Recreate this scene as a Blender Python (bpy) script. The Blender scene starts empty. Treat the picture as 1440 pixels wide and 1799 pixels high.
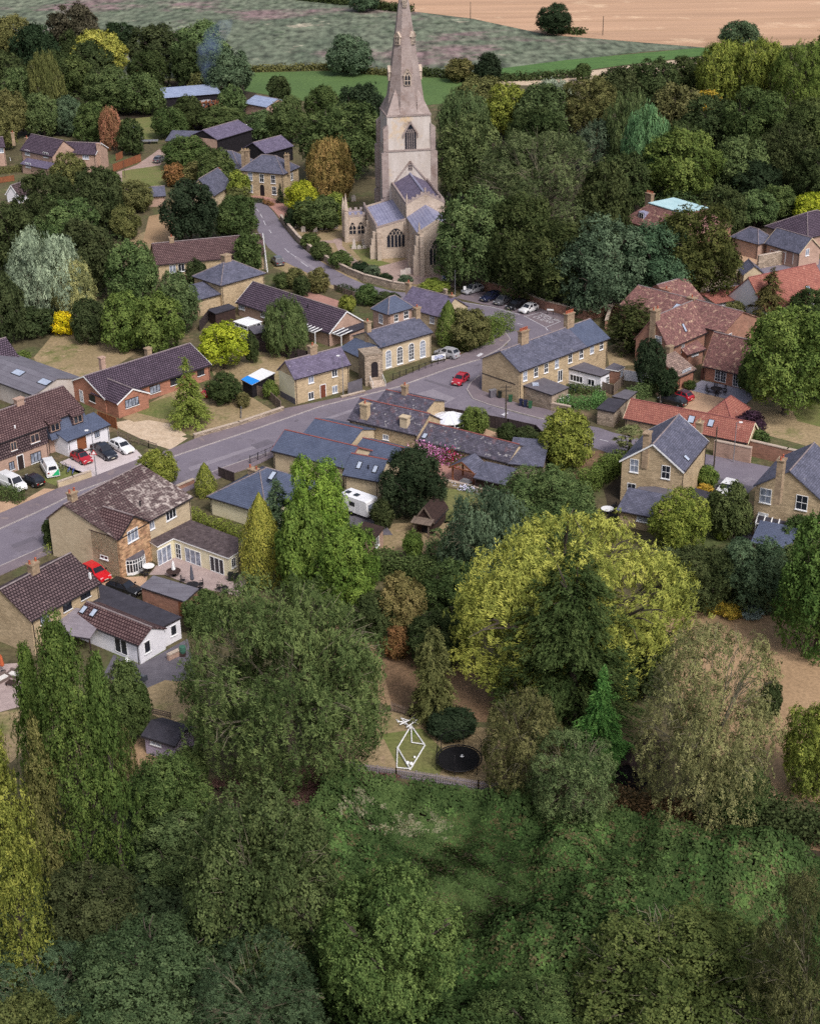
import bpy, math, random
import numpy as np
from mathutils import Vector, Matrix

# ------------------------------------------------------------------ camera, sky, sun, exposure
SC = bpy.context.scene
COL = SC.collection
FPX, PITCH, ROLL, CAMH = 2650.0, math.radians(25.95), .0142, 88.0
CR, SR, CP, SP = math.cos(ROLL), math.sin(ROLL), math.cos(PITCH), math.sin(PITCH)
cam_d = bpy.data.cameras.new('camera')
cam = bpy.data.objects.new('camera', cam_d)
COL.objects.link(cam)
_right = Vector((CR, 0, 0)) - SR * Vector((0, SP, CP))
_up = SR * Vector((1, 0, 0)) + CR * Vector((0, SP, CP))
_fw = Vector((0, CP, -SP))
_m = Matrix((_right, _up, -_fw)).transposed().to_4x4()
_m.translation = (0, 0, CAMH)
cam.matrix_world = _m
cam_d.sensor_fit = 'VERTICAL'
cam_d.sensor_height = 24
cam_d.lens = FPX / 1799 * 24
cam_d.clip_start = 1
cam_d.clip_end = 20000
SC.camera = cam

SUN_EL, SUN_AZ = math.radians(48), math.radians(150)      # azimuth clockwise from +y: the sun stands behind the camera, to the right
world = bpy.data.worlds.new('World')
SC.world = world
world.use_nodes = True
_nt = world.node_tree
_sky = _nt.nodes.new('ShaderNodeTexSky')
_sky.sky_type = 'NISHITA'
_sky.sun_disc = False
_sky.sun_elevation = SUN_EL
_sky.sun_rotation = SUN_AZ
_sky.dust_density = 4.0
_sky.air_density = .8
_bg = next(n for n in _nt.nodes if n.type == 'BACKGROUND')
_hs = _nt.nodes.new('ShaderNodeHueSaturation')      # high thin cloud: the sky's blue is mostly greyed out
_hs.inputs['Saturation'].default_value = .55
_nt.links.new(_sky.outputs[0], _hs.inputs['Color'])
_nt.links.new(_hs.outputs[0], _bg.inputs[0])
_bg.inputs[1].default_value = .12
sun_d = bpy.data.lights.new('sun', 'SUN')
sun_d.energy = 1.7
sun_d.angle = math.radians(12)
sun_d.color = (1, .955, .91)
sun = bpy.data.objects.new('sun', sun_d)
COL.objects.link(sun)
_sd = Vector((math.sin(SUN_AZ) * math.cos(SUN_EL), math.cos(SUN_AZ) * math.cos(SUN_EL), math.sin(SUN_EL)))
sun.rotation_euler = _sd.to_track_quat('Z', 'Y').to_euler()
SC.view_settings.view_transform = 'Standard'
SC.view_settings.look = 'None'
SC.view_settings.gamma = 1
SC.view_settings.use_curve_mapping = False
SC.view_settings.exposure = 0.43
SC.cycles.use_denoising = False
SC.cycles.max_bounces = 5
SC.cycles.diffuse_bounces = 3
SC.cycles.glossy_bounces = 2
SC.cycles.transmission_bounces = 3
SC.cycles.volume_bounces = 0

# ------------------------------------------------------------------ survey: from a picture position to the ground it shows
def ray(px, py):
	u = (px - 720) / FPX
	v = (py - 899.5) / FPX
	u, v = CR * u - SR * v, SR * u + CR * v
	return Vector((u, CP - v * SP, -SP - v * CP))
def P(px, py, z=0.0):
	d = ray(px, py)
	t = (z - CAMH) / d.z
	return Vector((d.x * t, d.y * t, z))
def proj(p):
	x, y, z = p[0], p[1], p[2] - CAMH
	fw = y * CP - z * SP
	up = y * SP + z * CP
	u, v = x / fw, -up / fw
	u, v = CR * u + SR * v, -SR * u + CR * v
	return 720 + FPX * u, 899.5 + FPX * v
def pscale(p):
	return FPX / (p[1] * CP - (p[2] - CAMH) * SP)
def zat(x, y, py):
	lo, hi = -5.0, 85.0
	for _ in range(50):
		m = (lo + hi) / 2
		if proj((x, y, m))[1] > py: lo = m
		else: hi = m
	return lo
def hsolve(e, g):
	b = P(*g)
	return zat(b.x, b.y, e[1])

# ------------------------------------------------------------------ object helpers
def link(o, parent=None):
	COL.objects.link(o)
	if parent is not None: o.parent = parent
	return o
def tag(o, label, cat, group=None, kind=None):
	o['label'] = label
	o['category'] = cat
	if group: o['group'] = group
	if kind: o['kind'] = kind
	return o
def empty(name, loc, rz=0.0):
	o = bpy.data.objects.new(name, None)
	o.empty_display_size = .5
	o.location = loc
	o.rotation_euler = (0, 0, rz)
	return link(o)
def copy_tree(o, parent=None):
	c = o.copy()
	COL.objects.link(c)
	if parent is not None: c.parent = parent
	for ch in list(o.children): copy_tree(ch, c)
	return c

class MB:
	def __init__(s):
		s.v, s.f, s.m, s.uvs = [], [], [], {}
	def face(s, pts, mi=0):
		n = len(s.v)
		s.v.extend(tuple(p) for p in pts)
		s.f.append(tuple(range(n, n + len(pts))))
		s.m.append(mi)
	def box(s, x0, y0, z0, x1, y1, z1, mi=0, mtop=None):
		a = [(x0, y0), (x1, y0), (x1, y1), (x0, y1)]
		s.prism(a, z0, z1, mi, mtop)
	def prism(s, poly, z0, z1, mi=0, mtop=None, bottom=True):
		if area2(poly) < 0: poly = list(reversed(poly))
		n = len(poly)
		for i in range(n):
			a, b = poly[i], poly[(i + 1) % n]
			s.face([(a[0], a[1], z0), (b[0], b[1], z0), (b[0], b[1], z1), (a[0], a[1], z1)], mi)
		s.face([(p[0], p[1], z1) for p in poly], mi if mtop is None else mtop)
		if bottom: s.face([(p[0], p[1], z0) for p in reversed(poly)], mi)
	def slab(s, pts, t, mi=0):
		"""polygon (counter-clockwise seen from its outside) given a thickness t inwards"""
		pts = [Vector(p) for p in pts]
		nn = (pts[1] - pts[0]).cross(pts[2] - pts[0]).normalized()
		low = [p - nn * t for p in pts]
		s.face(pts, mi)
		s.face(list(reversed(low)), mi)
		k = len(pts)
		for i in range(k):
			j = (i + 1) % k
			s.face([pts[i], low[i], low[j], pts[j]], mi)
	def tube(s, p0, p1, r0, r1=None, n=6, mi=0, cap=True):
		p0, p1 = Vector(p0), Vector(p1)
		r1 = r0 if r1 is None else r1
		d = (p1 - p0)
		if d.length < 1e-6: return
		d.normalize()
		a = d.orthogonal().normalized()
		b = d.cross(a)
		base = len(s.v)
		for i in range(n):
			t = 2 * math.pi * i / n
			o = a * math.cos(t) + b * math.sin(t)
			s.v.append(tuple(p0 + o * r0))
			s.v.append(tuple(p1 + o * r1))
		for i in range(n):
			j = (i + 1) % n
			s.f.append((base + 2 * i, base + 2 * j, base + 2 * j + 1, base + 2 * i + 1)); s.m.append(mi)
		if cap:
			s.f.append(tuple(base + 2 * i + 1 for i in range(n))); s.m.append(mi)
			s.f.append(tuple(base + 2 * i for i in reversed(range(n)))); s.m.append(mi)
	def path(s, pts, r, n=5, mi=0):
		for a, b in zip(pts, pts[1:]): s.tube(a, b, r, r, n, mi)
	def bar(s, p0, p1, w, h, mi=0):
		"""bar of rectangular section between two points, w wide, h high"""
		p0, p1 = Vector(p0), Vector(p1)
		d = (p1 - p0)
		side = Vector((-d.y, d.x, 0))
		side = side.normalized() if side.length > 1e-6 else Vector((1, 0, 0))
		up = d.cross(side).normalized() * -1
		if up.z < 0: up = -up
		q = []
		for p in (p0, p1):
			q.append([p - side * w / 2 - up * h / 2, p + side * w / 2 - up * h / 2, p + side * w / 2 + up * h / 2, p - side * w / 2 + up * h / 2])
		for i in range(4):
			j = (i + 1) % 4
			s.face([q[0][j], q[0][i], q[1][i], q[1][j]], mi)
		s.face(q[0], mi); s.face(list(reversed(q[1])), mi)
	def lathe(s, prof, c=(0, 0, 0), n=12, mi=0):
		base = len(s.v)
		for r, z in prof:
			for i in range(n):
				t = 2 * math.pi * i / n
				s.v.append((c[0] + r * math.cos(t), c[1] + r * math.sin(t), c[2] + z))
		for k in range(len(prof) - 1):
			for i in range(n):
				j = (i + 1) % n
				s.f.append((base + k * n + i, base + k * n + j, base + (k + 1) * n + j, base + (k + 1) * n + i)); s.m.append(mi)
		s.f.append(tuple(base + (len(prof) - 1) * n + i for i in range(n))); s.m.append(mi)
		s.f.append(tuple(base + i for i in reversed(range(n)))); s.m.append(mi)
	def mesh(s, name, mats):
		me = bpy.data.meshes.new(name)
		me.from_pydata(s.v, [], s.f)
		for m in (mats if isinstance(mats, (list, tuple)) else [mats]): me.materials.append(m)
		me.polygons.foreach_set('material_index', s.m)
		uv = me.uv_layers.new(name='uv')
		co = np.array(s.v)
		out = np.zeros((len(me.loops), 2), dtype=np.float32)
		for p in me.polygons:
			n = p.normal
			if abs(n.z) > .995: ua, va = (1, 0, 0), (0, 1, 0)
			else:
				u = Vector((-n.y, n.x, 0)).normalized()
				w = n.cross(u)
				ua, va = u, w
			idx = np.array(p.vertices)
			pc = co[idx]
			out[p.loop_start:p.loop_start + len(idx), 0] = pc @ np.array(ua)
			out[p.loop_start:p.loop_start + len(idx), 1] = pc @ np.array(va)
		uv.data.foreach_set('uv', out.ravel())
		me.update()
		return me
	def build(s, name, mats, parent=None, smooth=False):
		me = s.mesh(name, mats)
		if smooth: me.polygons.foreach_set('use_smooth', [True] * len(me.polygons))
		return link(bpy.data.objects.new(name, me), parent)

def area2(p):
	return sum(p[i][0] * p[(i + 1) % len(p)][1] - p[(i + 1) % len(p)][0] * p[i][1] for i in range(len(p)))
def inst(name, me, parent=None, loc=(0, 0, 0), rz=0.0):
	o = bpy.data.objects.new(name, me)
	o.location = loc
	o.rotation_euler = (0, 0, rz)
	return link(o, parent)

# ------------------------------------------------------------------ materials
def C(*rgb):
	"""sRGB 0-255 to linear"""
	return tuple(((c / 255 / 12.92) if c / 255 <= .04045 else ((c / 255 + .055) / 1.055) ** 2.4) for c in rgb) + (1.0,)
def mul(c, k): return tuple(min(1, x * k) for x in c[:3]) + (1.0,)

def M(name, c1, c2=None, scale=1.0, rough=.9, coord='UV', brick=None, spots=(), stretch=None, bump=.0, spec=.25, metal=0.0, contrast=1.0, fine=None):
	"""noise-mottled surface; brick=(w,h,mortar colour,mortar size); spots=[(colour,scale,threshold,softness)]; fine=(scale,strength)"""
	m = bpy.data.materials.new(name)
	m.use_nodes = True
	t = m.node_tree
	N, Lk = t.nodes, t.links
	bs = next(n for n in N if n.type == 'BSDF_PRINCIPLED')
	tc = N.new('ShaderNodeTexCoord')
	vec = tc.outputs['UV' if coord == 'UV' else 'Object']
	base = vec
	if stretch:
		mp = N.new('ShaderNodeMapping')
		mp.inputs['Scale'].default_value = stretch[:3]
		if len(stretch) > 3: mp.inputs['Rotation'].default_value = (0, 0, stretch[3])
		Lk.new(vec, mp.inputs[0])
		vec = mp.outputs[0]
	c2 = c2 or mul(c1, .7)
	nz = N.new('ShaderNodeTexNoise')
	nz.inputs['Scale'].default_value = scale
	nz.inputs['Detail'].default_value = 6
	nz.inputs['Roughness'].default_value = .65
	Lk.new(vec, nz.inputs['Vector'])
	rp = N.new('ShaderNodeMapRange')
	rp.inputs['From Min'].default_value = .5 - .22 / contrast
	rp.inputs['From Max'].default_value = .5 + .22 / contrast
	Lk.new(nz.outputs['Fac'], rp.inputs[0])
	mx = N.new('ShaderNodeMix'); mx.data_type = 'RGBA'
	mx.inputs[6].default_value = c1
	mx.inputs[7].default_value = c2
	Lk.new(rp.outputs[0], mx.inputs[0])
	cur = mx.outputs[2]
	bfac = None
	if brick:
		w, h, mc, ms = brick[:4]
		var = brick[4] if len(brick) > 4 else .35
		bt = N.new('ShaderNodeTexBrick')
		bt.inputs['Scale'].default_value = 1.0
		bt.inputs['Brick Width'].default_value = w
		bt.inputs['Row Height'].default_value = h
		bt.inputs['Mortar Size'].default_value = ms
		bt.inputs['Mortar Smooth'].default_value = .3
		bt.inputs['Color1'].default_value = (1 - var, 1 - var, 1 - var, 1)
		bt.inputs['Color2'].default_value = (1 + var, 1 + var, 1 + var, 1)
		bt.inputs['Mortar'].default_value = (1, 1, 1, 1)
		Lk.new(base, bt.inputs['Vector'])
		ml = N.new('ShaderNodeMix'); ml.data_type = 'RGBA'; ml.blend_type = 'MULTIPLY'
		ml.inputs[0].default_value = 1
		Lk.new(cur, ml.inputs[6]); Lk.new(bt.outputs['Color'], ml.inputs[7])
		mm = N.new('ShaderNodeMix'); mm.data_type = 'RGBA'
		mm.inputs[7].default_value = mc
		Lk.new(bt.outputs['Fac'], mm.inputs[0]); Lk.new(ml.outputs[2], mm.inputs[6])
		cur = mm.outputs[2]
		bfac = bt.outputs['Fac']
	for sc_, (sc, ssc, th, soft) in enumerate(spots):
		sn = N.new('ShaderNodeTexNoise')
		sn.inputs['Scale'].default_value = ssc
		sn.inputs['Detail'].default_value = 7
		sn.inputs['Roughness'].default_value = .7
		of = N.new('ShaderNodeVectorMath'); of.operation = 'ADD'
		of.inputs[1].default_value = (13.7 * (sc_ + 1), 5.1, 3.3)
		Lk.new(base, of.inputs[0]); Lk.new(of.outputs[0], sn.inputs['Vector'])
		sr = N.new('ShaderNodeMapRange')
		sr.inputs['From Min'].default_value = th
		sr.inputs['From Max'].default_value = th + soft
		Lk.new(sn.outputs['Fac'], sr.inputs[0])
		sm = N.new('ShaderNodeMix'); sm.data_type = 'RGBA'
		sm.inputs[7].default_value = sc
		Lk.new(sr.outputs[0], sm.inputs[0]); Lk.new(cur, sm.inputs[6])
		cur = sm.outputs[2]
	if fine:
		fn = N.new('ShaderNodeTexNoise')
		fn.inputs['Scale'].default_value = fine[0]
		fn.inputs['Detail'].default_value = 4
		Lk.new(vec, fn.inputs['Vector'])
		fr = N.new('ShaderNodeMapRange')
		fr.inputs['From Min'].default_value = .3
		fr.inputs['From Max'].default_value = .7
		fr.inputs['To Min'].default_value = 1 - fine[1]
		fr.inputs['To Max'].default_value = 1 + fine[1]
		Lk.new(fn.outputs['Fac'], fr.inputs[0])
		fm = N.new('ShaderNodeMix'); fm.data_type = 'RGBA'; fm.blend_type = 'MULTIPLY'
		fm.inputs[0].default_value = 1
		Lk.new(cur, fm.inputs[6]); Lk.new(fr.outputs[0], fm.inputs[7])
		cur = fm.outputs[2]
	Lk.new(cur, bs.inputs['Base Color'])
	bs.inputs['Roughness'].default_value = rough
	bs.inputs['Metallic'].default_value = metal
	bs.inputs['Specular IOR Level'].default_value = spec
	if bump:
		bp = N.new('ShaderNodeBump')
		bp.inputs['Strength'].default_value = bump
		bp.inputs['Distance'].default_value = .06 if bfac is not None else .3
		if bfac is not None:
			iv = N.new('ShaderNodeMath'); iv.operation = 'SUBTRACT'
			iv.inputs[0].default_value = 1
			Lk.new(bfac, iv.inputs[1]); Lk.new(iv.outputs[0], bp.inputs['Height'])
		else: Lk.new(nz.outputs['Fac'], bp.inputs['Height'])
		Lk.new(bp.outputs[0], bs.inputs['Normal'])
	return m

def paint_mat(name, rough=.28, coat=.5, spec=.5):
	"""paint whose colour is the object's own colour, faintly mottled"""
	m = bpy.data.materials.new(name)
	m.use_nodes = True
	t = m.node_tree
	bs = next(n for n in t.nodes if n.type == 'BSDF_PRINCIPLED')
	oi = t.nodes.new('ShaderNodeObjectInfo')
	tc = t.nodes.new('ShaderNodeTexCoord')
	nz = t.nodes.new('ShaderNodeTexNoise'); nz.inputs['Scale'].default_value = 3
	t.links.new(tc.outputs['Object'], nz.inputs['Vector'])
	mr = t.nodes.new('ShaderNodeMapRange'); mr.inputs['To Min'].default_value = .82; mr.inputs['To Max'].default_value = 1.12
	t.links.new(nz.outputs['Fac'], mr.inputs[0])
	mx = t.nodes.new('ShaderNodeMix'); mx.data_type = 'RGBA'; mx.blend_type = 'MULTIPLY'; mx.inputs[0].default_value = 1
	t.links.new(oi.outputs['Color'], mx.inputs[6]); t.links.new(mr.outputs[0], mx.inputs[7])
	t.links.new(mx.outputs[2], bs.inputs['Base Color'])
	bs.inputs['Roughness'].default_value = rough
	bs.inputs['Coat Weight'].default_value = coat
	bs.inputs['Coat Roughness'].default_value = .08
	bs.inputs['Specular IOR Level'].default_value = spec
	return m

def leaf_mat():
	"""leaves: the tree's own colour, every leaf a little different, some light passing through"""
	m = bpy.data.materials.new('leaf')
	m.use_nodes = True
	t = m.node_tree
	N, Lk = t.nodes, t.links
	for n in list(N):
		if n.type == 'BSDF_PRINCIPLED': N.remove(n)
	out = next(n for n in N if n.type == 'OUTPUT_MATERIAL')
	oi = N.new('ShaderNodeObjectInfo')
	at = N.new('ShaderNodeAttribute'); at.attribute_name = 'tone'
	hs = N.new('ShaderNodeHueSaturation')
	r1 = N.new('ShaderNodeMapRange'); r1.inputs['To Min'].default_value = .518; r1.inputs['To Max'].default_value = .482
	r2 = N.new('ShaderNodeMapRange'); r2.inputs['To Min'].default_value = .5; r2.inputs['To Max'].default_value = 1.75
	Lk.new(at.outputs['Fac'], r1.inputs[0]); Lk.new(at.outputs['Fac'], r2.inputs[0])
	Lk.new(r1.outputs[0], hs.inputs['Hue']); Lk.new(r2.outputs[0], hs.inputs['Value'])
	Lk.new(oi.outputs['Color'], hs.inputs['Color'])
	df = N.new('ShaderNodeBsdfDiffuse'); tr = N.new('ShaderNodeBsdfTranslucent')
	ms = N.new('ShaderNodeMixShader'); ms.inputs[0].default_value = .14
	Lk.new(hs.outputs[0], df.inputs[0]); Lk.new(hs.outputs[0], tr.inputs[0])
	Lk.new(df.outputs[0], ms.inputs[1]); Lk.new(tr.outputs[0], ms.inputs[2])
	Lk.new(ms.outputs[0], out.inputs['Surface'])
	return m

LEAF = leaf_mat()
PAINT = paint_mat('paint')
DULL = paint_mat('dull_paint', .75, 0, .25)
m_bark = M('bark', C(92, 84, 76), C(58, 50, 44), 3, coord='OBJ')
m_pale = M('pale_bark', C(134, 128, 108), C(96, 90, 74), 3, coord='OBJ')
m_ybrick = M('yellow_brick', C(196, 175, 145), C(162, 142, 115), .5, brick=(.45, .15, C(168, 148, 118), .012, .2), bump=.2, spots=[(C(120, 104, 86), .6, .58, .2)], fine=(9, .12))
m_cbrick = M('cream_brick', C(202, 184, 158), C(176, 157, 132), .5, brick=(.45, .15, C(190, 175, 146), .012, .12), spots=[(C(150, 134, 110), .5, .6, .2)], fine=(9, .1))
m_tbrick = M('tan_brick', C(182, 152, 138), C(152, 124, 112), .5, brick=(.45, .15, C(185, 160, 140), .012, .15), fine=(9, .1))
m_rbrick = M('red_brick', C(174, 122, 102), C(146, 100, 84), .6, brick=(.45, .15, C(170, 125, 105), .012, .2), fine=(9, .12))
m_obrick = M('old_red_brick', C(164, 122, 104), C(130, 92, 80), .6, brick=(.45, .15, C(150, 120, 105), .012, .2), spots=[(C(120, 104, 92), .7, .55, .2)], fine=(9, .12))
m_mixbrick = M('mixed_brick', C(200, 164, 128), C(150, 112, 90), 1.2, brick=(.5, .2, C(170, 140, 110), .014, .45), contrast=1.5)
m_stone = M('rubble_stone', C(178, 162, 146), C(136, 120, 106), 1.0, brick=(.55, .28, C(120, 106, 90), .03, .3), bump=.4, fine=(6, .18))
m_clunch = M('church_stone', C(198, 182, 168), C(164, 148, 136), .35, brick=(.7, .35, C(160, 142, 120), .012, .1), spots=[(C(128, 108, 92), .35, .56, .16)], fine=(4, .12))
m_spire = M('spire_stone', C(168, 154, 150), C(136, 122, 120), .3, brick=(.6, .3, C(140, 122, 110), .012, .08), spots=[(C(118, 98, 90), .4, .52, .2), (C(196, 190, 190), .25, .6, .2)], fine=(4, .1))
m_render = M('pale_render', C(200, 192, 188), C(172, 160, 152), .25, coord='UV', stretch=(1.6, .5, 1), spots=[(C(200, 172, 134), .18, .54, .14), (C(140, 124, 112), .4, .58, .14)], fine=(3, .07))
m_white = M('white_render', C(232, 230, 236), C(212, 210, 218), .6, spots=[(C(190, 186, 186), .8, .62, .2)])
m_creamr = M('cream_render', C(226, 218, 190), C(206, 196, 166), .6)
m_wpaint = M('white_paint', C(238, 238, 240), C(220, 220, 222), 2, rough=.5)
m_lead = M('lead_roof', C(150, 150, 176), C(118, 118, 146), .4, rough=.55, brick=(30, .62, C(178, 178, 200), .03, .05), spots=[(C(196, 198, 216), .5, .6, .14)], spec=.4)
m_slate = M('slate', C(104, 104, 122), C(76, 78, 94), .5, rough=.65, brick=(.5, .28, C(58, 58, 70), .022, .22), bump=.3, spots=[(C(150, 148, 152), 1.1, .62, .12)])
m_bslate = M('blue_slate', C(90, 98, 120), C(74, 82, 104), .4, rough=.65, brick=(.5, .28, C(62, 66, 82), .02, .1), bump=.3)
m_wslate = M('weathered_slate', C(98, 94, 108), C(70, 66, 78), .7, rough=.75, brick=(.5, .28, C(48, 46, 56), .025, .3), bump=.3, spots=[(C(158, 154, 156), 1.3, .6, .05), (C(118, 84, 84), .5, .58, .15)])
m_pslate = M('purple_slate', C(112, 104, 126), C(90, 82, 104), .6, rough=.75, brick=(.5, .28, C(66, 60, 76), .02, .22), bump=.3, spots=[(C(170, 166, 172), 2.0, .66, .04)])
m_btile = M('brown_tile', C(114, 96, 98), C(86, 71, 74), .5, rough=.8, brick=(.4, .4, C(40, 28, 33), .075, .22), bump=.6, spots=[(C(150, 128, 126), 2.2, .62, .08)])
m_ptile = M('purple_tile', C(106, 91, 106), C(82, 68, 82), .5, rough=.8, brick=(.4, .42, C(38, 30, 40), .08, .2), bump=.6, spots=[(C(146, 134, 146), 2.5, .64, .08)])
m_mtile = M('mossy_tile', C(108, 88, 88), C(82, 64, 66), .5, rough=.85, brick=(.4, .4, C(56, 44, 46), .06, .2), bump=.6, spots=[(C(160, 148, 142), 1.6, .55, .1)])
m_rtile = M('red_tile', C(118, 95, 94), C(92, 72, 73), .5, rough=.8, brick=(.4, .4, C(52, 32, 36), .075, .22), bump=.6, spots=[(C(150, 118, 112), 2.2, .64, .08)])
m_otile = M('old_clay_tile', C(150, 110, 104), C(112, 78, 78), .8, rough=.9, brick=(.3, .22, C(80, 56, 56), .03, .3), bump=.5, spots=[(C(182, 154, 132), 1.2, .55, .1), (C(96, 74, 72), .6, .6, .1)])
m_pan = M('red_pantile', C(166, 114, 98), C(138, 92, 82), .6, rough=.85, brick=(.28, .34, C(130, 68, 64), .04, .15), bump=.6, spots=[(C(190, 150, 136), 1.0, .62, .1)])
m_stile = M('stone_tile', C(160, 138, 126), C(116, 96, 92), 1.0, rough=.9, brick=(.5, .4, C(84, 68, 66), .03, .3), bump=.5)
m_felt = M('grey_felt', C(108, 104, 112), C(86, 82, 90), .8, spots=[(C(130, 124, 128), 1.5, .6, .15)])
m_dfelt = M('dark_felt', C(70, 68, 78), C(52, 50, 58), .8, spots=[(C(104, 100, 104), 1.5, .6, .15)])
m_mossfelt = M('mossy_felt', C(98, 86, 88), C(66, 56, 58), 1.3, contrast=1.6, spots=[(C(136, 122, 116), 2.0, .6, .12)], fine=(6, .3))
m_metal = M('pale_metal_sheet', C(176, 188, 216), C(146, 158, 188), .5, rough=.4, brick=(30, .9, C(120, 130, 156), .04, .06), metal=.3)
m_asb = M('grey_sheet', C(122, 120, 130), C(100, 96, 106), .4, brick=(30, 1.1, C(78, 74, 84), .03, .05))
m_copper = M('green_copper', C(186, 214, 220), C(160, 194, 202), .5, rough=.6, brick=(30, .7, C(190, 220, 220), .03, .05))
m_black = M('black_boards', C(40, 36, 42), C(26, 23, 28), 1, brick=(30, .2, C(16, 14, 18), .02, .1))
m_dwood = M('dark_wood', C(76, 58, 54), C(52, 40, 38), 1.5, brick=(30, .14, C(34, 26, 26), .015, .15))
m_wood = M('brown_wood', C(150, 96, 66), C(120, 74, 52), 1.5, brick=(.14, 30, C(84, 54, 40), .012, .15))
m_fence = M('weathered_fence', C(138, 122, 110), C(104, 90, 82), 1.5, brick=(.14, 30, C(64, 54, 50), .015, .2))
m_dfence = M('dark_fence', C(78, 66, 66), C(56, 48, 50), 1.5, brick=(.14, 30, C(36, 30, 32), .015, .15))
m_greyw = M('grey_boards', C(150, 142, 150), C(124, 116, 124), 1, brick=(30, .16, C(96, 90, 98), .012, .1))
m_mauve = M('mauve_boards', C(176, 164, 182), C(152, 140, 160), 1, brick=(30, .14, C(130, 120, 138), .01, .08))
m_glass = M('window_glass', C(46, 50, 60), C(24, 26, 34), .7, rough=.08, coord='OBJ', spec=.6)
m_cglass = M('curtained_glass', C(170, 178, 196), C(70, 76, 92), 1.4, rough=.1, coord='OBJ', spec=.6, contrast=1.4)
m_rooflight = M('rooflight_glass', C(186, 196, 214), C(150, 160, 182), .6, rough=.1, coord='OBJ', spec=.6)
m_dark = M('dark_metal', C(44, 42, 46), C(30, 28, 32), 2, rough=.5, coord='OBJ')
m_gutter = M('gutter', C(56, 52, 56), C(42, 38, 42), 2, rough=.5, coord='OBJ')
m_pot = M('terracotta', C(184, 104, 80), C(150, 82, 64), 3, coord='OBJ')
m_cpot = M('buff_pot', C(196, 172, 136), C(164, 140, 108), 3, coord='OBJ')
m_lichen = M('lichened_stack', C(172, 150, 124), C(126, 106, 90), .8, brick=(.45, .15, C(150, 130, 110), .014, .25), spots=[(C(196, 182, 150), 1.2, .58, .1)])
m_ridge = M('ridge_tile', C(150, 138, 138), C(112, 100, 104), 2, coord='OBJ')
m_rridge = M('red_ridge_tile', C(150, 92, 88), C(120, 72, 70), 2, coord='OBJ')
m_steel = M('galvanised', C(150, 150, 156), C(122, 122, 128), 2, rough=.45, coord='OBJ', metal=.3)
m_tyre = M('tyre', C(30, 29, 31), C(22, 21, 23), 4, coord='OBJ')
m_rim = M('alloy', C(150, 150, 156), C(110, 110, 116), 6, rough=.35, coord='OBJ', metal=.5)
m_lamp = M('headlamp', C(225, 228, 235), C(190, 194, 204), 6, rough=.1, coord='OBJ')
m_tail = M('tail_lamp', C(150, 24, 26), C(110, 16, 18), 6, rough=.15, coord='OBJ')
m_plate = M('plate', C(214, 208, 190), C(196, 190, 172), 6, coord='OBJ')
m_net = M('netting', C(26, 25, 28), C(18, 17, 20), 5, coord='OBJ')
# ------------------------------------------------------------------ ground, fields, roads
m_ground = M('rough_ground', C(104, 96, 70), C(74, 68, 50), .12, coord='OBJ', spots=[(C(82, 92, 54), .09, .5, .15), (C(134, 112, 90), .2, .58, .12)], fine=(1.6, .3))
m_dry = M('dry_lawn', C(162, 142, 112), C(134, 118, 88), .12, coord='OBJ', spots=[(C(106, 108, 64), .16, .54, .12), (C(172, 146, 124), .5, .6, .1)], fine=(2.2, .25))
m_tan = M('parched_lawn', C(168, 140, 110), C(146, 120, 92), .1, coord='OBJ', spots=[(C(128, 112, 82), .12, .56, .14)], fine=(2.5, .2))
m_lawn = M('green_lawn', C(100, 112, 58), C(122, 114, 78), .15, coord='OBJ', spots=[(C(84, 104, 46), .3, .55, .12)], fine=(2.5, .25))
m_vgreen = M('bright_meadow', C(88, 112, 62), C(76, 100, 56), .05, coord='OBJ', fine=(.9, .2))
m_crop = M('beet_crop', C(88, 118, 62), C(66, 98, 52), .2, coord='OBJ', stretch=(.3, 1.5, 1), fine=(1.2, .3))
m_pasture = M('tussocky_pasture', C(112, 118, 100), C(82, 92, 76), .05, coord='OBJ', stretch=(1, .35, 1), contrast=1.3, spots=[(C(126, 106, 106), .014, .53, .1), (C(158, 150, 132), .05, .62, .06), (C(62, 76, 54), .09, .58, .08)], fine=(.34, .6))
m_stubble = M('stubble', C(196, 160, 132), C(170, 136, 110), .02, coord='OBJ', stretch=(.12, .9, 1, .18), spots=[(C(212, 182, 152), .03, .58, .1), (C(162, 126, 98), .025, .62, .06)], brick=(900, 26, C(176, 142, 112), .9, .05), fine=(.12, .14))
m_road = M('asphalt', C(126, 119, 130), C(112, 105, 117), .25, coord='OBJ', spots=[(C(112, 105, 115), .11, .55, .06), (C(138, 131, 141), .3, .58, .14), (C(96, 90, 99), .9, .69, .06)], fine=(5, .14))
m_pave = M('pavement_asphalt', C(128, 116, 122), C(110, 100, 108), .35, coord='OBJ', spots=[(C(144, 128, 124), .4, .6, .1)], fine=(5, .1))
m_kerb = M('kerb_stone', C(176, 168, 166), C(150, 142, 142), 1, coord='OBJ')
m_line = M('road_paint', C(214, 212, 218), C(180, 176, 184), 1.5, coord='OBJ')
m_gravel = M('gravel_drive', C(196, 164, 136), C(166, 136, 112), .4, coord='OBJ', fine=(6, .22))
m_conc = M('concrete_drive', C(206, 194, 196), C(184, 172, 172), .4, coord='OBJ', fine=(4, .07))
m_track = M('dirt_track', C(176, 154, 146), C(146, 124, 116), .3, coord='OBJ', spots=[(C(112, 112, 76), .25, .6, .12)], fine=(3, .15))
m_brickp = M('brick_paving', C(178, 136, 124), C(150, 112, 104), .6, coord='OBJ', fine=(7, .18))
m_slabs = M('stone_paving', C(156, 154, 168), C(134, 132, 146), .8, coord='OBJ', fine=(4, .15))
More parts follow.
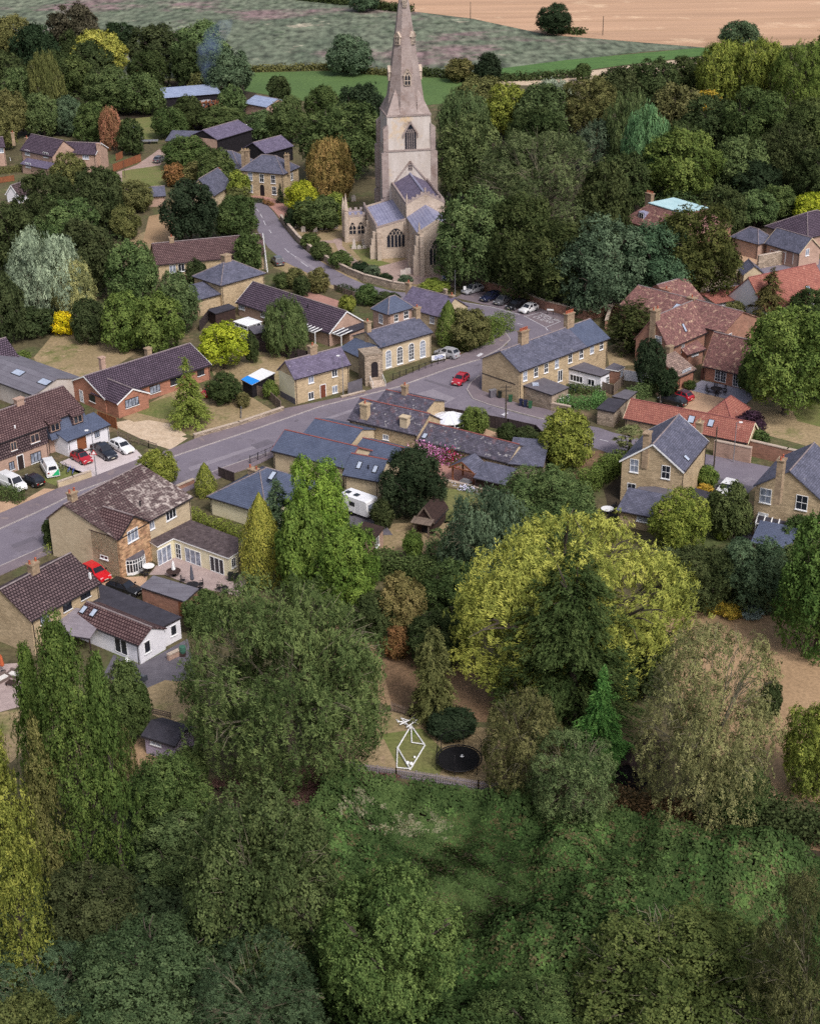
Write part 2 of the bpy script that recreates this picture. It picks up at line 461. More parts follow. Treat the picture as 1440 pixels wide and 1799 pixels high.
m_pslab = M('patio_slabs', C(176, 158, 154), C(150, 132, 130), .8, coord='OBJ', fine=(4, .15))
m_sand = M('pale_sand', C(206, 186, 164), C(178, 156, 132), .8, coord='OBJ', fine=(3, .2))
m_leaflit = M('leaf_litter', C(134, 108, 84), C(102, 82, 62), .8, coord='OBJ', spots=[(C(156, 122, 94), 1.2, .58, .1)], fine=(4, .3))
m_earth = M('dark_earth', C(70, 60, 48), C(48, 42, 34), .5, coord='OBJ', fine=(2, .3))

def patch(name, px, z, mat, kind='structure'):
	mb = MB()
	pts = [P(x, y) for x, y in px]
	if area2(pts) < 0: pts.reverse()
	mb.face([(p.x, p.y, z) for p in pts])
	o = mb.build(name, mat)
	o['kind'] = kind
	return o
mb = MB(); mb.face([(-9000, -400, 0), (9000, -400, 0), (9000, 14000, 0), (-9000, 14000, 0)])
g = mb.build('ground', m_ground); g['kind'] = 'structure'
patch('pasture_field', [(-700, 150), (300, 138), (436, 124), (600, 121), (700, 133), (870, 132), (1000, 106), (1140, 90), (1240, 84), (960, 61), (830, 33), (715, 19), (520, -3), (200, -45), (-300, -95), (-900, -150)], .02, m_pasture)
patch('stubble_field', [(520, -3), (715, 19), (830, 33), (960, 61), (1240, 84), (1440, 78), (2100, 60), (2600, -200), (200, -260), (-300, -160), (-300, -95), (200, -45)], .05, m_stubble)
patch('meadow', [(425, 128), (600, 124), (700, 136), (870, 137), (850, 176), (690, 190), (560, 182), (430, 160)], .03, m_vgreen)
patch('crop_strip', [(868, 138), (874, 121), (1000, 105), (1230, 84), (1300, 90), (1100, 114), (980, 130), (900, 140)], .06, m_crop)
patch('verge', [(868, 140), (980, 132), (1100, 116), (1230, 100), (1230, 120), (1000, 150), (880, 150)], .03, m_sand)
patch('meadow', [(200, 212), (330, 198), (345, 240), (260, 245), (205, 240)], .03, m_lawn)
# roads
patch('main_road', [(-200, 1010), (69, 899), (146, 861), (244, 826), (310, 801), (372, 780), (450, 754), (565, 714), (700, 680), (788, 648), (842, 632), (898, 602), (960, 600), (1000, 640), (880, 700), (840, 720), (820, 760), (640, 770), (480, 795), (425, 812), (380, 828), (312, 858), (86, 960), (-200, 1090)], .016, m_road)
patch('side_road', [(760, 672), (822, 686), (832, 702), (862, 713), (890, 721), (945, 736), (1050, 751), (1076, 760), (1150, 778), (1234, 797), (1345, 819), (1480, 846), (1480, 880), (1312, 853), (1259, 839), (1232, 833), (1079, 800), (1027, 781), (955, 768), (880, 748), (800, 740), (720, 720)], .020, m_road)
patch('church_road', [(416, 345), (424, 343), (462, 352), (482, 374), (498, 398), (521, 426), (546, 448), (582, 471), (612, 487), (637, 498), (690, 512), (760, 519), (804, 529), (863, 538.5), (912, 552), (957, 574), (985, 592), (960, 640), (880, 640), (892, 600), (885, 576), (865, 560), (820, 548), (760, 540), (640, 524), (577, 498), (535, 477), (500, 460), (471, 435), (453, 406), (443, 374)], .024, m_road)
patch('parking_strip', [(800, 523), (830, 506), (900, 527), (1000, 556), (1010, 580), (985, 592), (957, 574), (912, 552), (863, 538)], .012, m_pave)
patch('track', [(280, 262), (292, 272), (282, 290), (250, 300), (216, 320), (196, 306), (240, 290), (262, 275)], .008, m_track)
patch('village_road', [(1440, 455), (1330, 468), (1300, 486), (1240, 505), (1245, 520), (1320, 505), (1440, 486), (1500, 470)], .008, m_road)
# pavements with kerbs: real steps
def pavement(px, mat=m_pave, h=.12):
	pts = [P(x, y) for x, y in px]
	mb = MB(); mb.prism([(p.x, p.y) for p in pts], -.05, h, 0, None, False)
	o = mb.build('pavement', mat); o['kind'] = 'structure'
	return o
def kerb(px, h=.135):
	pts = [P(x, y) for x, y in px]
	mb = MB()
	for a, b in zip(pts, pts[1:]): mb.bar((a.x, a.y, h / 2), (b.x, b.y, h / 2), .16, h)
	o = mb.build('kerb', m_kerb); o['kind'] = 'structure'
north_kerb = [(-60, 953), (0, 930), (69, 899), (146, 861), (244, 826), (310, 801), (372, 780), (450, 754), (565, 714), (700, 680), (788, 648), (842, 632), (880, 612), (896, 597), (884, 580)]
pavement(north_kerb + [(884, 574), (880, 592), (850, 606), (800, 628), (757, 640), (663, 682), (612, 696), (519, 715), (497, 719), (342, 772), (300, 790), (242, 808), (160, 840), (104, 858), (12, 898), (-60, 926)])
kerb(north_kerb)
kerb_t = [(842, 660), (826, 674), (820, 685), (830, 701), (860, 712), (890, 720), (945, 735), (1000, 746)]
pavement([(844, 652)] + kerb_t + [(1000, 738), (972, 722), (912, 710), (841, 686)])
kerb(kerb_t)
kerb_s = [(-60, 1021), (0, 996), (86, 958), (200, 905), (312, 857), (380, 827), (425, 811), (480, 793), (540, 776)]
pavement(kerb_s + [(545, 783), (482, 803), (440, 822), (392, 838), (330, 863), (210, 917), (90, 972), (0, 1012), (-60, 1040)])
kerb(kerb_s)
pavement([(424, 343), (436, 338), (490, 352), (512, 372), (500, 394), (482, 372), (462, 351)], m_brickp)
# markings
def marking(px, z=.044):
	pts = [P(x, y) for x, y in px]
	mb = MB()
	for a, b in zip(pts[::2], pts[1::2]):
		d = (b - a).normalized(); s = Vector((-d.y, d.x, 0)) * .07
		mb.face([(q.x, q.y, z) for q in (a - s, b - s, b + s, a + s)])
	o = mb.build('road_marking', m_line); o['kind'] = 'structure'
marking([(437, 359), (443, 362), (450, 366.5), (455, 372), (457.5, 376), (461, 383), (463, 388), (467, 396), (473, 404), (477, 410), (500, 437), (508, 444), (511, 446), (520, 452), (528.5, 460), (541, 469)])
marking([(827, 545), (846, 550), (862, 554), (878, 558), (908, 568.5), (918, 571)])
marking([(804, 530), (863, 539.5), (863, 539.5), (912, 553), (920, 555), (957, 575), (957, 575), (962, 581), (920, 557), (948, 549), (948, 549), (984, 565), (984, 565), (957, 576)])
marking([(1030, 767), (1044, 770), (1053, 772.5), (1068, 776), (1232, 826), (1256, 831)])
# mended strips in the tarmac, drain covers
m_tar = M('mended_asphalt', C(110, 104, 114), C(100, 94, 104), .8, coord='OBJ', fine=(5, .1))
_z = .0245
m_worn = M('worn_asphalt', C(144, 137, 146), C(126, 119, 129), .6, coord='OBJ', fine=(5, .12))
for q, mm in (([(743, 668), (748, 666), (797, 681), (793, 684)], m_tar), ([(560, 738), (640, 712), (642, 716), (563, 742)], m_worn), ([(330, 822), (470, 775), (474, 779), (335, 828)], m_worn), ([(100, 915), (240, 858), (246, 863), (106, 921)], m_worn),
			  ([(700, 700), (760, 684), (800, 700), (770, 716)], m_worn), ([(440, 782), (470, 772), (482, 778), (452, 789)], m_tar), ([(150, 900), (182, 887), (190, 893), (158, 906)], m_tar), ([(1120, 781), (1200, 800), (1196, 806), (1116, 786)], m_worn),
			  ([(860, 590), (880, 570), (886, 574), (868, 594)], m_worn), ([(520, 450), (560, 474), (556, 478), (516, 453)], m_worn), ([(900, 570), (930, 580), (924, 588), (896, 577)], m_tar), ([(20, 958), (60, 942), (66, 947), (26, 963)], m_tar)):
	_z += .0012
	patch('road_repair', q, _z, mm)
for x, y in ((310, 808), (520, 738), (700, 686), (840, 640), (860, 716), (420, 808), (600, 484), (905, 556)):
	patch('drain_cover', [(x - 3, y + 2), (x + 1, y - 1), (x + 5, y), (x + 1, y + 3)], .048, m_tar)
# worn lettering in the hatched parking bay: strokes that form two short lines of capitals
def bay_letters():
	a, b, c = P(930, 557), P(952, 550.5), P(968, 571)
	ux = (b - a) * .0
	e1 = (P(968, 571) - P(930, 557)); e2 = (P(952, 550.5) - P(930, 557))
	mb = MB()
	def stroke(p, q):
		p, q = a + e1 * p[0] + e2 * p[1], a + e1 * q[0] + e2 * q[1]
		d = (q - p).normalized(); s = Vector((-d.y, d.x, 0)) * .07
		mb.face([(k.x, k.y, .044) for k in (p - s, q - s, q + s, p + s)])
	G = {'K': [((0, 0), (0, 1)), ((0, .5), (1, 1)), ((0, .5), (1, 0))], 'E': [((0, 0), (0, 1)), ((0, 1), (1, 1)), ((0, .5), (.8, .5)), ((0, 0), (1, 0))],
		 'P': [((0, 0), (0, 1)), ((0, 1), (1, 1)), ((1, 1), (1, .5)), ((1, .5), (0, .5))], 'C': [((0, 0), (0, 1)), ((0, 1), (1, 1)), ((0, 0), (1, 0))],
		 'L': [((0, 0), (0, 1)), ((0, 0), (1, 0))], 'A': [((0, 0), (.5, 1)), ((.5, 1), (1, 0)), ((.25, .5), (.75, .5))], 'R': [((0, 0), (0, 1)), ((0, 1), (1, 1)), ((1, 1), (1, .5)), ((1, .5), (0, .5)), ((.4, .5), (1, 0))]}
	for word, y0 in (('KEEP', .55), ('CLEAR', .1)):
		w = .8 / len(word)
		for i, ch in enumerate(word):
			for p, q in G[ch]:
				stroke((.1 + i * w + p[0] * w * .7, y0 + p[1] * .32), (.1 + i * w + q[0] * w * .7, y0 + q[1] * .32))
	o = mb.build('road_marking', m_line); o['kind'] = 'structure'
bay_letters()
# plots
patch('lawn', [(60, 628), (100, 580), (200, 596), (240, 620), (190, 652), (110, 672), (70, 650)], .010, m_dry)
patch('lawn', [(215, 735), (268, 705), (330, 672), (372, 690), (430, 690), (478, 720), (350, 768), (338, 766), (280, 745), (240, 742)], .010, m_dry)
patch('lawn', [(236, 724), (262, 708), (300, 696), (320, 712), (322, 740), (280, 735)], .014, m_lawn)
patch('bare_sand', [(232, 742), (262, 738), (300, 745), (328, 764), (316, 768), (282, 757), (245, 750)], .018, m_sand)
patch('driveway', [(204, 742), (226, 738), (280, 756), (330, 770), (300, 790), (262, 778), (208, 752)], .014, m_sand)
patch('driveway', [(105, 812), (160, 790), (240, 790), (255, 806), (242, 812), (160, 841), (125, 826)], .010, m_conc)
patch('driveway', [(40, 880), (78, 858), (104, 860), (60, 880), (20, 898), (0, 902), (-40, 915), (-40, 872), (0, 880)], .012, m_gravel)
patch('lawn', [(75, 822), (100, 812), (160, 835), (104, 856), (80, 846)], .010, m_lawn)
patch('lawn', [(365, 640), (470, 585), (510, 640), (490, 690), (440, 688), (400, 700)], .008, m_dry)
patch('churchyard', [(500, 395), (560, 390), (610, 395), (760, 480), (790, 500), (700, 505), (620, 484), (580, 462), (545, 440)], .010, m_dry)
patch('lawn', [(612, 430), (655, 428), (668, 458), (716, 470), (700, 480), (640, 462)], .014, m_lawn)
patch('churchyard', [(660, 470), (735, 450), (800, 470), (800, 505), (740, 500), (690, 498)], .020, m_track)
patch('footpath', [(585, 420), (601, 418), (601, 432), (612, 444), (630, 460), (650, 475), (700, 494), (690, 500), (640, 480), (606, 456), (594, 440)], .024, m_track)
patch('footpath', [(560, 423), (594, 422), (594, 427), (560, 428)], .019, m_track)
patch('driveway', [(1150, 690), (1200, 678), (1310, 710), (1330, 742), (1240, 728), (1165, 714)], .010, m_gravel)
patch('patio', [(1204, 684), (1232, 668), (1334, 690), (1310, 709)], .016, m_slabs)
patch('lawn', [(1310, 712), (1330, 690), (1440, 660), (1600, 700), (1600, 800), (1440, 790), (1330, 760)], .010, m_dry)
patch('lawn', [(1380, 700), (1440, 690), (1500, 720), (1480, 760), (1400, 740)], .014, m_lawn)
patch('yard', [(1286, 450), (1330, 440), (1420, 460), (1330, 470), (1300, 484)], .012, m_gravel)
patch('yard', [(1064, 610), (1120, 590), (1130, 640), (1070, 645)], .008, m_dry)
patch('yard', [(262, 380), (300, 372), (330, 420), (250, 430)], .008, m_tan)
patch('yard', [(215, 425), (290, 390), (310, 425), (230, 450)], .006, m_dry)
patch('yard', [(215, 300), (285, 290), (300, 320), (260, 335), (215, 330)], .010, m_lawn)
patch('patio', [(755, 795), (800, 790), (850, 830), (840, 858), (775, 850)], .010, m_brickp)
patch('yard', [(770, 735), (830, 745), (940, 785), (905, 800), (830, 770)], .008, m_gravel)
patch('lawn', [(770, 855), (850, 868), (850, 900), (780, 920)], .008, m_lawn)
patch('yard', [(690, 920), (790, 915), (790, 975), (700, 970), (660, 960)], .008, m_dry)
patch('driveway', [(590, 880), (660, 900), (690, 940), (620, 940)], .010, m_felt)
patch('patio', [(262, 1010), (300, 962), (400, 1000), (440, 1016), (420, 1048), (340, 1030), (290, 1010)], .010, m_pslab)
patch('driveway', [(150, 990), (200, 1015), (260, 1012), (250, 1045), (190, 1035), (140, 1010)], .010, m_gravel)
patch('patio', [(200, 1150), (246, 1168), (330, 1122), (345, 1190), (260, 1210), (180, 1190)], .010, m_felt)
patch('lawn', [(245, 1215), (290, 1195), (345, 1200), (352, 1260), (300, 1270), (255, 1250)], .012, m_dry)
patch('patio', [(-40, 1170), (30, 1165), (52, 1200), (40, 1240), (-40, 1262)], .010, m_pslab)
patch('lawn', [(-60, 1262), (40, 1245), (60, 1300), (20, 1340), (-60, 1330)], .008, m_dry)
patch('lawn', [(210, 1330), (250, 1290), (280, 1330), (230, 1400), (205, 1400)], .010, m_tan)
patch('lawn', [(560, 1080), (660, 1060), (760, 1150), (850, 1200), (870, 1270), (760, 1260), (690, 1250), (600, 1180)], .008, m_tan)
patch('fallen_leaves', [(660, 1130), (730, 1120), (860, 1200), (880, 1270), (760, 1265), (690, 1245)], .012, m_leaflit)
patch('fallen_leaves', [(820, 1180), (1000, 1230), (1010, 1290), (880, 1280)], .016, m_leaflit)
patch('lawn', [(560, 1260), (690, 1250), (760, 1272), (870, 1280), (910, 1400), (740, 1360), (600, 1340)], .010, m_dry)
patch('lawn', [(670, 1290), (740, 1280), (790, 1330), (770, 1362), (700, 1350)], .014, m_lawn)
patch('lawn', [(1160, 1070), (1260, 1068), (1370, 1085), (1540, 1130), (1600, 1500), (1440, 1410), (1330, 1405), (1200, 1300)], .008, m_tan)
patch('fallen_leaves', [(1030, 1405), (1100, 1425), (1200, 1448), (1330, 1458), (1450, 1482), (1450, 1498), (1330, 1474), (1180, 1462), (1090, 1440)], .010, m_leaflit)
patch('yard', [(1060, 860), (1095, 830), (1100, 900), (1075, 925)], .008, m_earth)
patch('driveway', [(1245, 822), (1330, 850), (1300, 880), (1262, 884)], .010, m_felt)
patch('patio', [(1290, 925), (1330, 915), (1325, 965), (1290, 970)], .010, m_felt)
patch('garden_bed', [(560, 440), (640, 500), (640, 525), (560, 500), (480, 470)], .006, m_dry)
patch('yard', [(540, 510), (600, 530), (600, 545), (530, 525)], .008, m_brickp)
patch('bare_earth', [(1000, 800), (1060, 790), (1060, 830), (1010, 850)], .008, m_leaflit)
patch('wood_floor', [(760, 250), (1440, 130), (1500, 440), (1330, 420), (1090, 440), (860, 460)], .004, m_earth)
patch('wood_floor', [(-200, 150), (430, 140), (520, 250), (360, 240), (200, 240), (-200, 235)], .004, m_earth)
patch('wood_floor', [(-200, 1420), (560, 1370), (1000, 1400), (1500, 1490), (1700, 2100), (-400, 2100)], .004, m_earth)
# ------------------------------------------------------------------ leaves
def leaf_mesh(name, pos, nrm, ln, wd, tone, axis=None, asp=1.0):
	"""one mesh of small folded leaf sprays: pos, nrm (N,3), length and width (N,), tone (N,)"""
	N = len(pos)
	rng = np.random.default_rng(N)
	nrm = nrm / np.maximum(np.linalg.norm(nrm, axis=1, keepdims=True), 1e-6)
	rv = rng.normal(size=(N, 3)) if axis is None else axis + rng.normal(size=(N, 3)) * .35
	t = rv - nrm * np.sum(rv * nrm, axis=1, keepdims=True)
	t /= np.maximum(np.linalg.norm(t, axis=1, keepdims=True), 1e-6)
	b = np.cross(nrm, t)
	L, W = ln[:, None] * .5, wd[:, None] * .5
	v = np.empty((N, 4, 3))
	v[:, 0] = t * L
	v[:, 1] = b * W + nrm * W * .35 + t * L * .15
	v[:, 2] = -t * L
	v[:, 3] = -b * W + nrm * W * .35 + t * L * .15
	v[:, :, 2] /= asp
	v += pos[:, None, :]
	me = bpy.data.meshes.new(name)
	me.vertices.add(N * 4)
	me.vertices.foreach_set('co', v.astype(np.float32).ravel())
	me.loops.add(N * 4)
	me.loops.foreach_set('vertex_index', np.arange(N * 4, dtype=np.int32))
	me.polygons.add(N)
	me.polygons.foreach_set('loop_start', np.arange(0, N * 4, 4, dtype=np.int32))
	me.polygons.foreach_set('loop_total', np.full(N, 4, dtype=np.int32))
	at = me.attributes.new('tone', 'FLOAT', 'FACE')
	at.data.foreach_set('value', tone.astype(np.float32))
	me.materials.append(LEAF)
	me.update(calc_edges=True)
	return me

def unit(n, rng):
	d = rng.normal(size=(n, 3))
	return d / np.linalg.norm(d, axis=1, keepdims=True)

def fib(k, rng, zmin=-.8):
	i = np.arange(int(k * 2 / (1 - zmin)) + 1) + .5
	n = len(i)
	z = 1 - 2 * i / n
	ph = i * 2.39996 + rng.random() * 6
	r = np.sqrt(1 - z * z)
	d = np.stack([r * np.cos(ph), r * np.sin(ph), z], 1) + rng.normal(size=(n, 3)) * .16
	d /= np.linalg.norm(d, axis=1, keepdims=True)
	return d[d[:, 2] > zmin]

def fit_unit(pos):
	lo, hi = np.percentile(pos, .25, axis=0), np.percentile(pos, 99.75, axis=0)
	return (pos - (lo + hi) / 2) / ((hi - lo) / 2)

def crown(kind, n, leaf, seed):
	rng = np.random.default_rng(seed)
	axis, asp = None, 1.0
	grp = 11                      # leaves to a spray: crowns are built of sprays, sprays of leaves
	total, n = n, (n // grp if kind != 'cypress' else n)
	ln_k, wd_k = 1.0, .6
	if kind in ('round', 'sparse', 'feather', 'weep'):
		K = {'round': 32, 'sparse': 60, 'feather': 110, 'weep': 40}[kind]
		D = fib(K, rng)
		K = len(D)
		lr = rng.uniform(.2, .4, K) * {'round': 1, 'sparse': .75, 'feather': .72, 'weep': .9}[kind]
		# a few big sub-crowns push the outline in and out
		big = unit(7, rng)
		push = 1 + .17 * np.max(np.clip(D @ big.T, 0, 1) ** 6, axis=1) - .15 * rng.random(K)
		if kind == 'feather': push = 1 + (push - 1) * .8
		cen = D * ((1 - lr) * push)[:, None]
		inner = unit(14, rng) * rng.uniform(.1, .58, (14, 1))
		cen = np.vstack([cen, inner]); lr = np.concatenate([lr, np.full(14, .33)])
		lt = rng.random(len(cen))
		pr = lr ** 2; pr[K:] *= .7 if kind != 'feather' else 1.3; pr /= pr.sum()
		k = rng.choice(len(cen), n, p=pr)
		out = cen[k] / np.maximum(np.linalg.norm(cen[k], axis=1, keepdims=True), .2)
		d = unit(n, rng) + (.45 if kind == 'round' else .6) * out + np.array([0, 0, .35])
		d /= np.linalg.norm(d, axis=1, keepdims=True)
		rad = lr[k] * rng.uniform(.62 if leaf < .07 else .78, 1.08, n)
		pos = cen[k] + d * rad[:, None]
		tone = np.clip(.5 + .42 * (lt[k] - .5) + rng.normal(size=n) * .15, 0, 1)
		stray = rng.random(n) < .05
		pos[stray] *= rng.uniform(1.0, 1.12, (stray.sum(), 1))
		nrm = d + rng.normal(size=(n, 3)) * .34 + np.array([0, 0, .22])
		if kind == 'feather':
			axis = out * .8 + np.array([0, 0, .9]); ln_k, wd_k = 1.35, .38
			pos += out * rng.uniform(0, .07, (n, 1)) * (rng.random((n, 1)) < .35)
		if kind == 'weep':
			drop = rng.random(n) ** 1.4 * .42
			pos[:, 2] -= drop
			pos[:, :2] *= (1 + drop * .1)[:, None]
			axis = np.tile([0, 0, 1.0], (n, 1)); ln_k, wd_k = 1.3, .4
			nrm[:, 2] *= .25
		if kind == 'sparse': ln_k, wd_k = 1.1, .45
	elif kind == 'tall':
		K = 70
		asp = 2.8
		hz = rng.random(K) ** .8 * 2 - 1
		prof = lambda z: np.clip(np.interp(z, [-1, -.75, -.3, .3, .75, 1], [.7, .95, 1, .8, .45, .04]), 0, 1)
		a = rng.random(K) * 6.283
		rr = np.sqrt(rng.random(K)) * .62 * prof(hz)
		cen = np.stack([rr * np.cos(a), rr * np.sin(a), hz * .86], 1)
		lt = rng.random(K)
		k = rng.integers(0, K, n)
		d = unit(n, rng)
		w = .2 + .24 * prof(hz)
		pos = cen[k] + d * np.stack([w[k], w[k], np.full(n, .17)], 1) * rng.uniform(.6, 1.05, (n, 1))
		tone = np.clip(.5 + .3 * (lt[k] - .5) + rng.normal(size=n) * .17, 0, 1)
		rad = pos * np.array([1, 1, 0]); rad /= np.maximum(np.linalg.norm(rad, axis=1, keepdims=True), .05)
		nrm = d * .6 + rad * .6 + rng.normal(size=(n, 3)) * .34 + np.array([0, 0, .2])
		axis = rad * .3 + np.array([0, 0, 1.0]); wd_k = .65
	elif kind in ('cone', 'spire', 'yew', 'cedar'):
		asp = 1.5 if kind != 'spire' else 2.2
		T = {'cone': 12, 'spire': 15, 'yew': 11, 'cedar': 14}[kind]
		pos, nrm, axis, tone = [], [], [], []
		tiers = []
		for i in range(T):
			z = -1 + 2 * i / (T - .3)
			if kind == 'yew': R = math.sqrt(max(.02, 1 - ((z + .35) / 1.35) ** 2)) if z > -.35 else .85 + .15 * (1 + (z + .35) / .65)
			elif kind == 'cone': R = (1 - z) / 2 * .95 + .04
			elif kind == 'cedar': R = ((1 - z) / 2) ** .42 * .95 + .04
			else: R = ((1 - z) / 2) ** .8 * .95 + .03
			for j in range(max(4, int(5 + 13 * R))): tiers.append((z, R))
		wts = np.array([r[1] + .08 for r in tiers]); wts /= wts.sum()
		cnt = rng.multinomial(n, wts)
		for (z, R), c in zip(tiers, cnt):
			if c == 0: continue
			a = rng.random() * 6.283
			Rl = R * (rng.uniform(.86, 1.06) if kind == 'yew' else rng.uniform(.66, 1.12))
			z0 = z + rng.normal() * .06
			s = rng.random(c) ** .55
			wdt = .135 * (1 - .5 * s) * (.35 + R)
			off = rng.normal(size=c) * wdt
			droop = {'cone': .16, 'spire': .2, 'yew': -.05, 'cedar': .12}[kind]
			x = Rl * s
			zz = z0 - droop * (s ** 2) + rng.normal(size=c) * .035 + (0 if kind != 'yew' else .12 * rng.normal(size=c))
			ca, sa = math.cos(a), math.sin(a)
			pos.append(np.stack([x * ca - off * sa, x * sa + off * ca, zz], 1))
			ax = np.tile([ca, sa, -.35 if kind != 'yew' else .5], (c, 1))
			axis.append(ax)
			nr = rng.normal(size=(c, 3)) * .28 + np.array([ca * .3, sa * .3, .85])
			nrm.append(nr)
			tone.append(np.clip(.45 + .45 * (s - .6) + (rng.random() - .5) * .25 + rng.normal(size=c) * .13, 0, 1))
		pos, nrm, axis, tone = (np.concatenate(q) for q in (pos, nrm, axis, tone))
		n = len(pos)
		ln_k, wd_k = 1.25, .5
	elif kind == 'cypress':
		asp = 1.0
		k = rng.random(n)
		z = rng.random(n) ** .9 * 2 - 1
		R = np.interp(z, [-1, -.4, .2, .7, 1], [.92, 1, .72, .34, .02])
		a = rng.random(n) * 6.283
		lob = 1 + .1 * np.sin(a * 5 + z * 4) + .07 * np.sin(a * 9 - z * 11)
		s = rng.uniform(.72, 1.03, n) * lob
		pos = np.stack([R * s * np.cos(a), R * s * np.sin(a), z], 1)
		nrm = np.stack([np.cos(a), np.sin(a), np.full(n, .5)], 1) + rng.normal(size=(n, 3)) * .45
		axis = np.stack([np.cos(a) * .4, np.sin(a) * .4, np.full(n, 1.0)], 1)
		tone = np.clip(.5 + .25 * np.sin(a * 7 + z * 9) * .5 + rng.normal(size=n) * .2, 0, 1)
		wd_k = .55
	if total != n:
		k = np.repeat(np.arange(n), grp)
		nn = nrm / np.linalg.norm(nrm, axis=1, keepdims=True)
		j = rng.normal(size=(n * grp, 3)) * leaf * .62
		if kind in ('cone', 'spire', 'yew', 'cedar'): j = j * .6 + axis[k] * rng.normal(size=(n * grp, 1)) * leaf * .9
		elif kind in ('tall', 'weep', 'feather'): j *= np.array([.8, .8, 1.5]) / np.array([1, 1, asp])
		j -= nn[k] * np.sum(j * nn[k], axis=1, keepdims=True) * .55
		pos = pos[k] + j
		nrm = nn[k] + rng.normal(size=(n * grp, 3)) * .28
		tone = np.clip(.5 + (tone[k] - .5) * (1.35 if leaf < .07 else 1.0) + rng.normal(size=n * grp) * .09, 0, 1)
		if axis is not None: axis = axis[k]
		n = n * grp
	pos = fit_unit(pos)
	sz = leaf * rng.uniform(.65, 1.35, n)
	return leaf_mesh('crown_' + kind, pos, nrm, sz * ln_k, sz * wd_k, tone, axis, asp)

def trunk_mesh(seed, kind):
	"""trunk and limbs in the crown's own unit space (crown spans -1..1, ground about -1.12)"""
	rng = random.Random(seed)
	mb = MB()
	if kind in ('cone', 'spire', 'cypress', 'yew', 'cedar'):
		mb.tube((0, 0, -1.25), (0, 0, -.3), .07, .05, 7); mb.tube((0, 0, -.3), (0, 0, .9), .05, .008, 6)
		for i in range(10):
			z = -.8 + i * .15; a = rng.random() * 6.28; r = (1 - z) * .34
			mb.tube((0, 0, z), (r * math.cos(a), r * math.sin(a), z - .06), .015, .004, 4)
	elif kind == 'tall':
		mb.tube((0, 0, -1.2), (0, 0, -.2), .1, .07, 7); mb.tube((0, 0, -.2), (.02, 0, .85), .07, .01, 6)
		for i in range(12):
			a = rng.random() * 6.28; z = -.85 + i * .12; r = rng.uniform(.25, .6)
			mb.tube((0, 0, z), (r * math.cos(a), r * math.sin(a), z + .35), .03, .006, 4)
	else:
		mb.tube((0, 0, -1.25), (.02, 0, -.85), .085, .065, 8); mb.tube((.02, 0, -.85), (0, .02, -.35), .065, .055, 7)
		nl = 9
		for i in range(nl):
			a = i * 2.4 + rng.random()
			el = rng.uniform(.1, 1.3)
			d = Vector((math.cos(a) * math.cos(el), math.sin(a) * math.cos(el), math.sin(el)))
			p0 = Vector((0, .01, -.5 + .25 * rng.random()))
			p1 = p0 + d * .5 + Vector((0, 0, .1))
			p2 = p1 + (d + Vector((rng.uniform(-.3, .3), rng.uniform(-.3, .3), .2))) * .38
			f = .55 if kind in ('sparse', 'weep') else 1
			mb.tube(p0, p1, .04 * f, .025 * f, 5, 0, False); mb.tube(p1, p2, .025 * f, .009 * f, 5, 0, False)
			reach = 3 if kind == 'round' else 7
			for j in range(reach):
				q = p1.lerp(p2, rng.random())
				dd = (q.normalized() + Vector((rng.uniform(-.6, .6), rng.uniform(-.6, .6), rng.uniform(-.2, .5)))).normalized()
				e = q + dd * rng.uniform(.25, .5)
				if e.length > 1.0: e *= (1.0 / e.length)
				mid = q.lerp(e, .5) + Vector((rng.uniform(-.05, .05), rng.uniform(-.05, .05), .04))
				mb.tube(q, mid, .011 * f, .008 * f, 4, 0, False); mb.tube(mid, e, .008 * f, .003, 4, 0, False)
		if kind in ('sparse', 'weep'):
			for i in range(90):
				d = Vector((rng.gauss(0, 1), rng.gauss(0, 1), rng.gauss(.2, .8))).normalized()
				p = d * rng.uniform(.5, .7)
				e = d * rng.uniform(.93, 1.03) + Vector((0, 0, -.12 if kind == 'weep' else .05))
				m = p.lerp(e, .5) + Vector((rng.uniform(-.07, .07), rng.uniform(-.07, .07), rng.uniform(0, .08)))
				mb.tube(p, m, .0045, .0035, 3, 0, False); mb.tube(m, e, .0035, .0015, 3, 0, False)
	return mb.mesh('trunk', m_pale if kind in ('sparse', 'weep') else m_bark)

LODS = {'top': (70000, .036), 'hi': (36000, .053), 'mid': (17000, .085), 'lo': (7000, .14)}
SEEDS = {'top': 2, 'hi': 3, 'mid': 4, 'lo': 4}
_crowns, _trunks = {}, {}
def get_crown(kind, lod, var):
	var %= SEEDS[lod] if kind == 'round' else 2
	k = (kind, lod, var)
	if k not in _crowns:
		n, lf = LODS[lod]
		f, lk = {'sparse': (1.0, .72), 'tall': (1.2, .95), 'feather': (1.5, .76), 'weep': (1.0, .95), 'cone': (1.05, .85), 'cedar': (1.3, .9), 'spire': (.9, .85), 'yew': (1.15, .85), 'cypress': (.8, .75)}.get(kind, (1, 1))
		_crowns[k] = crown(kind, int(n * f), lf * lk, hash_seed(kind, lod, var))
	return _crowns[k]
def hash_seed(*a): return sum(ord(c) * (i + 3) for i, c in enumerate(''.join(str(x) for x in a)))
def get_trunk(kind, var):
	k = (kind, var % 3)
	if k not in _trunks: _trunks[k] = trunk_mesh(hash_seed(*k), kind)
	return _trunks[k]

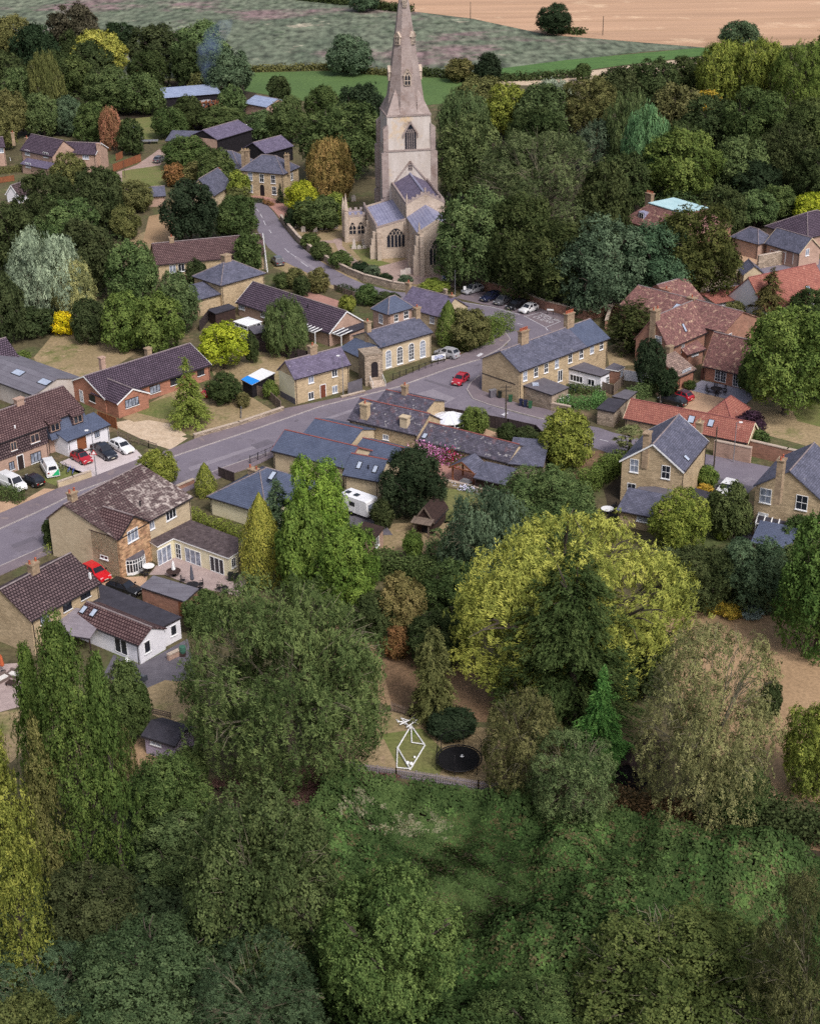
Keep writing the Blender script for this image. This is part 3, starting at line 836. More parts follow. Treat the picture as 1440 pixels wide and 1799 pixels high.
_tn = [0]
def tree(x0, y0, x1, y1, kind, col, label, cat='tree', name='tree', group=None, gy=None, lod=None, squash=1.0):
	bare = 'pale branches' in label or 'pale twigs' in label
	"""a tree whose crown fills this part of the survey picture and stands on the ground below it"""
	xc, yc = (x0 + x1) / 2, (y0 + y1) / 2
	hp = (y1 - y0) / 2
	if gy is not None:
		base = P(xc, gy)
		zc = zat(base.x, base.y, yc)
		pos = Vector((base.x, base.y, zc))
		s = pscale(pos)
		r = (x1 - x0) / 2 / s
		dep = math.atan2(CAMH - zc, pos.y)
		b = math.sqrt(max((hp / s) ** 2 - (r * math.sin(dep)) ** 2, (.3 * r) ** 2)) / math.cos(dep)
	else:
		zc = 3.0
		for _ in range(14):
			pos = P(xc, yc, zc)
			s = pscale(pos)
			r = (x1 - x0) / 2 / s
			dep = math.atan2(CAMH - zc, pos.y)
			b = math.sqrt(max((hp / s) ** 2 - (r * squash * math.sin(dep)) ** 2, (.38 * r) ** 2)) / math.cos(dep)
			zc = b * 1.08
	_tn[0] += 1
	v = _tn[0]
	rz = (v * 2.399) % 6.283 if squash == 1 else 0
	w = x1 - x0
	if lod is None: lod = 'top' if w > 190 else ('hi' if w > 105 else ('mid' if w > 52 else 'lo'))
	root = empty(name, (pos.x, pos.y, 0), rz)
	root.empty_display_size = 1
	tag(root, label, cat, group)
	c = inst('crown', get_crown(kind, lod, v), root, (0, 0, pos.z))
	c.scale = (r, r * squash, b)
	rr = random.Random(v)
	j = [rr.uniform(.95, 1.05) for _ in range(3)]
	c.color = (col[0] * j[0], col[1] * j[1], col[2] * j[2], 1)
	t = inst('trunk', get_trunk('sparse' if bare else kind if kind in ('cone', 'spire', 'cypress', 'yew', 'cedar', 'tall', 'sparse', 'weep') else 'round', v), root, (0, 0, pos.z))
	k = max(1.0, pos.z / b / 1.15)
	t.scale = (r, r, b * k)
	return root

def scatter(name, px, n, leaf, hfun, col, seed=1, thick=.5, thin=0):
	"""a sheet of leaves over a bumpy mound of ground"""
	rng = np.random.default_rng(seed)
	poly = np.array([P(x, y)[:2] for x, y in px])
	lo, hi = poly.min(0), poly.max(0)
	pts = np.zeros((0, 2))
	while len(pts) < n:
		q = rng.uniform(lo, hi, (n * 2, 2))
		ins = np.zeros(len(q), bool)
		for i in range(len(poly)):
			a, b = poly[i], poly[i - 1]
			c = ((a[1] > q[:, 1]) != (b[1] > q[:, 1])) & (q[:, 0] < (b[0] - a[0]) * (q[:, 1] - a[1]) / (b[1] - a[1] + 1e-9) + a[0])
			ins ^= c
		pts = np.vstack([pts, q[ins]])
	if thin: pts = pts[np.sin(pts[:, 0] * .9 + 2 * np.sin(pts[:, 1] * .7)) * np.sin(pts[:, 1] * 1.1 + 2 * np.sin(pts[:, 0] * .5)) + rng.normal(size=len(pts)) * .35 > thin]
	pts = pts[:n]
	n = len(pts)
	k = np.repeat(np.arange(max(1, n // 8)), 8)[:n]; n = len(k)
	pts = pts[k] + rng.normal(size=(n, 2)) * leaf * .7
	spt = rng.normal(size=n)[k] * .16
	spz = rng.random(n)[k]
	h, gx, gy = hfun(pts)
	z = h * (1 - thick * spz ** 2)
	pos = np.column_stack([pts, np.maximum(z, .05)])
	nrm = np.column_stack([-gx, -gy, np.ones(n)]) + rng.normal(size=(n, 3)) * .33
	sz = leaf * rng.uniform(.6, 1.4, n)
	patchy = .5 + .3 * np.sin(pts[:, 0] * .35 + 1.3 * np.sin(pts[:, 1] * .21)) * np.sin(pts[:, 1] * .31 + 2 * np.sin(pts[:, 0] * .17))
	tone = np.clip(patchy + spt + rng.normal(size=n) * .1, 0, 1)
	me = leaf_mesh(name, pos, nrm, sz, sz * .65, tone)
	o = bpy.data.objects.new(name, me)
	o.color = tuple(col[:3]) + (1,)
	link(o)
	o['kind'] = 'stuff'
	return o
def bumps(amp, base=.35, seed=0):
	rng = np.random.default_rng(seed + 77)
	ks = [(rng.normal(size=2) * f, rng.random() * 6.28, a) for f, a in ((.18, 1), (.3, .8), (.5, .6), (.8, .45), (1.3, .3), (1.9, .22)) for _ in range(3)]
	def f(p):
		h = np.zeros(len(p)); gx = np.zeros(len(p)); gy = np.zeros(len(p))
		for k, ph, a in ks:
			t = p @ k + ph
			h += a * np.sin(t); gx += a * k[0] * np.cos(t); gy += a * k[1] * np.cos(t)
		s = amp / 3.2
		return base + amp * .6 + h * s, gx * s, gy * s
	return f

def hedge(px, width, height, col, label, leaf=.2, name='hedge', dens=60, rough=.14, cat='hedge', group=None):
	"""clipped or loose hedge along a line on the ground"""
	rng = np.random.default_rng(int(abs(px[0][0] * 7 + px[0][1])) + 5)
	pts = [P(x, y) for x, y in px]
	o0 = (pts[0] + pts[-1]) / 2
	pos, nrm = [], []
	core = MB()
	for a, b in zip(pts, pts[1:]):
		d = (b - a); L = d.length; d.normalize(); s = Vector((-d.y, d.x, 0))
		per = 2 * height + width
		n = max(30, int(L * per * dens))
		u = rng.random(n) * (L + width * .6) - width * .3
		q = rng.random(n) * per
		off = np.where(q < height, -width / 2, np.where(q < height + width, q - height - width / 2, width / 2))
		z = np.where(q < height, q, np.where(q < height + width, height, per - q))
		bul = 1 + .18 * np.sin(u * 1.7) + .1 * np.sin(u * 4.1)
		off = off * bul
		z = z * (1 + .1 * np.sin(u * 1.1 + 1) + .06 * np.sin(u * 3.7))
		pp = np.array(a - o0)[None] + np.outer(u, np.array(d)) + np.outer(off, np.array(s)) + np.outer(z, [0, 0, 1.0])
		nn = np.where((q < height)[:, None], -np.array(s), np.where((q < height + width)[:, None], [0, 0, 1.0], np.array(s)))
		pos.append(pp + rng.normal(size=(n, 3)) * rough); nrm.append(nn + rng.normal(size=(n, 3)) * .5 + np.array([0, 0, .3]))
		# end faces
		m = max(10, int(width * height * dens))
		for e, sg in ((0, -1), (L, 1)):
			pp = np.array(a - o0)[None] + np.outer(np.full(m, e + sg * width * .25), np.array(d)) + np.outer((rng.random(m) - .5) * width, np.array(s)) + np.outer(rng.random(m) * height, [0, 0, 1.0])
			pos.append(pp + rng.normal(size=(m, 3)) * rough); nrm.append(np.array(d) * sg + rng.normal(size=(m, 3)) * .5)
		# twigs and leaves inside keep the hedge closed
		m = int(L * width * height * dens * .5)
		pp = np.array(a - o0)[None] + np.outer(rng.random(m) * L, np.array(d)) + np.outer((rng.random(m) - .5) * width * .8, np.array(s)) + np.outer(rng.random(m) * height * .9, [0, 0, 1.0])
		pos.append(pp); nrm.append(rng.normal(size=(m, 3)))
	pos = np.concatenate(pos); nrm = np.concatenate(nrm)
	pos[:, 2] = np.maximum(pos[:, 2], .02)
	n = len(pos)
	sz = leaf * rng.uniform(.7, 1.4, n)
	tone = np.clip(.5 + rng.normal(size=n) * .2, 0, 1)
	o = bpy.data.objects.new(name, leaf_mesh(name, pos, nrm, sz, sz * .65, tone))
	o.location = (o0.x, o0.y, 0)
	o.color = tuple(col[:3]) + (1,)
	link(o)
	return tag(o, label, cat, group)
# foliage colours
DK, MG, BR, BGN, OL = C(64, 74, 46), C(78, 92, 54), C(94, 110, 56), C(84, 100, 76), C(100, 100, 62)
YL, GO, RU, GW, TN = C(154, 152, 72), C(170, 148, 62), C(126, 96, 62), C(138, 150, 130), C(144, 122, 82)
YW, PU, LI, DG, AS = C(66, 70, 42), C(66, 46, 58), C(118, 128, 60), C(48, 60, 42), C(86, 102, 64)
LM = C(146, 156, 50)
# ------------------------------------------------------------------ buildings
_wm = {}
def window_meshes(w, h, style, glass):
	k = (round(w, 2), round(h, 2), style, glass.name)
	if k in _wm: return _wm[k]
	fr, pn, sl = MB(), MB(), MB()
	t = .075
	if style in ('round', 'pointed'):
		n = 10
		def outline(e):
			W = w / 2 + e; pts = []
			prise = min(w * .75, h * .42)
			spring = h - (w / 2 if style == 'round' else prise)
			if style == 'round':
				for i in range(n + 1):
					a = math.pi * i / n
					pts.append((W * math.cos(a), spring + W * math.sin(a)))
			else:
				rise = prise + e
				for i in range(n + 1):
					s = 1 - abs(2 * i / n - 1)
					x = W * (1 - 2 * i / n)
					pts.append((x, spring + rise * (1 - (1 - s) ** 1.9)))
			return [(W, -e)] + pts + [(-W, -e)]
		o1, o2 = outline(.1), outline(0)
		for i in range(len(o1)):
			j = (i + 1) % len(o1)
			A, B_, Cc, D = o1[i], o1[j], o2[j], o2[i]
			fr.face([(A[0], -.08, A[1]), (D[0], -.08, D[1]), (Cc[0], -.08, Cc[1]), (B_[0], -.08, B_[1])])
			fr.face([(A[0], -.08, A[1]), (B_[0], -.08, B_[1]), (B_[0], 0, B_[1]), (A[0], 0, A[1])])
			fr.face([(D[0], -.08, D[1]), (D[0], 0, D[1]), (Cc[0], 0, Cc[1]), (Cc[0], -.08, Cc[1])])
		pn.face([(x, -.02, z) for x, z in reversed(o2)])
		nm = 1 if style == 'round' else (1 if w < 1.6 else 4)
		if style == 'round':
			fr.box(-.03, -.06, 0, .03, -.021, h - .02)
			k2 = max(3, int(h / .55))
			for i in range(1, k2): fr.box(-w / 2, -.055, h * i / k2 - .02, w / 2, -.022, h * i / k2 + .02)
			for x in (-w * .25, w * .25): fr.box(x - .015, -.05, 0, x + .015, -.023, h * .86)
		else:
			spring = h - min(w * .75, h * .42)
			for i in range(1, nm + 1):
				x = -w / 2 + w * i / (nm + 1)
				fr.box(x - .07, -.07, 0, x + .07, -.021, spring + (.1 if nm > 1 else .25 * h))
			# tracery: crossing ribs in the head
			cells = nm + 1
			for i in range(cells):
				x0 = -w / 2 + w * i / cells; x1 = x0 + w / cells; xm = (x0 + x1) / 2
				top = spring + w / cells * .9
				fr.bar((x0, -.05, spring), (xm, -.05, top), .07, .1); fr.bar((x1, -.05, spring), (xm, -.05, top), .07, .1)
				if nm > 1:
					t2 = min(h - .12 - abs(xm) ** 2 * .42, top + w / cells * .9)
					if t2 > top:
						fr.bar((xm, -.05, top), (x0, -.05, t2), .07, .1); fr.bar((xm, -.05, top), (x1, -.05, t2), .07, .1)
			if nm == 1: fr.box(-w / 2, -.06, h * .32, w / 2, -.022, h * .32 + .12)
		sl.box(-w / 2 - .14, -.16, -.2, w / 2 + .14, 0, -.1)
	else:
		fr.box(-w / 2, -.06, 0, -w / 2 + t, 0, h); fr.box(w / 2 - t, -.06, 0, w / 2, 0, h)
		fr.box(-w / 2 + t, -.06, 0, w / 2 - t, 0, t); fr.box(-w / 2 + t, -.06, h - t, w / 2 - t, 0, h)
		iw = w - 2 * t
		def vb(x, q=.05): fr.box(x - q / 2, -.055, t, x + q / 2, -.021, h - t)
		def hb(z, q=.05): fr.box(-w / 2 + t, -.05, z - q / 2, w / 2 - t, -.022, z + q / 2)
		if style == 'sash': hb(h * .5, .07); vb(0, .03)
		elif style == 'case': [vb(-w / 2 + w * i / max(2, round(w / .62)), .08) for i in range(1, max(2, round(w / .62)))]
		elif style == 'grid': vb(0, .05); hb(h * .33, .04); hb(h * .66, .04)
		elif style == 'french':
			k2 = max(2, round(w / .85))
			for i in range(1, k2): vb(-w / 2 + w * i / k2, .1)
		elif style == 'frenchgrid':
			vb(0, .1); vb(-w / 4, .03); vb(w / 4, .03)
			for i in (1, 2, 3): hb(h * i / 4, .03)
		pn.face([(-w / 2 + t, -.02, t), (w / 2 - t, -.02, t), (w / 2 - t, -.02, h - t), (-w / 2 + t, -.02, h - t)])
		sl.box(-w / 2 - .06, -.14, -.09, w / 2 + .06, 0, -.003)
	_wm[k] = (fr, pn, sl)
	return _wm[k]
_mc = {}
def cached(mb, name, mat):
	k = (id(mb), name, mat.name)
	if k not in _mc: _mc[k] = mb.mesh(name, mat)
	return _mc[k]

class House:
	def __init__(s, name, label, loc, th, L, D, h, cat='house', group=None):
		s.root = empty(name, loc, th)
		s.root.empty_display_size = 2
		tag(s.root, label, cat, group)
		s.o, s.th, s.L, s.D, s.h = Vector(loc), th, L, D, h
		s.rp, s.rise, s.oh, s.rt = .5, 0, .3, 'flat'
		s.inv = Matrix.Rotation(-th, 3, 'Z')
		s.nwin = 0
	def local(s, p): return s.inv @ (Vector(p) - s.o)
	def world(s, p): return s.o + s.inv.transposed() @ Vector(p)
	def lray(s, px, py): return s.local((0, 0, CAMH)), s.inv @ ray(px, py)
	def hit(s, px, py, p0, n):
		o, d = s.lray(px, py)
		t = (Vector(p0) - o).dot(n) / d.dot(n)
		return o + d * t
	def fplane(s, f):
		return {'f': ((0, 0, 0), Vector((0, -1, 0))), 'r': ((s.L, 0, 0), Vector((1, 0, 0))), 'l': ((0, 0, 0), Vector((-1, 0, 0)))}[f]
	def on(s, f, px, py):
		p0, n = s.fplane(f)
		return s.hit(px, py, p0, n)
	ROT = {'f': 0, 'r': math.pi / 2, 'l': -math.pi / 2}
	def window(s, f, px, py, w, h, style='sash', frame=None, glass=None, sill=True, off=0.0):
		c = s.on(f, px, py)
		n = s.fplane(f)[1]
		s.nwin += 1
		g = glass or (m_cglass if s.nwin % 3 == 1 else m_glass)
		fr, pn, sl = window_meshes(w, h, style, g)
		loc = c + n * (.004 + off) - Vector((0, 0, h / 2))
		o = inst('window', cached(fr, 'window', frame or m_wpaint), s.root, loc, s.ROT[f])
		inst('pane', cached(pn, 'pane', g), o)
		if sill: inst('sill', cached(sl, 'sill', frame if frame in (m_clunch,) else m_wpaint), o)
		return o
	def door(s, f, px, py, w=.95, h=2.05, col=(.2, .08, .04), arch=False, frame=None, z0=None):
		c = s.on(f, px, py)
		n = s.fplane(f)[1]
		z = max(0, c.z - h / 2) if z0 is None else z0
		mb = MB()
		if arch:
			pts = [(w / 2, 0), (w / 2, h - w / 2)] + [(w / 2 * math.cos(math.pi * i / 8), h - w / 2 + w / 2 * math.sin(math.pi * i / 8)) for i in range(1, 8)] + [(-w / 2, h - w / 2), (-w / 2, 0)]
			mb.face([(x, -.04, q) for x, q in reversed(pts)])
			for (a, b) in zip(pts, pts[1:] + pts[:1]): mb.face([(a[0], -.04, a[1]), (a[0], 0, a[1]), (b[0], 0, b[1]), (b[0], -.04, b[1])])
		else:
			mb.box(-w / 2, -.04, 0, w / 2, 0, h)
			for zz in (.25, h * .55): mb.box(-w * .32, -.055, zz, w * .32, -.041, zz + h * .3)
		o = mb.build('door', DULL, s.root)
		o.color = tuple(col) + (1,)
		o.location = c * 1.0
		o.location.z = z
		o.location += n * .004
		o.rotation_euler.z = s.ROT[f]
		if not arch:
			fb = MB()
			fb.box(-w / 2 - .1, -.07, 0, -w / 2 - .003, 0, h + .1); fb.box(w / 2 + .003, -.07, 0, w / 2 + .1, 0, h + .1); fb.box(-w / 2 - .003, -.07, h + .003, w / 2 + .003, 0, h + .1)
			fb.build('door_frame', frame or m_wpaint, o)
		k = MB(); k.box(w * .36, -.1, 1.0, w * .42, -.056, 1.12); k.build('handle', m_dark, o)
		return o
	def walls(s, mat, gable=None, parent=None):
		L, D, h = s.L, s.D, s.h
		mb = MB()
		r = h + s.rise
		mid = D * s.rp
		t = s.rt
		if t == 'gable':
			mb.face([(0, 0, 0), (L, 0, 0), (L, 0, h), (0, 0, h)]); mb.face([(L, D, 0), (0, D, 0), (0, D, h), (L, D, h)])
			mb.face([(L, 0, 0), (L, D, 0), (L, D, h), (L, mid, r - .03), (L, 0, h)]); mb.face([(0, D, 0), (0, 0, 0), (0, 0, h), (0, mid, r - .03), (0, D, h)])
		elif t == 'cross':
			mx = L / 2
			mb.face([(0, 0, 0), (L, 0, 0), (L, 0, h), (mx, 0, r - .03), (0, 0, h)]); mb.face([(L, D, 0), (0, D, 0), (0, D, h), (mx, D, r - .03), (L, D, h)])
			mb.face([(L, 0, 0), (L, D, 0), (L, D, h), (L, 0, h)]); mb.face([(0, D, 0), (0, 0, 0), (0, 0, h), (0, D, h)])
		elif t == 'lean':
			mb.face([(0, 0, 0), (L, 0, 0), (L, 0, h), (0, 0, h)]); mb.face([(L, D, 0), (0, D, 0), (0, D, r), (L, D, r)])
			mb.face([(L, 0, 0), (L, D, 0), (L, D, r - .03), (L, 0, h - .03)]); mb.face([(0, D, 0), (0, 0, 0), (0, 0, h - .03), (0, D, r - .03)])
		else:
			mb.prism([(0, 0), (L, 0), (L, D), (0, D)], 0, h)
		o = mb.build('wall', mat, s.root)
		return o
	def roof(s, mat, ridge=m_ridge, verge=None, gutter=True, t=.14, inset=None):
		L, D, h, oh, rise, rp = s.L, s.D, s.h, s.oh, s.rise, s.rp
		mb = MB()
		rt = s.rt
		rg = MB(); bb = MB(); gt = MB()
		v = .22 if rt != 'flat' else 0
		if rt == 'gable':
			mid = D * rp
			r = h + rise
			sf, sb_ = rise / mid, rise / (D - mid)
			up = .1
			mb.slab([(-v, -oh, h - sf * oh + up), (L + v, -oh, h - sf * oh + up), (L + v, mid, r + up), (-v, mid, r + up)], t)
			mb.slab([(L + v, D + oh, h - sb_ * oh + up), (-v, D + oh, h - sb_ * oh + up), (-v, mid, r + up), (L + v, mid, r + up)], t)
			rg.tube((-v, mid, r + up), (L + v, mid, r + up), .11, .11, 6)
			for x in (-v - .03, L + v + .03):
				bb.bar((x, -oh, h - sf * oh), (x, mid, r), .05, .2); bb.bar((x, D + oh, h - sb_ * oh), (x, mid, r), .05, .2)
			gt.box(-v, -oh - .12, h - sf * oh - .06, L + v, -oh - .005, h - sf * oh + .05)
		elif rt == 'cross':
			mx = L / 2; r = h + rise; sl = rise / mx; up = .1
			mb.slab([(-oh, D + v, h - sl * oh + up), (-oh, -v, h - sl * oh + up), (mx, -v, r + up), (mx, D + v, r + up)], t)
			mb.slab([(L + oh, -v, h - sl * oh + up), (L + oh, D + v, h - sl * oh + up), (mx, D + v, r + up), (mx, -v, r + up)], t)
			rg.tube((mx, -v, r + up), (mx, D + v, r + up), .11, .11, 6)
			y = -v - .03
			bb.bar((-oh, y, h - sl * oh), (mx, y, r), .05, .2); bb.bar((L + oh, y, h - sl * oh), (mx, y, r), .05, .2)
			gt.box(L + oh + .005, -v, h - sl * oh - .06, L + oh + .12, D, h - sl * oh + .05)
		elif rt == 'lean':
			sl = rise / D; up = .08
			mb.slab([(-v, -oh, h - sl * oh + up), (L + v, -oh, h - sl * oh + up), (L + v, D, h + rise + up), (-v, D, h + rise + up)], t)
			gt.box(-v, -oh - .12, h - sl * oh - .06, L + v, -oh - .005, h - sl * oh + .05)
		elif rt == 'hip':
			x0, x1, y0, y1 = -oh, L + oh, -oh, D + oh
			i = min(x1 - x0, y1 - y0) / 2 if inset is None else inset
			ze = h + .02; r = h + rise
			if x1 - x0 >= y1 - y0: a, b = (x0 + i, (y0 + y1) / 2, r), (x1 - i, (y0 + y1) / 2, r)
			else: a, b = ((x0 + x1) / 2, y0 + i, r), ((x0 + x1) / 2, y1 - i, r)
			c = [(x0, y0, ze), (x1, y0, ze), (x1, y1, ze), (x0, y1, ze)]
			if x1 - x0 >= y1 - y0:
				fs = [[c[0], c[1], b, a], [c[1], c[2], b], [c[2], c[3], a, b], [c[3], c[0], a]]
			else:
				fs = [[c[0], c[1], a], [c[1], c[2], b, a], [c[2], c[3], b], [c[3], c[0], a, b]]
			for f in fs: mb.face(f)
			mb.face([c[3], c[2], c[1], c[0]])
			if (Vector(a) - Vector(b)).length > .1: rg.tube(a, b, .1, .1, 6)
			for q in c:
				e = a if (Vector(q) - Vector(a)).length < (Vector(q) - Vector(b)).length else b
				rg.tube(Vector(q) + Vector((0, 0, .03)), Vector(e) + Vector((0, 0, .02)), .08, .08, 5)
			gt.box(x0 - .1, y0 - .1, ze - .14, x1 + .1, y0 - .003, ze - .01); gt.box(x0 - .1, y0 - .003, ze - .14, x0 - .003, y1, ze - .01); gt.box(x1 + .003, y0 - .003, ze - .14, x1 + .1, y1, ze - .01)
		else:
			mb.prism([(-oh, -oh), (L + oh, -oh), (L + oh, D + oh), (-oh, D + oh)], h + .004, h + .2)
		o = mb.build('roof', mat, s.root)
		if rt in ('gable', 'cross', 'hip') and ridge: rg.build('ridge', ridge, o)
		if verge: bb.build('bargeboard', verge, o)
		if gutter and gt.f: gt.build('gutter', m_gutter, o)
		s.roofo = o
		return o
	def rplane(s, side='f'):
		if s.rt == 'gable':
			mid = s.D * s.rp; sl = s.rise / mid
			return Vector((0, 0, s.h + .1)), Vector((0, -sl, 1)).normalized(), sl
		if s.rt == 'lean':
			sl = s.rise / s.D
			return Vector((0, 0, s.h + .08)), Vector((0, -sl, 1)).normalized(), sl
		if s.rt == 'hip':
			sl = s.rise / (min(s.L, s.D) / 2 + s.oh)
			return Vector((0, -s.oh, s.h + .02)), Vector((0, -sl, 1)).normalized(), sl
		return Vector((0, 0, s.h + .2)), Vector((0, 0, 1)), 0
	def skylight(s, px, py, w=.7, h=1.1):
		p0, n, sl = s.rplane()
		c = s.hit(px, py, p0, n)
		up = Vector((0, 1, sl)).normalized()
		mb = MB(); gl = MB()
		q = [c + Vector((1, 0, 0)) * a * w / 2 + up * b * h / 2 + n * .1 for a, b in ((-1, -1), (1, -1), (1, 1), (-1, 1))]
		mb.slab(q, .12)
		o = mb.build('rooflight', m_dark, s.root)
		q = [c + Vector((1, 0, 0)) * a * (w / 2 - .09) + up * b * (h / 2 - .09) + n * .115 for a, b in ((-1, -1), (1, -1), (1, 1), (-1, 1))]
		gl.face(q)
		gl.build('pane', m_rooflight, o)
	def vent(s, px, py, hh=.5, mat=None):
		p0, n, sl = s.rplane()
		c = s.hit(px, py, p0, n)
		mb = MB(); mb.tube(c - Vector((0, 0, .2)), c + Vector((0, 0, hh)), .09, .09, 7); mb.tube(c + Vector((0, 0, hh)), c + Vector((0, 0, hh + .1)), .14, .12, 7)
		mb.build('flue', mat or m_dark, s.root)
	def chimney(s, px, py, v=.5, w=.9, d=.7, pots=2, mat=None, pot=None, base=None, cap=None):
		"""stack whose top centre shows at this position, standing on the line y = D*v"""
		y = s.D * v
		c = s.hit(px, py, (0, y, 0), Vector((0, 1, 0)))
		ph = .38 if pots else 0
		zt = c.z - ph * .6
		zb = s.h * .9 if base is None else base
		mb = MB()
		x = c.x
		mb.box(x - w / 2, y - d / 2, zb, x + w / 2, y + d / 2, zt - .28)
		mb.box(x - w / 2 - .06, y - d / 2 - .06, zt - .28, x + w / 2 + .06, y + d / 2 + .06, zt - .14)
		mb.box(x - w / 2 - .12, y - d / 2 - .12, zt - .14, x + w / 2 + .12, y + d / 2 + .12, zt)
		o = mb.build('chimney', mat or m_lichen, s.root)
		for i in range(pots):
			xx = x + (i - (pots - 1) / 2) * (w - .2) / max(1, pots - 1) if pots > 1 else x
			pb = MB(); pb.lathe([(.13, 0), (.15, .04), (.12, .1), (.11, .36), (.14, .38), (.13, .44)], (0, 0, 0), 8)
			q = pb.build('chimney_pot', pot or m_pot, o, True); q.location = (xx, y, zt)
	def downpipe(s, f='f', u=.15):
		mb = MB()
		x = u if u >= 0 else (s.L + u)
		mb.tube((x, -.07, 0), (x, -.07, s.h - .05), .045, .045, 6); mb.tube((x, -.07, s.h - .05), (x, -s.oh, s.h - .02), .045, .045, 6)
		mb.build('downpipe', m_gutter, s.root)

def house(name, label, A, B, Cp=None, at='A', apex=None, apat=None, g=None, gat='A', h=None, D=None, roof='gable', rp=.5, rise=None, wall=None, rmat=None, ridge=m_ridge, verge=None, oh=.3, cat='house', group=None, gutter=True, pipe=True, nowall=False, inset=None, base=None):
	if h is None: h = hsolve({'A': A, 'B': B, 'C': Cp}[gat], g)
	a, b = P(*A, h), P(*B, h)
	d = b - a
	L = d.length
	th = math.atan2(d.y, d.x)
	yv = Vector((-math.sin(th), math.cos(th), 0))
	if D is None:
		c = P(*Cp, h)
		D = max(1.0, (c - (a if at == 'A' else b)).dot(yv))
	H = House(name, label, (a.x, a.y, 0), th, L, D, h, cat, group)
	H.rt, H.rp, H.oh = roof, rp, oh
	if rise is None:
		if apex:
			ap = apat or at
			if roof == 'cross': q = H.world((L / 2, 0, 0))
			elif roof == 'hip': q = H.world((min(L, D) / 2 if ap == 'A' else L - min(L, D) / 2, D / 2, 0)) if L >= D else H.world((L / 2, D / 2, 0))
			else: q = H.world((0 if ap == 'A' else L, D * rp, 0))
			rise = zat(q.x, q.y, apex[1]) - h - .1
		else: rise = {'flat': 0, 'lean': .9}.get(roof, .38 * (L if roof == 'cross' else D))
	H.rise = max(.25, min(rise, 7)) if roof != 'flat' else 0
	if not nowall: H.walls(wall)
	H.roof(rmat, ridge, verge, gutter, inset=inset)
	if pipe and not nowall and roof in ('gable', 'hip', 'lean'): H.downpipe('f', -.2); H.downpipe('f', .2)
	print('H %-62s L%.1f D%.1f h%.1f rise%.1f th%.0f' % (label[:62], L, D, h, H.rise, math.degrees(th)))
	return H

def poly_house(name, label, px, h, wall, rmat, fascia=None, cat='extension', group=None, over=.15):
	"""flat-roofed building on any plan; px is the roof outline at height h, walls stand a little inside it"""
	pts = [P(x, y, h) for x, y in px]
	if area2(pts) < 0: pts.reverse(); px = list(reversed(px))
	o = sum(pts, Vector()) / len(pts); o.z = 0
	root = empty(name, o)
	tag(root, label, cat, group)
	loc = [((p - o).x, (p - o).y) for p in pts]
	n = len(loc)
	ins = []
	for i in range(n):
		p, q, r = Vector(loc[i - 1]), Vector(loc[i]), Vector(loc[(i + 1) % n])
		d1, d2 = (q - p).normalized(), (r - q).normalized()
		n1, n2 = Vector((-d1.y, d1.x)), Vector((-d2.y, d2.x))
		k = (n1 + n2); k = k / max(.3, k.dot(n1))
		ins.append(tuple(q + k * over))
	mb = MB(); mb.prism(ins, 0, h - .1, 0, None, False); w = mb.build('wall', wall, root)
	rb = MB(); rb.prism(loc, h + .06, h + .1); r = rb.build('roof', rmat, root)
	fb = MB(); fb.prism(loc, h - .12, h + .058); fb.build('fascia', fascia or m_gutter, r)
	class H: pass
	X = H(); X.root, X.o, X.ins, X.h = root, o, ins, h
	def edge_frame(i):
		a, b = Vector(ins[i]), Vector(ins[(i + 1) % n])
		d = (b - a).normalized()
		return a, d, Vector((d.y, -d.x))
	def window(x, y, w, hh, style='case', frame=None, glass=None, sill=True):
		ro, rd = Vector((0, 0, CAMH)) - o, ray(x, y)
		best = None
		for i in range(n):
			a, d, nn = edge_frame(i)
			n3 = Vector((nn.x, nn.y, 0))
			if rd.dot(n3) >= 0: continue
			t = (Vector((a.x, a.y, 0)) - ro).dot(n3) / rd.dot(n3)
			c = ro + rd * t
			u = (c.xy - a).dot(d); Ld = (Vector(ins[(i + 1) % n]) - a).length
			pen = max(0, w / 2 - u) + max(0, u - Ld + w / 2) + max(0, -c.z) + max(0, c.z - h)
			if best is None or pen < best[0]: best = (pen, c, d, n3)
		_, c, d, n3 = best
		fr, pn, sl = window_meshes(w, hh, style, glass or m_glass)
		q = inst('window', cached(fr, 'window', frame or m_wpaint), root, c + n3 * .004 - Vector((0, 0, min(hh / 2, c.z - .03))), math.atan2(d.y, d.x))
		inst('pane', cached(pn, 'pane', glass or m_glass), q)
		if sill: inst('sill', cached(sl, 'sill', m_wpaint), q)
	X.window = window
	X.edge = edge_frame
	print('PH %-60s area %.1f' % (label[:60], area2(loc) / 2))
	return X
# ------------------------------------------------------------------ houses round the junction
W, DW = m_wpaint, m_dwood
h1 = house('terrace', 'long yellow brick terrace with grey and blue slate roof on the junction corner', (912.2, 651.2), (1066.9, 593.3), (844.9, 630), apex=(880.4, 615.8), g=(912, 709), wall=m_ybrick, rmat=m_slate)
for x, y in ((921.7, 660.6), (940.6, 653.6), (958.7, 646.5), (977.2, 638.7), (1000.8, 629.2), (1020.4, 621.7), (1039, 613), (1055.6, 606.3)): h1.window('f', x, y, .95, 1.55)
h1.window('f', 983, 660, 1.1, 1.9, 'french')
h1.chimney(919.3, 577.5, .5, 1.7, .8, 5); h1.chimney(999.6, 547, .5, 1.7, .8, 5)
mb = MB(); mb.box(-.05, .8, 2.9, -.004, h1.D, 3.05); mb.build('string_course', m_gutter, h1.root)
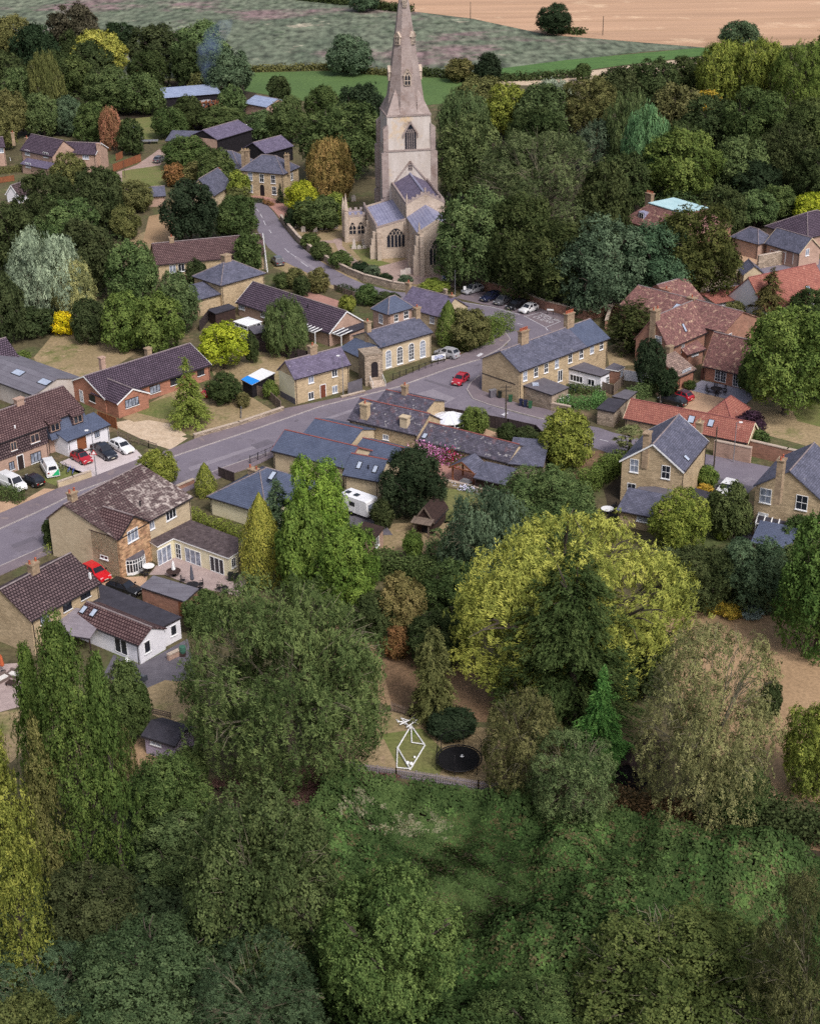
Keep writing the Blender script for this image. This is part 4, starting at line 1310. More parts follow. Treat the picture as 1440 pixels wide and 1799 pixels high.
# the newer blue slate over the far end lies just proud of the old slate
mb = MB(); x0 = h1.L * .74; sl = h1.rise / (h1.D / 2)
mb.slab([(x0, -.34, h1.h - sl * .34 + .125), (h1.L + .25, -.34, h1.h - sl * .34 + .125), (h1.L + .25, h1.D / 2, h1.h + h1.rise + .125), (x0, h1.D / 2, h1.h + h1.rise + .125)], .02)
mb.build('slate_patch', m_bslate, h1.roofo)
e1 = poly_house('rear_extension', 'flat grey roofed stone extension at the near corner of the brick terrace', [(918, 678), (968.9, 695), (999.6, 681), (953.5, 664)], 2.7, m_stone, m_felt)
e1.window(997 - 1, 699, .7, 1.1); e1.window(985, 705, 1.1, 1.1, 'case')
mb = MB(); c = P(940, 676, 2.8) - e1.o; mb.box(c.x - .5, c.y - .5, 2.81, c.x + .5, c.y + .5, 3.0); mb.build('rooflight', m_rooflight, e1.root)
e2 = poly_house('rear_extension', 'low extension with dark flat roof and white end wall behind the brick terrace', [(996, 647), (1055, 662), (1071.6, 653.8), (1018, 634)], 2.7, m_white, m_felt)
e2.window(1012, 665, 2.4, 1.1, 'case'); e2.window(1038, 672, 1.3, 1.1, 'case'); e2.window(1066, 668, .9, 1.3, 'grid')
e3 = poly_house('outhouse', 'small outhouse with pale blue door beyond the white ended extension', [(1062, 648), (1086, 652), (1097, 645), (1078, 638)], 2.3, m_obrick, m_felt, m_wpaint)
e3.window(1091, 660, .9, 1.9, 'case', W, m_rooflight, False)

h2 = house('chapel', 'yellow brick chapel with four tall arched windows and grey slate roof', (668.5, 609), (757, 583), (619.6, 590), apex=(644.6, 582), g=(757, 626), gat='B', wall=m_cbrick, rmat=m_slate, cat='chapel')
for x, y in ((682, 630), (701.9, 623.8), (722, 617.5), (741.9, 612.3)): h2.window('f', x, y, 1.05, 2.85, 'round')
h2.chimney(645.6, 562, .5, .9, .8, 1); h2.chimney(732, 537, .5, 1.0, .8, 1)
h2a = house('annex', 'low annex with ribbed slate lean-to roof on the left end of the chapel', (599.8, 611), (637.3, 629), h=3.1, D=4.4, roof='lean', rise=1.5, wall=m_cbrick, rmat=m_bslate, cat='annex')
h2b = house('porch', 'square stone entrance porch with dark arched door and steps beside the chapel', (640.4, 626), (671.7, 621.7), g=(640.4, 679), D=3.2, roof='flat', wall=m_stone, rmat=m_stone, cat='porch', oh=.1)
h2b.door('f', 658, 649, 1.15, 2.6, (.02, .015, .018), True)
mb = MB()
for i in range(4): mb.box(h2b.L * .2, -.35 * (4 - i), 0, h2b.L, -.35 * (3 - i), .2 * (i + 1))
mb.build('step', m_clunch, h2b.root)
for u in (.3, 1.0):
	mb = MB(); x = h2b.L * u - .1
	mb.path([(x, -1.5, .0), (x, -1.5, .95), (x, -.1, 1.75), (x, -.1, .8)], .035); mb.build('handrail', m_wpaint, h2b.root)

h3 = house('cottage', 'two storey yellow brick cottage with brown door on the pavement', (517.5, 663.7), (612.5, 638.7), (491, 648.7), apex=(503.7, 633.7), g=(518.7, 711), wall=m_ybrick, rmat=m_pslate)
for x, y in ((546.2, 666.2), (587.5, 655), (546.2, 695), (588, 683.8)): h3.window('f', x, y, 1.0, 1.25, 'case')
h3.door('f', 567.5, 694, .95, 2.1, (.16, .05, .03))
h3.chimney(548.7, 604, .55, 1.3, .8, 1)
mb = MB(); mb.box(-.03, .1, .0, -.004, h3.D - .02, h3.h - .05); mb.build('rendered_end', m_creamr, h3.root)
mb = MB(); mb.box(-.05, .05, .0, -.034, h3.D * .95, 1.0); mb.build('plinth', m_felt, h3.root)
h4 = house('bungalow', 'long bungalow with purple brown tiled roof and white verge behind the corner cottage', (417.5, 530), (578.7, 583.7), (632.5, 562.5), 'B', (606, 546), h=2.6, wall=m_tbrick, rmat=m_ptile, verge=W)
for x, y in ((425, 538), (463, 552)): h4.window('f', x, y, 1.6, 1.2, 'case')
h4.vent(541, 541, .6)
poly_house('garage', 'dark flat roofed garage at the gable of the long tiled bungalow', [(592, 577), (632, 563), (653, 571), (614, 586)], 2.4, m_tbrick, m_dfelt, cat='garage')

h5 = house('house', 'square house with hipped grey slate roof and one big central chimney', (388.7, 501), (463.7, 480), (342.5, 485), h=5.0, roof='hip', rise=2.6, wall=m_ybrick, rmat=m_slate)
h5.chimney(397, 447, .55, 1.5, 1.2, 0)
house('side_wing', 'single storey slate wing on the left of the hip roofed house', (347.5, 526), (388.7, 515), h=3.3, D=4.6, roof='lean', rise=1.3, wall=m_ybrick, rmat=m_slate, cat='wing')
h6 = house('house', 'long yellow house with brown tiled roof between garden trees and the church road', (276, 464), (466, 446), None, 'A', (265, 427.5), g=(279, 491), D=8.5, wall=m_ybrick, rmat=m_rtile)
for x, y in ((303.7, 472.5), (318.7, 470)): h6.window('f', x, y, 1.3, 1.6, 'case')
h6.window('f', 353, 473, 1.2, 1.5, 'case', m_dark); h6.chimney(301, 414, .5, .9, .7, 1)
h8 = house('cottage', 'cottage with lichened purple slate roof on the church side of the chapel', (702, 536), (774, 555.5), None, 'B', (791, 522), 'B', h=4.2, D=7.2, wall=m_cbrick, rmat=m_pslate)
h8.window('f', 759, 561, 1.1, 1.5); h8.chimney(793.5, 516, .5, .7, .6, 1); h8.chimney(717.5, 494, .5, .9, .7, 1)
h8b = house('cottage', 'brick cottage with hipped blue slate roof and white sash windows behind the chapel', (682, 552), (723.7, 540), (654, 542.5), h=5.0, roof='hip', rise=2.2, wall=m_tbrick, rmat=m_bslate)
h8b.window('l', 669, 560, 1.1, 1.6); h8b.window('f', 695.6, 558.5, .95, 1.3); h8b.window('f', 713, 553, 1.1, 1.4)

# the inn: double-pile ranges with red ridges
h9 = house('inn', 'old inn range with weathered slate roof and tall cream chimneys', (614, 735), (732.5, 762.5), None, 'B', (751, 726), 'B', h=3.6, D=6.4, wall=m_ybrick, rmat=m_wslate, ridge=m_rridge, cat='inn')
h9.window('f', 677.5, 768, 1.0, .8, 'case'); h9.chimney(641, 706, .1, 1.2, .9, 1, m_ybrick, None, 0); h9.chimney(711, 731, .12, 1.2, .9, 0, m_cbrick, None, 0)
def rear_range(Hf, label, pa, pb, mat, roof='gable', name='inn', wall=None, D2=None, chim=None, cat='inn'):
	D2 = D2 or Hf.D
	y = Hf.D + D2 / 2 + .05
	a, b = Hf.hit(*pa, (0, y, 0), Vector((0, 1, 0))), Hf.hit(*pb, (0, y, 0), Vector((0, 1, 0)))
	z = max(a.z, b.z, Hf.h + 1.0)
	org = Hf.world((a.x, Hf.D + .05, 0))
	R = House(name, label, (org.x, org.y, 0), Hf.th, b.x - a.x, D2, Hf.h, cat)
	R.rt, R.rise = roof, min(Hf.rise * 1.25, max(1.2, (a.z + b.z) / 2 - Hf.h))
	R.walls(wall); R.roof(mat, m_rridge)
	print('RR', label, b.x - a.x, R.rise)
	return R
h9r = rear_range(h9, 'rear range of the old inn with hipped slate roof along the street', (680, 694), (761, 706), m_wslate, 'gable', wall=m_ybrick)
h9r.chimney(711, 674, .5, .8, .8, 1)
h9b = house('inn_wing', 'long single storey inn wing with patched slate roof and hanging flowers', (731, 770), (891, 811), None, 'B', (906, 780), 'B', h=2.7, D=5.6, wall=m_cbrick, rmat=m_wslate, ridge=m_rridge, cat='wing')
h9b.skylight(746, 766, .8, 1.0)
house('store', 'dark slate lean-to store at the far end of the inn wing', (892.5, 813), (952, 818), None, h=2.4, D=5.0, roof='lean', rise=1.7, wall=m_stone, rmat=m_slate, cat='store')
house('garden_store', 'low slate roofed store beside the barbecue shelter', (835, 838), (886, 850), None, h=2.2, D=3.2, roof='lean', rise=1.0, wall=m_dwood, rmat=m_slate, cat='store')
h9c = house('restaurant', 'modern inn extension with blue slate roof and red ridge beside the road', (480, 790), (605, 820), None, 'B', (619, 784), 'B', h=3.0, D=6.6, wall=m_cbrick, rmat=m_bslate, ridge=m_rridge, verge=m_rridge, cat='extension')
rear_range(h9c, 'roadside range of the blue slate inn extension', (556, 739), (635, 759), m_bslate, wall=m_cbrick, name='restaurant', cat='extension')
h9d = house('restaurant_wing', 'low blue slate wing with two rooflights beside the white caravan', (605, 832), (664, 843), None, 'B', (680, 807), 'B', h=2.5, D=5.2, wall=m_cbrick, rmat=m_bslate, ridge=m_rridge, cat='wing')
h9d.skylight(631, 817.5, .7, 1.2); h9d.skylight(659, 824.5, .7, 1.2); h9d.vent(647, 824, .5)
house('restaurant_wing', 'middle blue slate wing joining the inn extension to the old inn', (624, 791), (692, 808), None, 'B', (708, 786), 'B', h=2.5, D=4.6, wall=m_cbrick, rmat=m_bslate, ridge=m_rridge, cat='wing')
h9e = house('bungalow', 'white walled bungalow with hipped blue slate roof by the hedge', (369, 872), (468, 902), None, 'A', h=2.6, D=11, roof='hip', rise=3.0, wall=m_creamr, rmat=m_bslate)
h9e.chimney(445, 820, .62, 1.3, .8, 2); h9e.skylight(478.7, 836, .8, 1.4)

# ------------------------------------------------------------------ left side of the main road
h10 = house('house', 'large brick house with mossy tiled roof and stone faced cross gable', (204.5, 946), (334, 873), (99, 901.5), 'A', (123, 885), 'A', (214, 1015), rp=.72, wall=m_cbrick, rmat=m_mtile)
h10.window('f', 266.8, 920.6, .9, 1.4, 'case'); h10.window('f', 300.3, 903, 1.9, 1.35, 'case')
h10.window('l', 183.7, 979, 1.3, .5, 'case')
h10.chimney(126.2, 861, .72, 1.0, .8, 2); h10.vent(247, 889, .6)
wx = h10.on('f', 258.5, 913).x
w10 = House('cross_wing', 'stone faced cross gable with bow window projecting from the large mossy house', h10.world((0, -.35, 0)), h10.th, wx, 4.6, h10.h, 'wing')
q = w10.world((wx / 2, 0, 0)); w10.rt = 'cross'; w10.oh = .06; w10.rise = zat(q.x, q.y, 905) - h10.h - .1
w10.walls(m_mixbrick); w10.roof(m_rtile, m_ridge, m_gutter)
w10.window('f', 233.2, 939.8, 1.9, 1.55, 'case')
c = w10.on('f', 238, 987)
mb, gb, rb = MB(), MB(), MB()
pts = [(c.x - 1.6, 0), (c.x - 1.1, -.6), (c.x - .4, -.8), (c.x + .4, -.8), (c.x + 1.1, -.6), (c.x + 1.6, 0)]
z0, z1 = c.z - .85, c.z + .75
mb.prism(pts, z0 - .9, z0, 0); mb.prism([(x, y * 1.06) for x, y in pts], z1, z1 + .12)
for a, b in zip(pts, pts[1:]):
	mb.tube((a[0], a[1], z0), (a[0], a[1], z1), .06, .06, 5); mb.bar((a[0], a[1], c.z + .3), (b[0], b[1], c.z + .3), .06, .06); mb.bar(((a[0] + b[0]) / 2, (a[1] + b[1]) / 2, z0), ((a[0] + b[0]) / 2, (a[1] + b[1]) / 2 + .001, z1), .06, .06)
	gb.face([(a[0], a[1] + .05, z0), (b[0], b[1] + .05, z0), (b[0], b[1] + .05, z1), (a[0], a[1] + .05, z1)])
bay = mb.build('bow_window', m_wpaint, w10.root); gb.build('pane', m_glass, bay)
rb.prism([(x, y * 1.15) for x, y in pts], z1 + .124, z1 + .3); rb.build('bow_roof', m_felt, bay)
mb = MB(); sl = h10.rise / (h10.D * .72)
mb.slab([(wx + .4, -.32, h10.h - sl * .32 + .125), (h10.L + .23, -.32, h10.h - sl * .32 + .125), (h10.L + .23, h10.D * .5, h10.h + sl * h10.D * .5 + .125), (wx + 1.6, h10.D * .5, h10.h + sl * h10.D * .5 + .125)], .02)
mb.build('mossy_slope', M('mossy_roof', C(128, 112, 110), C(92, 76, 76), .9, rough=.9, contrast=1.5, brick=(.4, .4, C(66, 54, 56), .05, .15), spots=[(C(186, 174, 168), 1.4, .5, .14)], fine=(5, .2)), h10.roofo)
f10 = poly_house('flat_extension', 'L shaped flat roofed extension with white fascia round the paved patio', [(262, 951), (277, 961), (305, 946.2), (402, 981.3), (419, 970), (418.5, 946), (335, 914)], 2.75, m_creamr, m_mossfelt, m_wpaint)
f10.window(289, 976, 2.4, 2.2, 'french', None, m_cglass, False); f10.window(314, 970, .95, 2.1, 'grid', None, m_glass, False); f10.window(340, 984, 2.7, 2.0, 'french', None, m_cglass, False); f10.window(382, 998, 2.3, 2.1, 'french', None, m_glass, False); f10.window(410, 988, .8, 1.3, 'case')
h11 = house('house', 'yellow brick house with dark brown tiled roof at the lower left roadside', (54, 1088), (172.5, 1023), None, 'B', (113, 972), 'B', h=4.8, D=8.6, wall=m_ybrick, rmat=m_btile)
for x, y, w in ((78.3, 1085, 1.3), (118.2, 1063, 1.3), (150, 1042, 1.5)): h11.window('f', x, y, w, 1.3, 'case', m_dark)
h11.chimney(57.5, 985, .5, 1.1, .8, 2)
mb = MB(); c = h11.hit(159, 1016, *h11.rplane()[:2]); mb.box(c.x - .12, c.y - .12, c.z - .1, c.x + .12, c.y + .12, c.z + .7); mb.build('flue', W, h11.root)
h11b = house('annex', 'white walled annex with brown tiled roof and black window frames', (134, 1085), (244, 1130), (286, 1103), 'B', (263.5, 1101), 'B', (246, 1167), 'B', wall=m_white, rmat=m_rtile, cat='annex')
h11b.window('f', 213, 1134, 2.0, 2.1, 'french', W, m_glass, False); h11b.window('r', 258.8, 1136, .95, 1.5, 'plain', W); h11b.skylight(147.5, 1071.5, .75, 1.1); h11b.skylight(165, 1077, .75, 1.1)
f11 = poly_house('flat_extension', 'long dark flat roofed extension running back from the lower left house', [(172.5, 1024.5), (319.5, 1085), (287, 1102), (153, 1054.8)], 2.7, m_white, m_dfelt)
f11.window(305, 1107, .9, 1.3, 'plain')
# open veranda
hv = house('veranda', 'weathered boarded veranda roof on posts against the white annex', (96, 1110), (157, 1119), None, 'A', h=2.3, D=4.2, roof='lean', rise=.8, rmat=m_greyw, cat='veranda', nowall=True, pipe=False)
for x in (0, hv.L / 2, hv.L):
	mb = MB(); mb.box(x - .07, -.07, 0, x + .07, .07, 2.2); mb.build('post', m_dwood, hv.root)

h12 = house('semi_detached_house', 'left half of the brown tiled pair with tile hung upper storey', (-22, 784), (80, 747), None, 'B', (43, 706), 'B', (88.5, 805), 'B', D=9.0, wall=m_tbrick, rmat=m_rtile)
mb = MB(); mb.box(.0, -.16, 2.45, h12.L + .05, -.003, h12.h - .05); mb.build('hung_tile', m_btile, h12.root)
for x, y, w in ((23, 783, 1.0), (60.4, 769, 1.5)): h12.window('f', x, y, w, 1.25, 'case', m_tbrick, m_glass, True, .17)
h12.window('f', 63.5, 803, 1.8, 1.5, 'case', m_dark, m_cglass); h12.window('f', 21, 818, .9, 1.2, 'case', m_dark); h12.door('f', 37.5, 818, .95, 2.1, (.03, .02, .02))
h12.vent(27, 752, .3, W); h12.chimney(33, 699, .5, 1.2, .8, 0, m_tbrick)
h12b = house('semi_detached_house', 'right half of the brown tiled pair with slate hung dormer storey', (79, 741), (145, 718), None, 'B', (108, 678), 'B', h=5.1, D=9.0, wall=m_tbrick, rmat=m_rtile)
mb = MB(); L = h12b.L
mb.face([(0, -1.3, 2.5), (L + .1, -1.3, 2.5), (L + .1, -.05, 5.0), (0, -.05, 5.0)]); mb.face([(L + .1, -1.3, 2.5), (L + .1, 0, 2.5), (L + .1, 0, 5.0), (L + .1, -.05, 5.0)]); mb.face([(0, -1.3, 2.5), (0, -.05, 5.0), (0, 0, 5.0), (0, 0, 2.5)])
mb.face([(0, -1.3, 2.5), (0, 0, 2.5), (L + .1, 0, 2.5), (L + .1, -1.3, 2.5)])
mb.build('hung_slate', m_bslate, h12b.root)
for x, y in ((90, 746), (130, 732)):
	c = h12b.on('f', x, y + 1)
	dm = MB(); dm.box(c.x - .95, -1.0, c.z - .75, c.x + .95, -.1, c.z + .75); d_ = dm.build('dormer', m_btile, h12b.root)
	rf = MB(); rf.slab([(c.x - 1.1, -1.3, c.z + .72), (c.x + 1.1, -1.3, c.z + .72), (c.x + 1.1, .0, c.z + 1.25), (c.x - 1.1, .0, c.z + 1.25)], .1); rf.build('dormer_roof', m_rtile, d_)
	fr, pn, sl = window_meshes(1.5, 1.15, 'case', m_glass)
	o = inst('window', cached(fr, 'window', m_tbrick), h12b.root, (c.x, -1.004, c.z - .6)); inst('pane', cached(pn, 'pane', m_glass), o)
h12c = house('garage', 'white garage with slate lean-to roof and brown doors beside the parked cars', (118.7, 774), (190.6, 745.8), None, h=2.6, D=3.4, roof='lean', rise=1.0, wall=m_white, rmat=m_bslate, cat='garage')
h12c.door('f', 143.7, 778, 1.7, 2.15, (.22, .08, .035)); h12c.window('f', 170.8, 762, .9, 1.1, 'case', m_dark)
h13 = house('bungalow', 'long red brick bungalow with purple brown tiled roof and front lawn', (185, 699.5), (368, 640), (115, 672.5), 'A', (147.5, 660), h=2.6, wall=m_rbrick, rmat=m_ptile, verge=W)
for x, y, w in ((272.5, 683, 2.0), (310, 668, 2.4), (352.5, 653, 1.4)): h13.window('f', x, y, w, 1.25, 'case', m_dark)
h13.window('l', 144, 696, .95, 2.0, 'grid', W, m_cglass, False); h13.window('l', 162.5, 699.5, 1.6, 1.15, 'case', m_dark)
h13.chimney(178.7, 627, .62, .8, .7, 0, m_tbrick); h13.chimney(260, 611, .62, .9, .8, 0, m_lichen)
w13 = house('front_wing', 'brick front gable of the long red brick bungalow', (207, 708), (260, 690), None, 'A', (232, 682), h=2.55, D=6.5, roof='cross', wall=m_rbrick, rmat=m_ptile, verge=W, cat='wing')
w13.window('f', 232, 706.5, 2.6, 1.35, 'case', m_dark)
h14 = house('barn', 'low grey sheet roofed barn with two pale roof panels at the left edge', (-60, 648), (60, 693), None, h=3.2, D=9, roof='gable', rise=1.3, wall=m_render, rmat=m_asb, ridge=None, cat='barn')
h14.skylight(33, 655, 2.4, 1.4); h14.skylight(79, 671.5, 2.4, 1.4)
house('house', 'corner of a brown tiled house above the grey barn', (-60, 668), (40, 638), None, 'B', (3, 593), 'B', h=2.7, D=9, wall=m_tbrick, rmat=m_ptile)

# ------------------------------------------------------------------ far left: estate, farm
a15 = house('house', 'far left house with cream gable end and purple roof', (-50, 262), (8, 257), (45, 247), 'B', (22, 240), h=5.0, wall=m_tbrick, rmat=m_ptile)
a15.window('f', 2.5, 264, 1.2, 1.2, 'case'); a15.chimney(22, 231, .5, .8, .7, 1); a15.window('r', 18, 279, .8, .6, 'case')
b15 = house('house', 'pale brick house with two wide white windows and slate porch roof', (37.5, 262.5), (92.5, 274), None, 'B', (107.5, 246), 'B', h=5.0, D=7.5, wall=m_tbrick, rmat=m_ptile)
b15.window('f', 48.7, 268, 2.0, 1.3, 'case'); b15.window('f', 81, 272, 2.0, 1.3, 'case'); b15.chimney(47, 240, .5, .8, .7, 1)
house('front_porch', 'slate lean-to roof along the front of the pale brick house', (38, 287), (84, 296), None, h=2.4, D=2.2, roof='lean', rise=.9, wall=m_tbrick, rmat=m_pslate, cat='porch').window('f', 50, 290, 2.0, 1.2, 'case')
c15 = house('house', 'pale brick house with chimney breast on its gable beside the brown fence', (95, 268), (167.5, 271), (200, 260), 'B', (180, 251), h=4.6, wall=m_tbrick, rmat=m_ptile, verge=W)
c15.window('f', 151, 275, 1.7, 1.3, 'case'); c15.chimney(173, 252, .2, .9, .7, 0, m_tbrick, None, 0)
w15 = house('front_wing', 'small white edged front gable between the two pale brick houses', (98, 269.5), (119, 272), None, 'A', (108, 263), h=4.4, D=4, roof='cross', wall=m_tbrick, rmat=m_pslate, verge=W, cat='wing')
w15.window('f', 109, 274, 1.4, 1.1, 'case')
house('white_shed', 'small white gabled shed at the left edge', (12, 340), (33, 343), None, 'A', (22, 325), h=2.0, D=4, roof='cross', wall=m_white, rmat=m_btile, verge=W, cat='shed')
s16 = house('open_shed', 'long open shed with pale metal roof before the far trees', (290, 172), (388, 164), None, h=3.0, D=9, roof='lean', rise=1.3, wall=m_black, rmat=m_metal, cat='shed')
house('metal_shed', 'short shed with white metal roof right of the log store', (430, 181), (468, 188), None, h=3.0, D=9, roof='gable', rise=1.6, wall=m_tbrick, rmat=m_metal, cat='shed')
b16 = house('barn', 'black weatherboarded barn with purple slate roof', (381.7, 245), (442, 227), None, 'A', (363, 228), 'A', h=4.8, D=9.0, wall=m_black, rmat=m_pslate, cat='barn')
mb = MB(); mb.box(-.04, .1, 0, -.004, b16.D - .1, 4.7); mb.build('rendered_end', m_tbrick, b16.root)
house('cart_shed', 'low grey roofed lean-to left of the black barn', (292, 247), (362, 249), None, h=3.0, D=6, roof='lean', rise=1.4, wall=m_tbrick, rmat=m_slate, cat='shed')
house('barn', 'small black barn behind the hip roofed Georgian house', (466, 269), (514, 256), None, 'A', (446, 250), 'A', h=3.6, D=8, wall=m_black, rmat=m_pslate, cat='barn')
d16 = house('house', 'hipped slate house with twin cream chimneys left of the Georgian house', (421, 297), (450, 284), (387, 273), h=4.6, roof='hip', rise=3.2, wall=m_ybrick, rmat=m_slate)
e16 = house('house', 'square Georgian yellow brick house with hipped slate roof and arched door', (422.5, 299), (497.5, 306), (530, 294), 'B', g=(497.5, 350), gat='B', roof='hip', rise=3.2, wall=m_ybrick, rmat=m_slate)
for x, y in ((440, 310), (460, 313), (480, 315), (440.5, 331), (482, 335)): e16.window('f', x, y, 1.15, 1.9)
e16.window('r', 512.5, 310, 1.1, 1.7); e16.door('f', 461, 334, 1.1, 2.6, (.015, .012, .015), True); e16.chimney(503.7, 270, .3, .9, .9, 2, None, m_cpot); e16.chimney(427.5, 262, .6, .9, .9, 2, None, m_cpot); e16.chimney(434, 262, .6, .8, .9, 2, None, m_cpot)
f16 = house('cottage', 'half hidden cottage with steep slate roof above the roadside bushes', (375, 342), (407, 322), None, 'A', h=3.0, D=6.5, rise=3.4, wall=m_cbrick, rmat=m_slate)
f16.chimney(385, 296, .5, .8, .7, 1)
house('outbuilding', 'small low outbuilding with pale slate roof by the garden path', (258, 345), (290, 343), None, h=2.5, D=5, roof='gable', rise=1.5, wall=m_tbrick, rmat=m_slate, cat='outbuilding')

# ------------------------------------------------------------------ right side
zr = 8.2
a, b, c_ = P(1140, 357.5, zr), P(1199, 375, zr), P(1225, 361, zr)
d = (b - a); Lr = d.length; th = math.atan2(d.y, d.x); yv = Vector((-math.sin(th), math.cos(th), 0)); Dr = (c_ - b).dot(yv); xv = d.normalized()
k = 3.6
oo = a - xv * k - yv * k
rec = House('rectory', 'big house with flat green copper roof top and orange chimney pots among yews', (oo.x, oo.y, 0), th, Lr + 2 * k, Dr + 2 * k, 4.6)
rec.walls(m_obrick)
mb = MB(); X, Y = rec.L, rec.D
oc = [(-.3, -.3, 4.62), (X + .3, -.3, 4.62), (X + .3, Y + .3, 4.62), (-.3, Y + .3, 4.62)]; ic = [(k, k, zr), (X - k, k, zr), (X - k, Y - k, zr), (k, Y - k, zr)]
for i in range(4): mb.face([oc[i], oc[(i + 1) % 4], ic[(i + 1) % 4], ic[i]])
mb.face(list(reversed(oc)))
r_ = mb.build('roof', m_otile, rec.root)
mb = MB(); mb.prism([(k - .2, k - .2), (X - k + .2, k - .2), (X - k + .2, Y - k + .2), (k - .2, Y - k + .2)], zr + .004, zr + .18); mb.build('flat_roof', m_copper, r_)
rec.chimney(1141, 337, .8, 1.8, .9, 4); 
c = rec.hit(1127.5, 379, (0, 1.2, 0), Vector((0, 1, 0)))
dm = MB(); dm.box(c.x - .9, .9, c.z - .9, c.x + .9, 3.4, c.z + .8); d_ = dm.build('dormer', m_lead, rec.root)
fr, pn, sl = window_meshes(1.4, 1.4, 'case', m_glass); o = inst('window', cached(fr, 'window', m_wpaint), rec.root, (c.x, .896, c.z - .75)); inst('pane', cached(pn, 'pane', m_glass), o)
a17 = house('stable', 'low stable with hipped dark slate roof beside the gravel courtyard', (1285, 416), (1331, 428.7), (1355, 420), 'B', h=3.2, roof='hip', rise=2.2, wall=m_tbrick, rmat=m_slate, cat='stable')
b17 = house('stable', 'stable range with long dark slate roof and yellow gable on the courtyard', (1345, 426), (1404, 444), (1435, 434), 'B', (1421, 417.5), h=3.4, wall=m_tbrick, rmat=m_slate, cat='stable', verge=m_cbrick)
for x in (1358, 1372, 1386): b17.door('f', x, 452, 1.8, 2.3, (.35, .22, .18))
b17.window('r', 1417, 443, 1.0, 1.4, 'case')
house('house', 'wide purple tiled roof at the right edge behind the stables', (1418, 418), (1500, 398), None, 'A', h=4.0, D=11, roof='hip', rise=3.2, wall=m_tbrick, rmat=m_ptile)
d17 = house('outbuilding', 'small yellow brick gabled outbuilding with slate roof beside the big yew', (1296, 470), (1306, 481), (1341, 480), 'B', (1326, 466), h=2.6, wall=m_cbrick, rmat=m_slate, cat='outbuilding')
e17 = house('long_barn', 'long red pantiled range with white gable below the stone wall', (1256, 533), (1345, 516), None, 'A', (1250, 519), 'A', h=2.6, D=6, wall=m_white, rmat=m_pan, ridge=m_rridge, cat='barn')
f17 = house('barn', 'taller red tiled barn with white walls and rooflight at the right edge', (1345, 545), (1460, 519), None, 'A', h=3.0, D=10, rise=4.6, wall=m_white, rmat=m_pan, ridge=m_rridge, cat='barn')
f17.skylight(1420, 509.5, .9, 1.7); f17.window('f', 1389, 537, 1.8, .9, 'case', m_dark)

# the old tiled manor
a18 = house('manor', 'near wing of the old clay tiled manor with tapering gable chimney', (1173.5, 609), (1239.4, 580), (1118, 593), 'A', (1152, 556), h=4.6, wall=m_obrick, rmat=m_otile)
a18.window('l', 1156, 596, 1.3, 1.1, 'grid'); a18.window('f', 1198.5, 611.7, .8, 1.3, 'case'); a18.skylight(1201, 576, .6, 1.5); a18.chimney(1151, 541, .5, 1.3, 1.1, 2, m_lichen)
mb = MB(); mb.box(-.5, -.6, 0, .6, .2, 4.6); mb.box(-.6, -.7, 4.603, .7, .3, 4.85); mb.build('chimney', m_lichen, a18.root)
b18 = house('manor', 'main range of the old manor with long lichened clay tile roof', (1090, 535), (1271, 583), None, 'A', (1142, 501), 'A', h=5.0, D=10, wall=m_obrick, rmat=m_otile)
b18.window('r', 1279, 596, 1.5, 1.9, 'grid'); b18.chimney(1215, 520, .5, 1.4, 1.0, 1); b18.chimney(1170, 505, .6, 1.6, 1.0, 1, m_obrick); b18.skylight(1188, 539, 1.0, 1.4); b18.chimney(1128, 505, .5, 1.4, 1.0, 0, m_obrick)
house('manor', 'rear wing of the old manor with plain brown tile roof towards the yews', (1188, 541), (1235, 527), None, 'B', (1194.6, 486.4), 'B', h=4.6, D=9.5, wall=m_obrick, rmat=m_otile)
house('lean_to', 'stone tiled lean-to with white windows on the near side of the manor', (1192, 660), (1219, 647.5), None, h=2.3, D=4.0, roof='lean', rise=1.9, wall=m_rbrick, rmat=m_stile, cat='extension').window('f', 1205, 652.5, 2.4, .9, 'grid')
house('link', 'small tiled link with white window between manor wings', (1206, 622), (1236, 612), None, h=2.6, D=4.4, roof='lean', rise=2.2, wall=m_obrick, rmat=m_otile, cat='extension').window('f', 1220, 621, 1.6, .7, 'case')
c18 = house('garden_wing', 'red brick garden wing with white french doors opening on the grey patio', (1237, 638), (1316, 657), None, 'A', (1252, 583), 'A', h=2.8, D=5.4, wall=m_rbrick, rmat=m_otile, verge=m_obrick)
c18.window('f', 1265, 659.5, 2.0, 2.2, 'frenchgrid', None, m_glass, False); c18.window('f', 1295.6, 668.5, 1.8, 2.2, 'frenchgrid', None, m_glass, False); c18.door('l', 1233, 657, 1.0, 2.1, (.05, .02, .015), True)
h19 = house('long_garage', 'long red pantiled garage with two rooflights along the lane', (1098, 732), (1312, 775), (1330, 757), 'B', (1324.7, 742), h=2.5, wall=m_ybrick, rmat=m_pan, ridge=m_rridge, verge=m_creamr, cat='garage')
h19.skylight(1213.6, 737, 1.0, 1.2); h19.skylight(1248, 743.5, .9, 1.2)
house('garage_wing', 'short hipped red tiled wing behind the long pantiled garage', (1238, 732), (1284, 742), None, 'A', h=2.5, D=6.2, roof='hip', rise=2.4, wall=m_ybrick, rmat=m_pan, ridge=m_rridge, cat='garage')
h20 = house('villa', 'tall yellow brick villa with steep slate roof and two chimneys by the palm', (1198, 826.7), (1240, 774), (1095.6, 804), 'A', (1144, 779), g=(1093, 875), gat='C', wall=m_ybrick, rmat=m_slate, verge=W)
h20.window('l', 1113.6, 818, 1.2, 1.9); h20.window('l', 1169, 829.4, 1.2, 1.9); h20.window('l', 1108.6, 859, 1.2, 1.7)
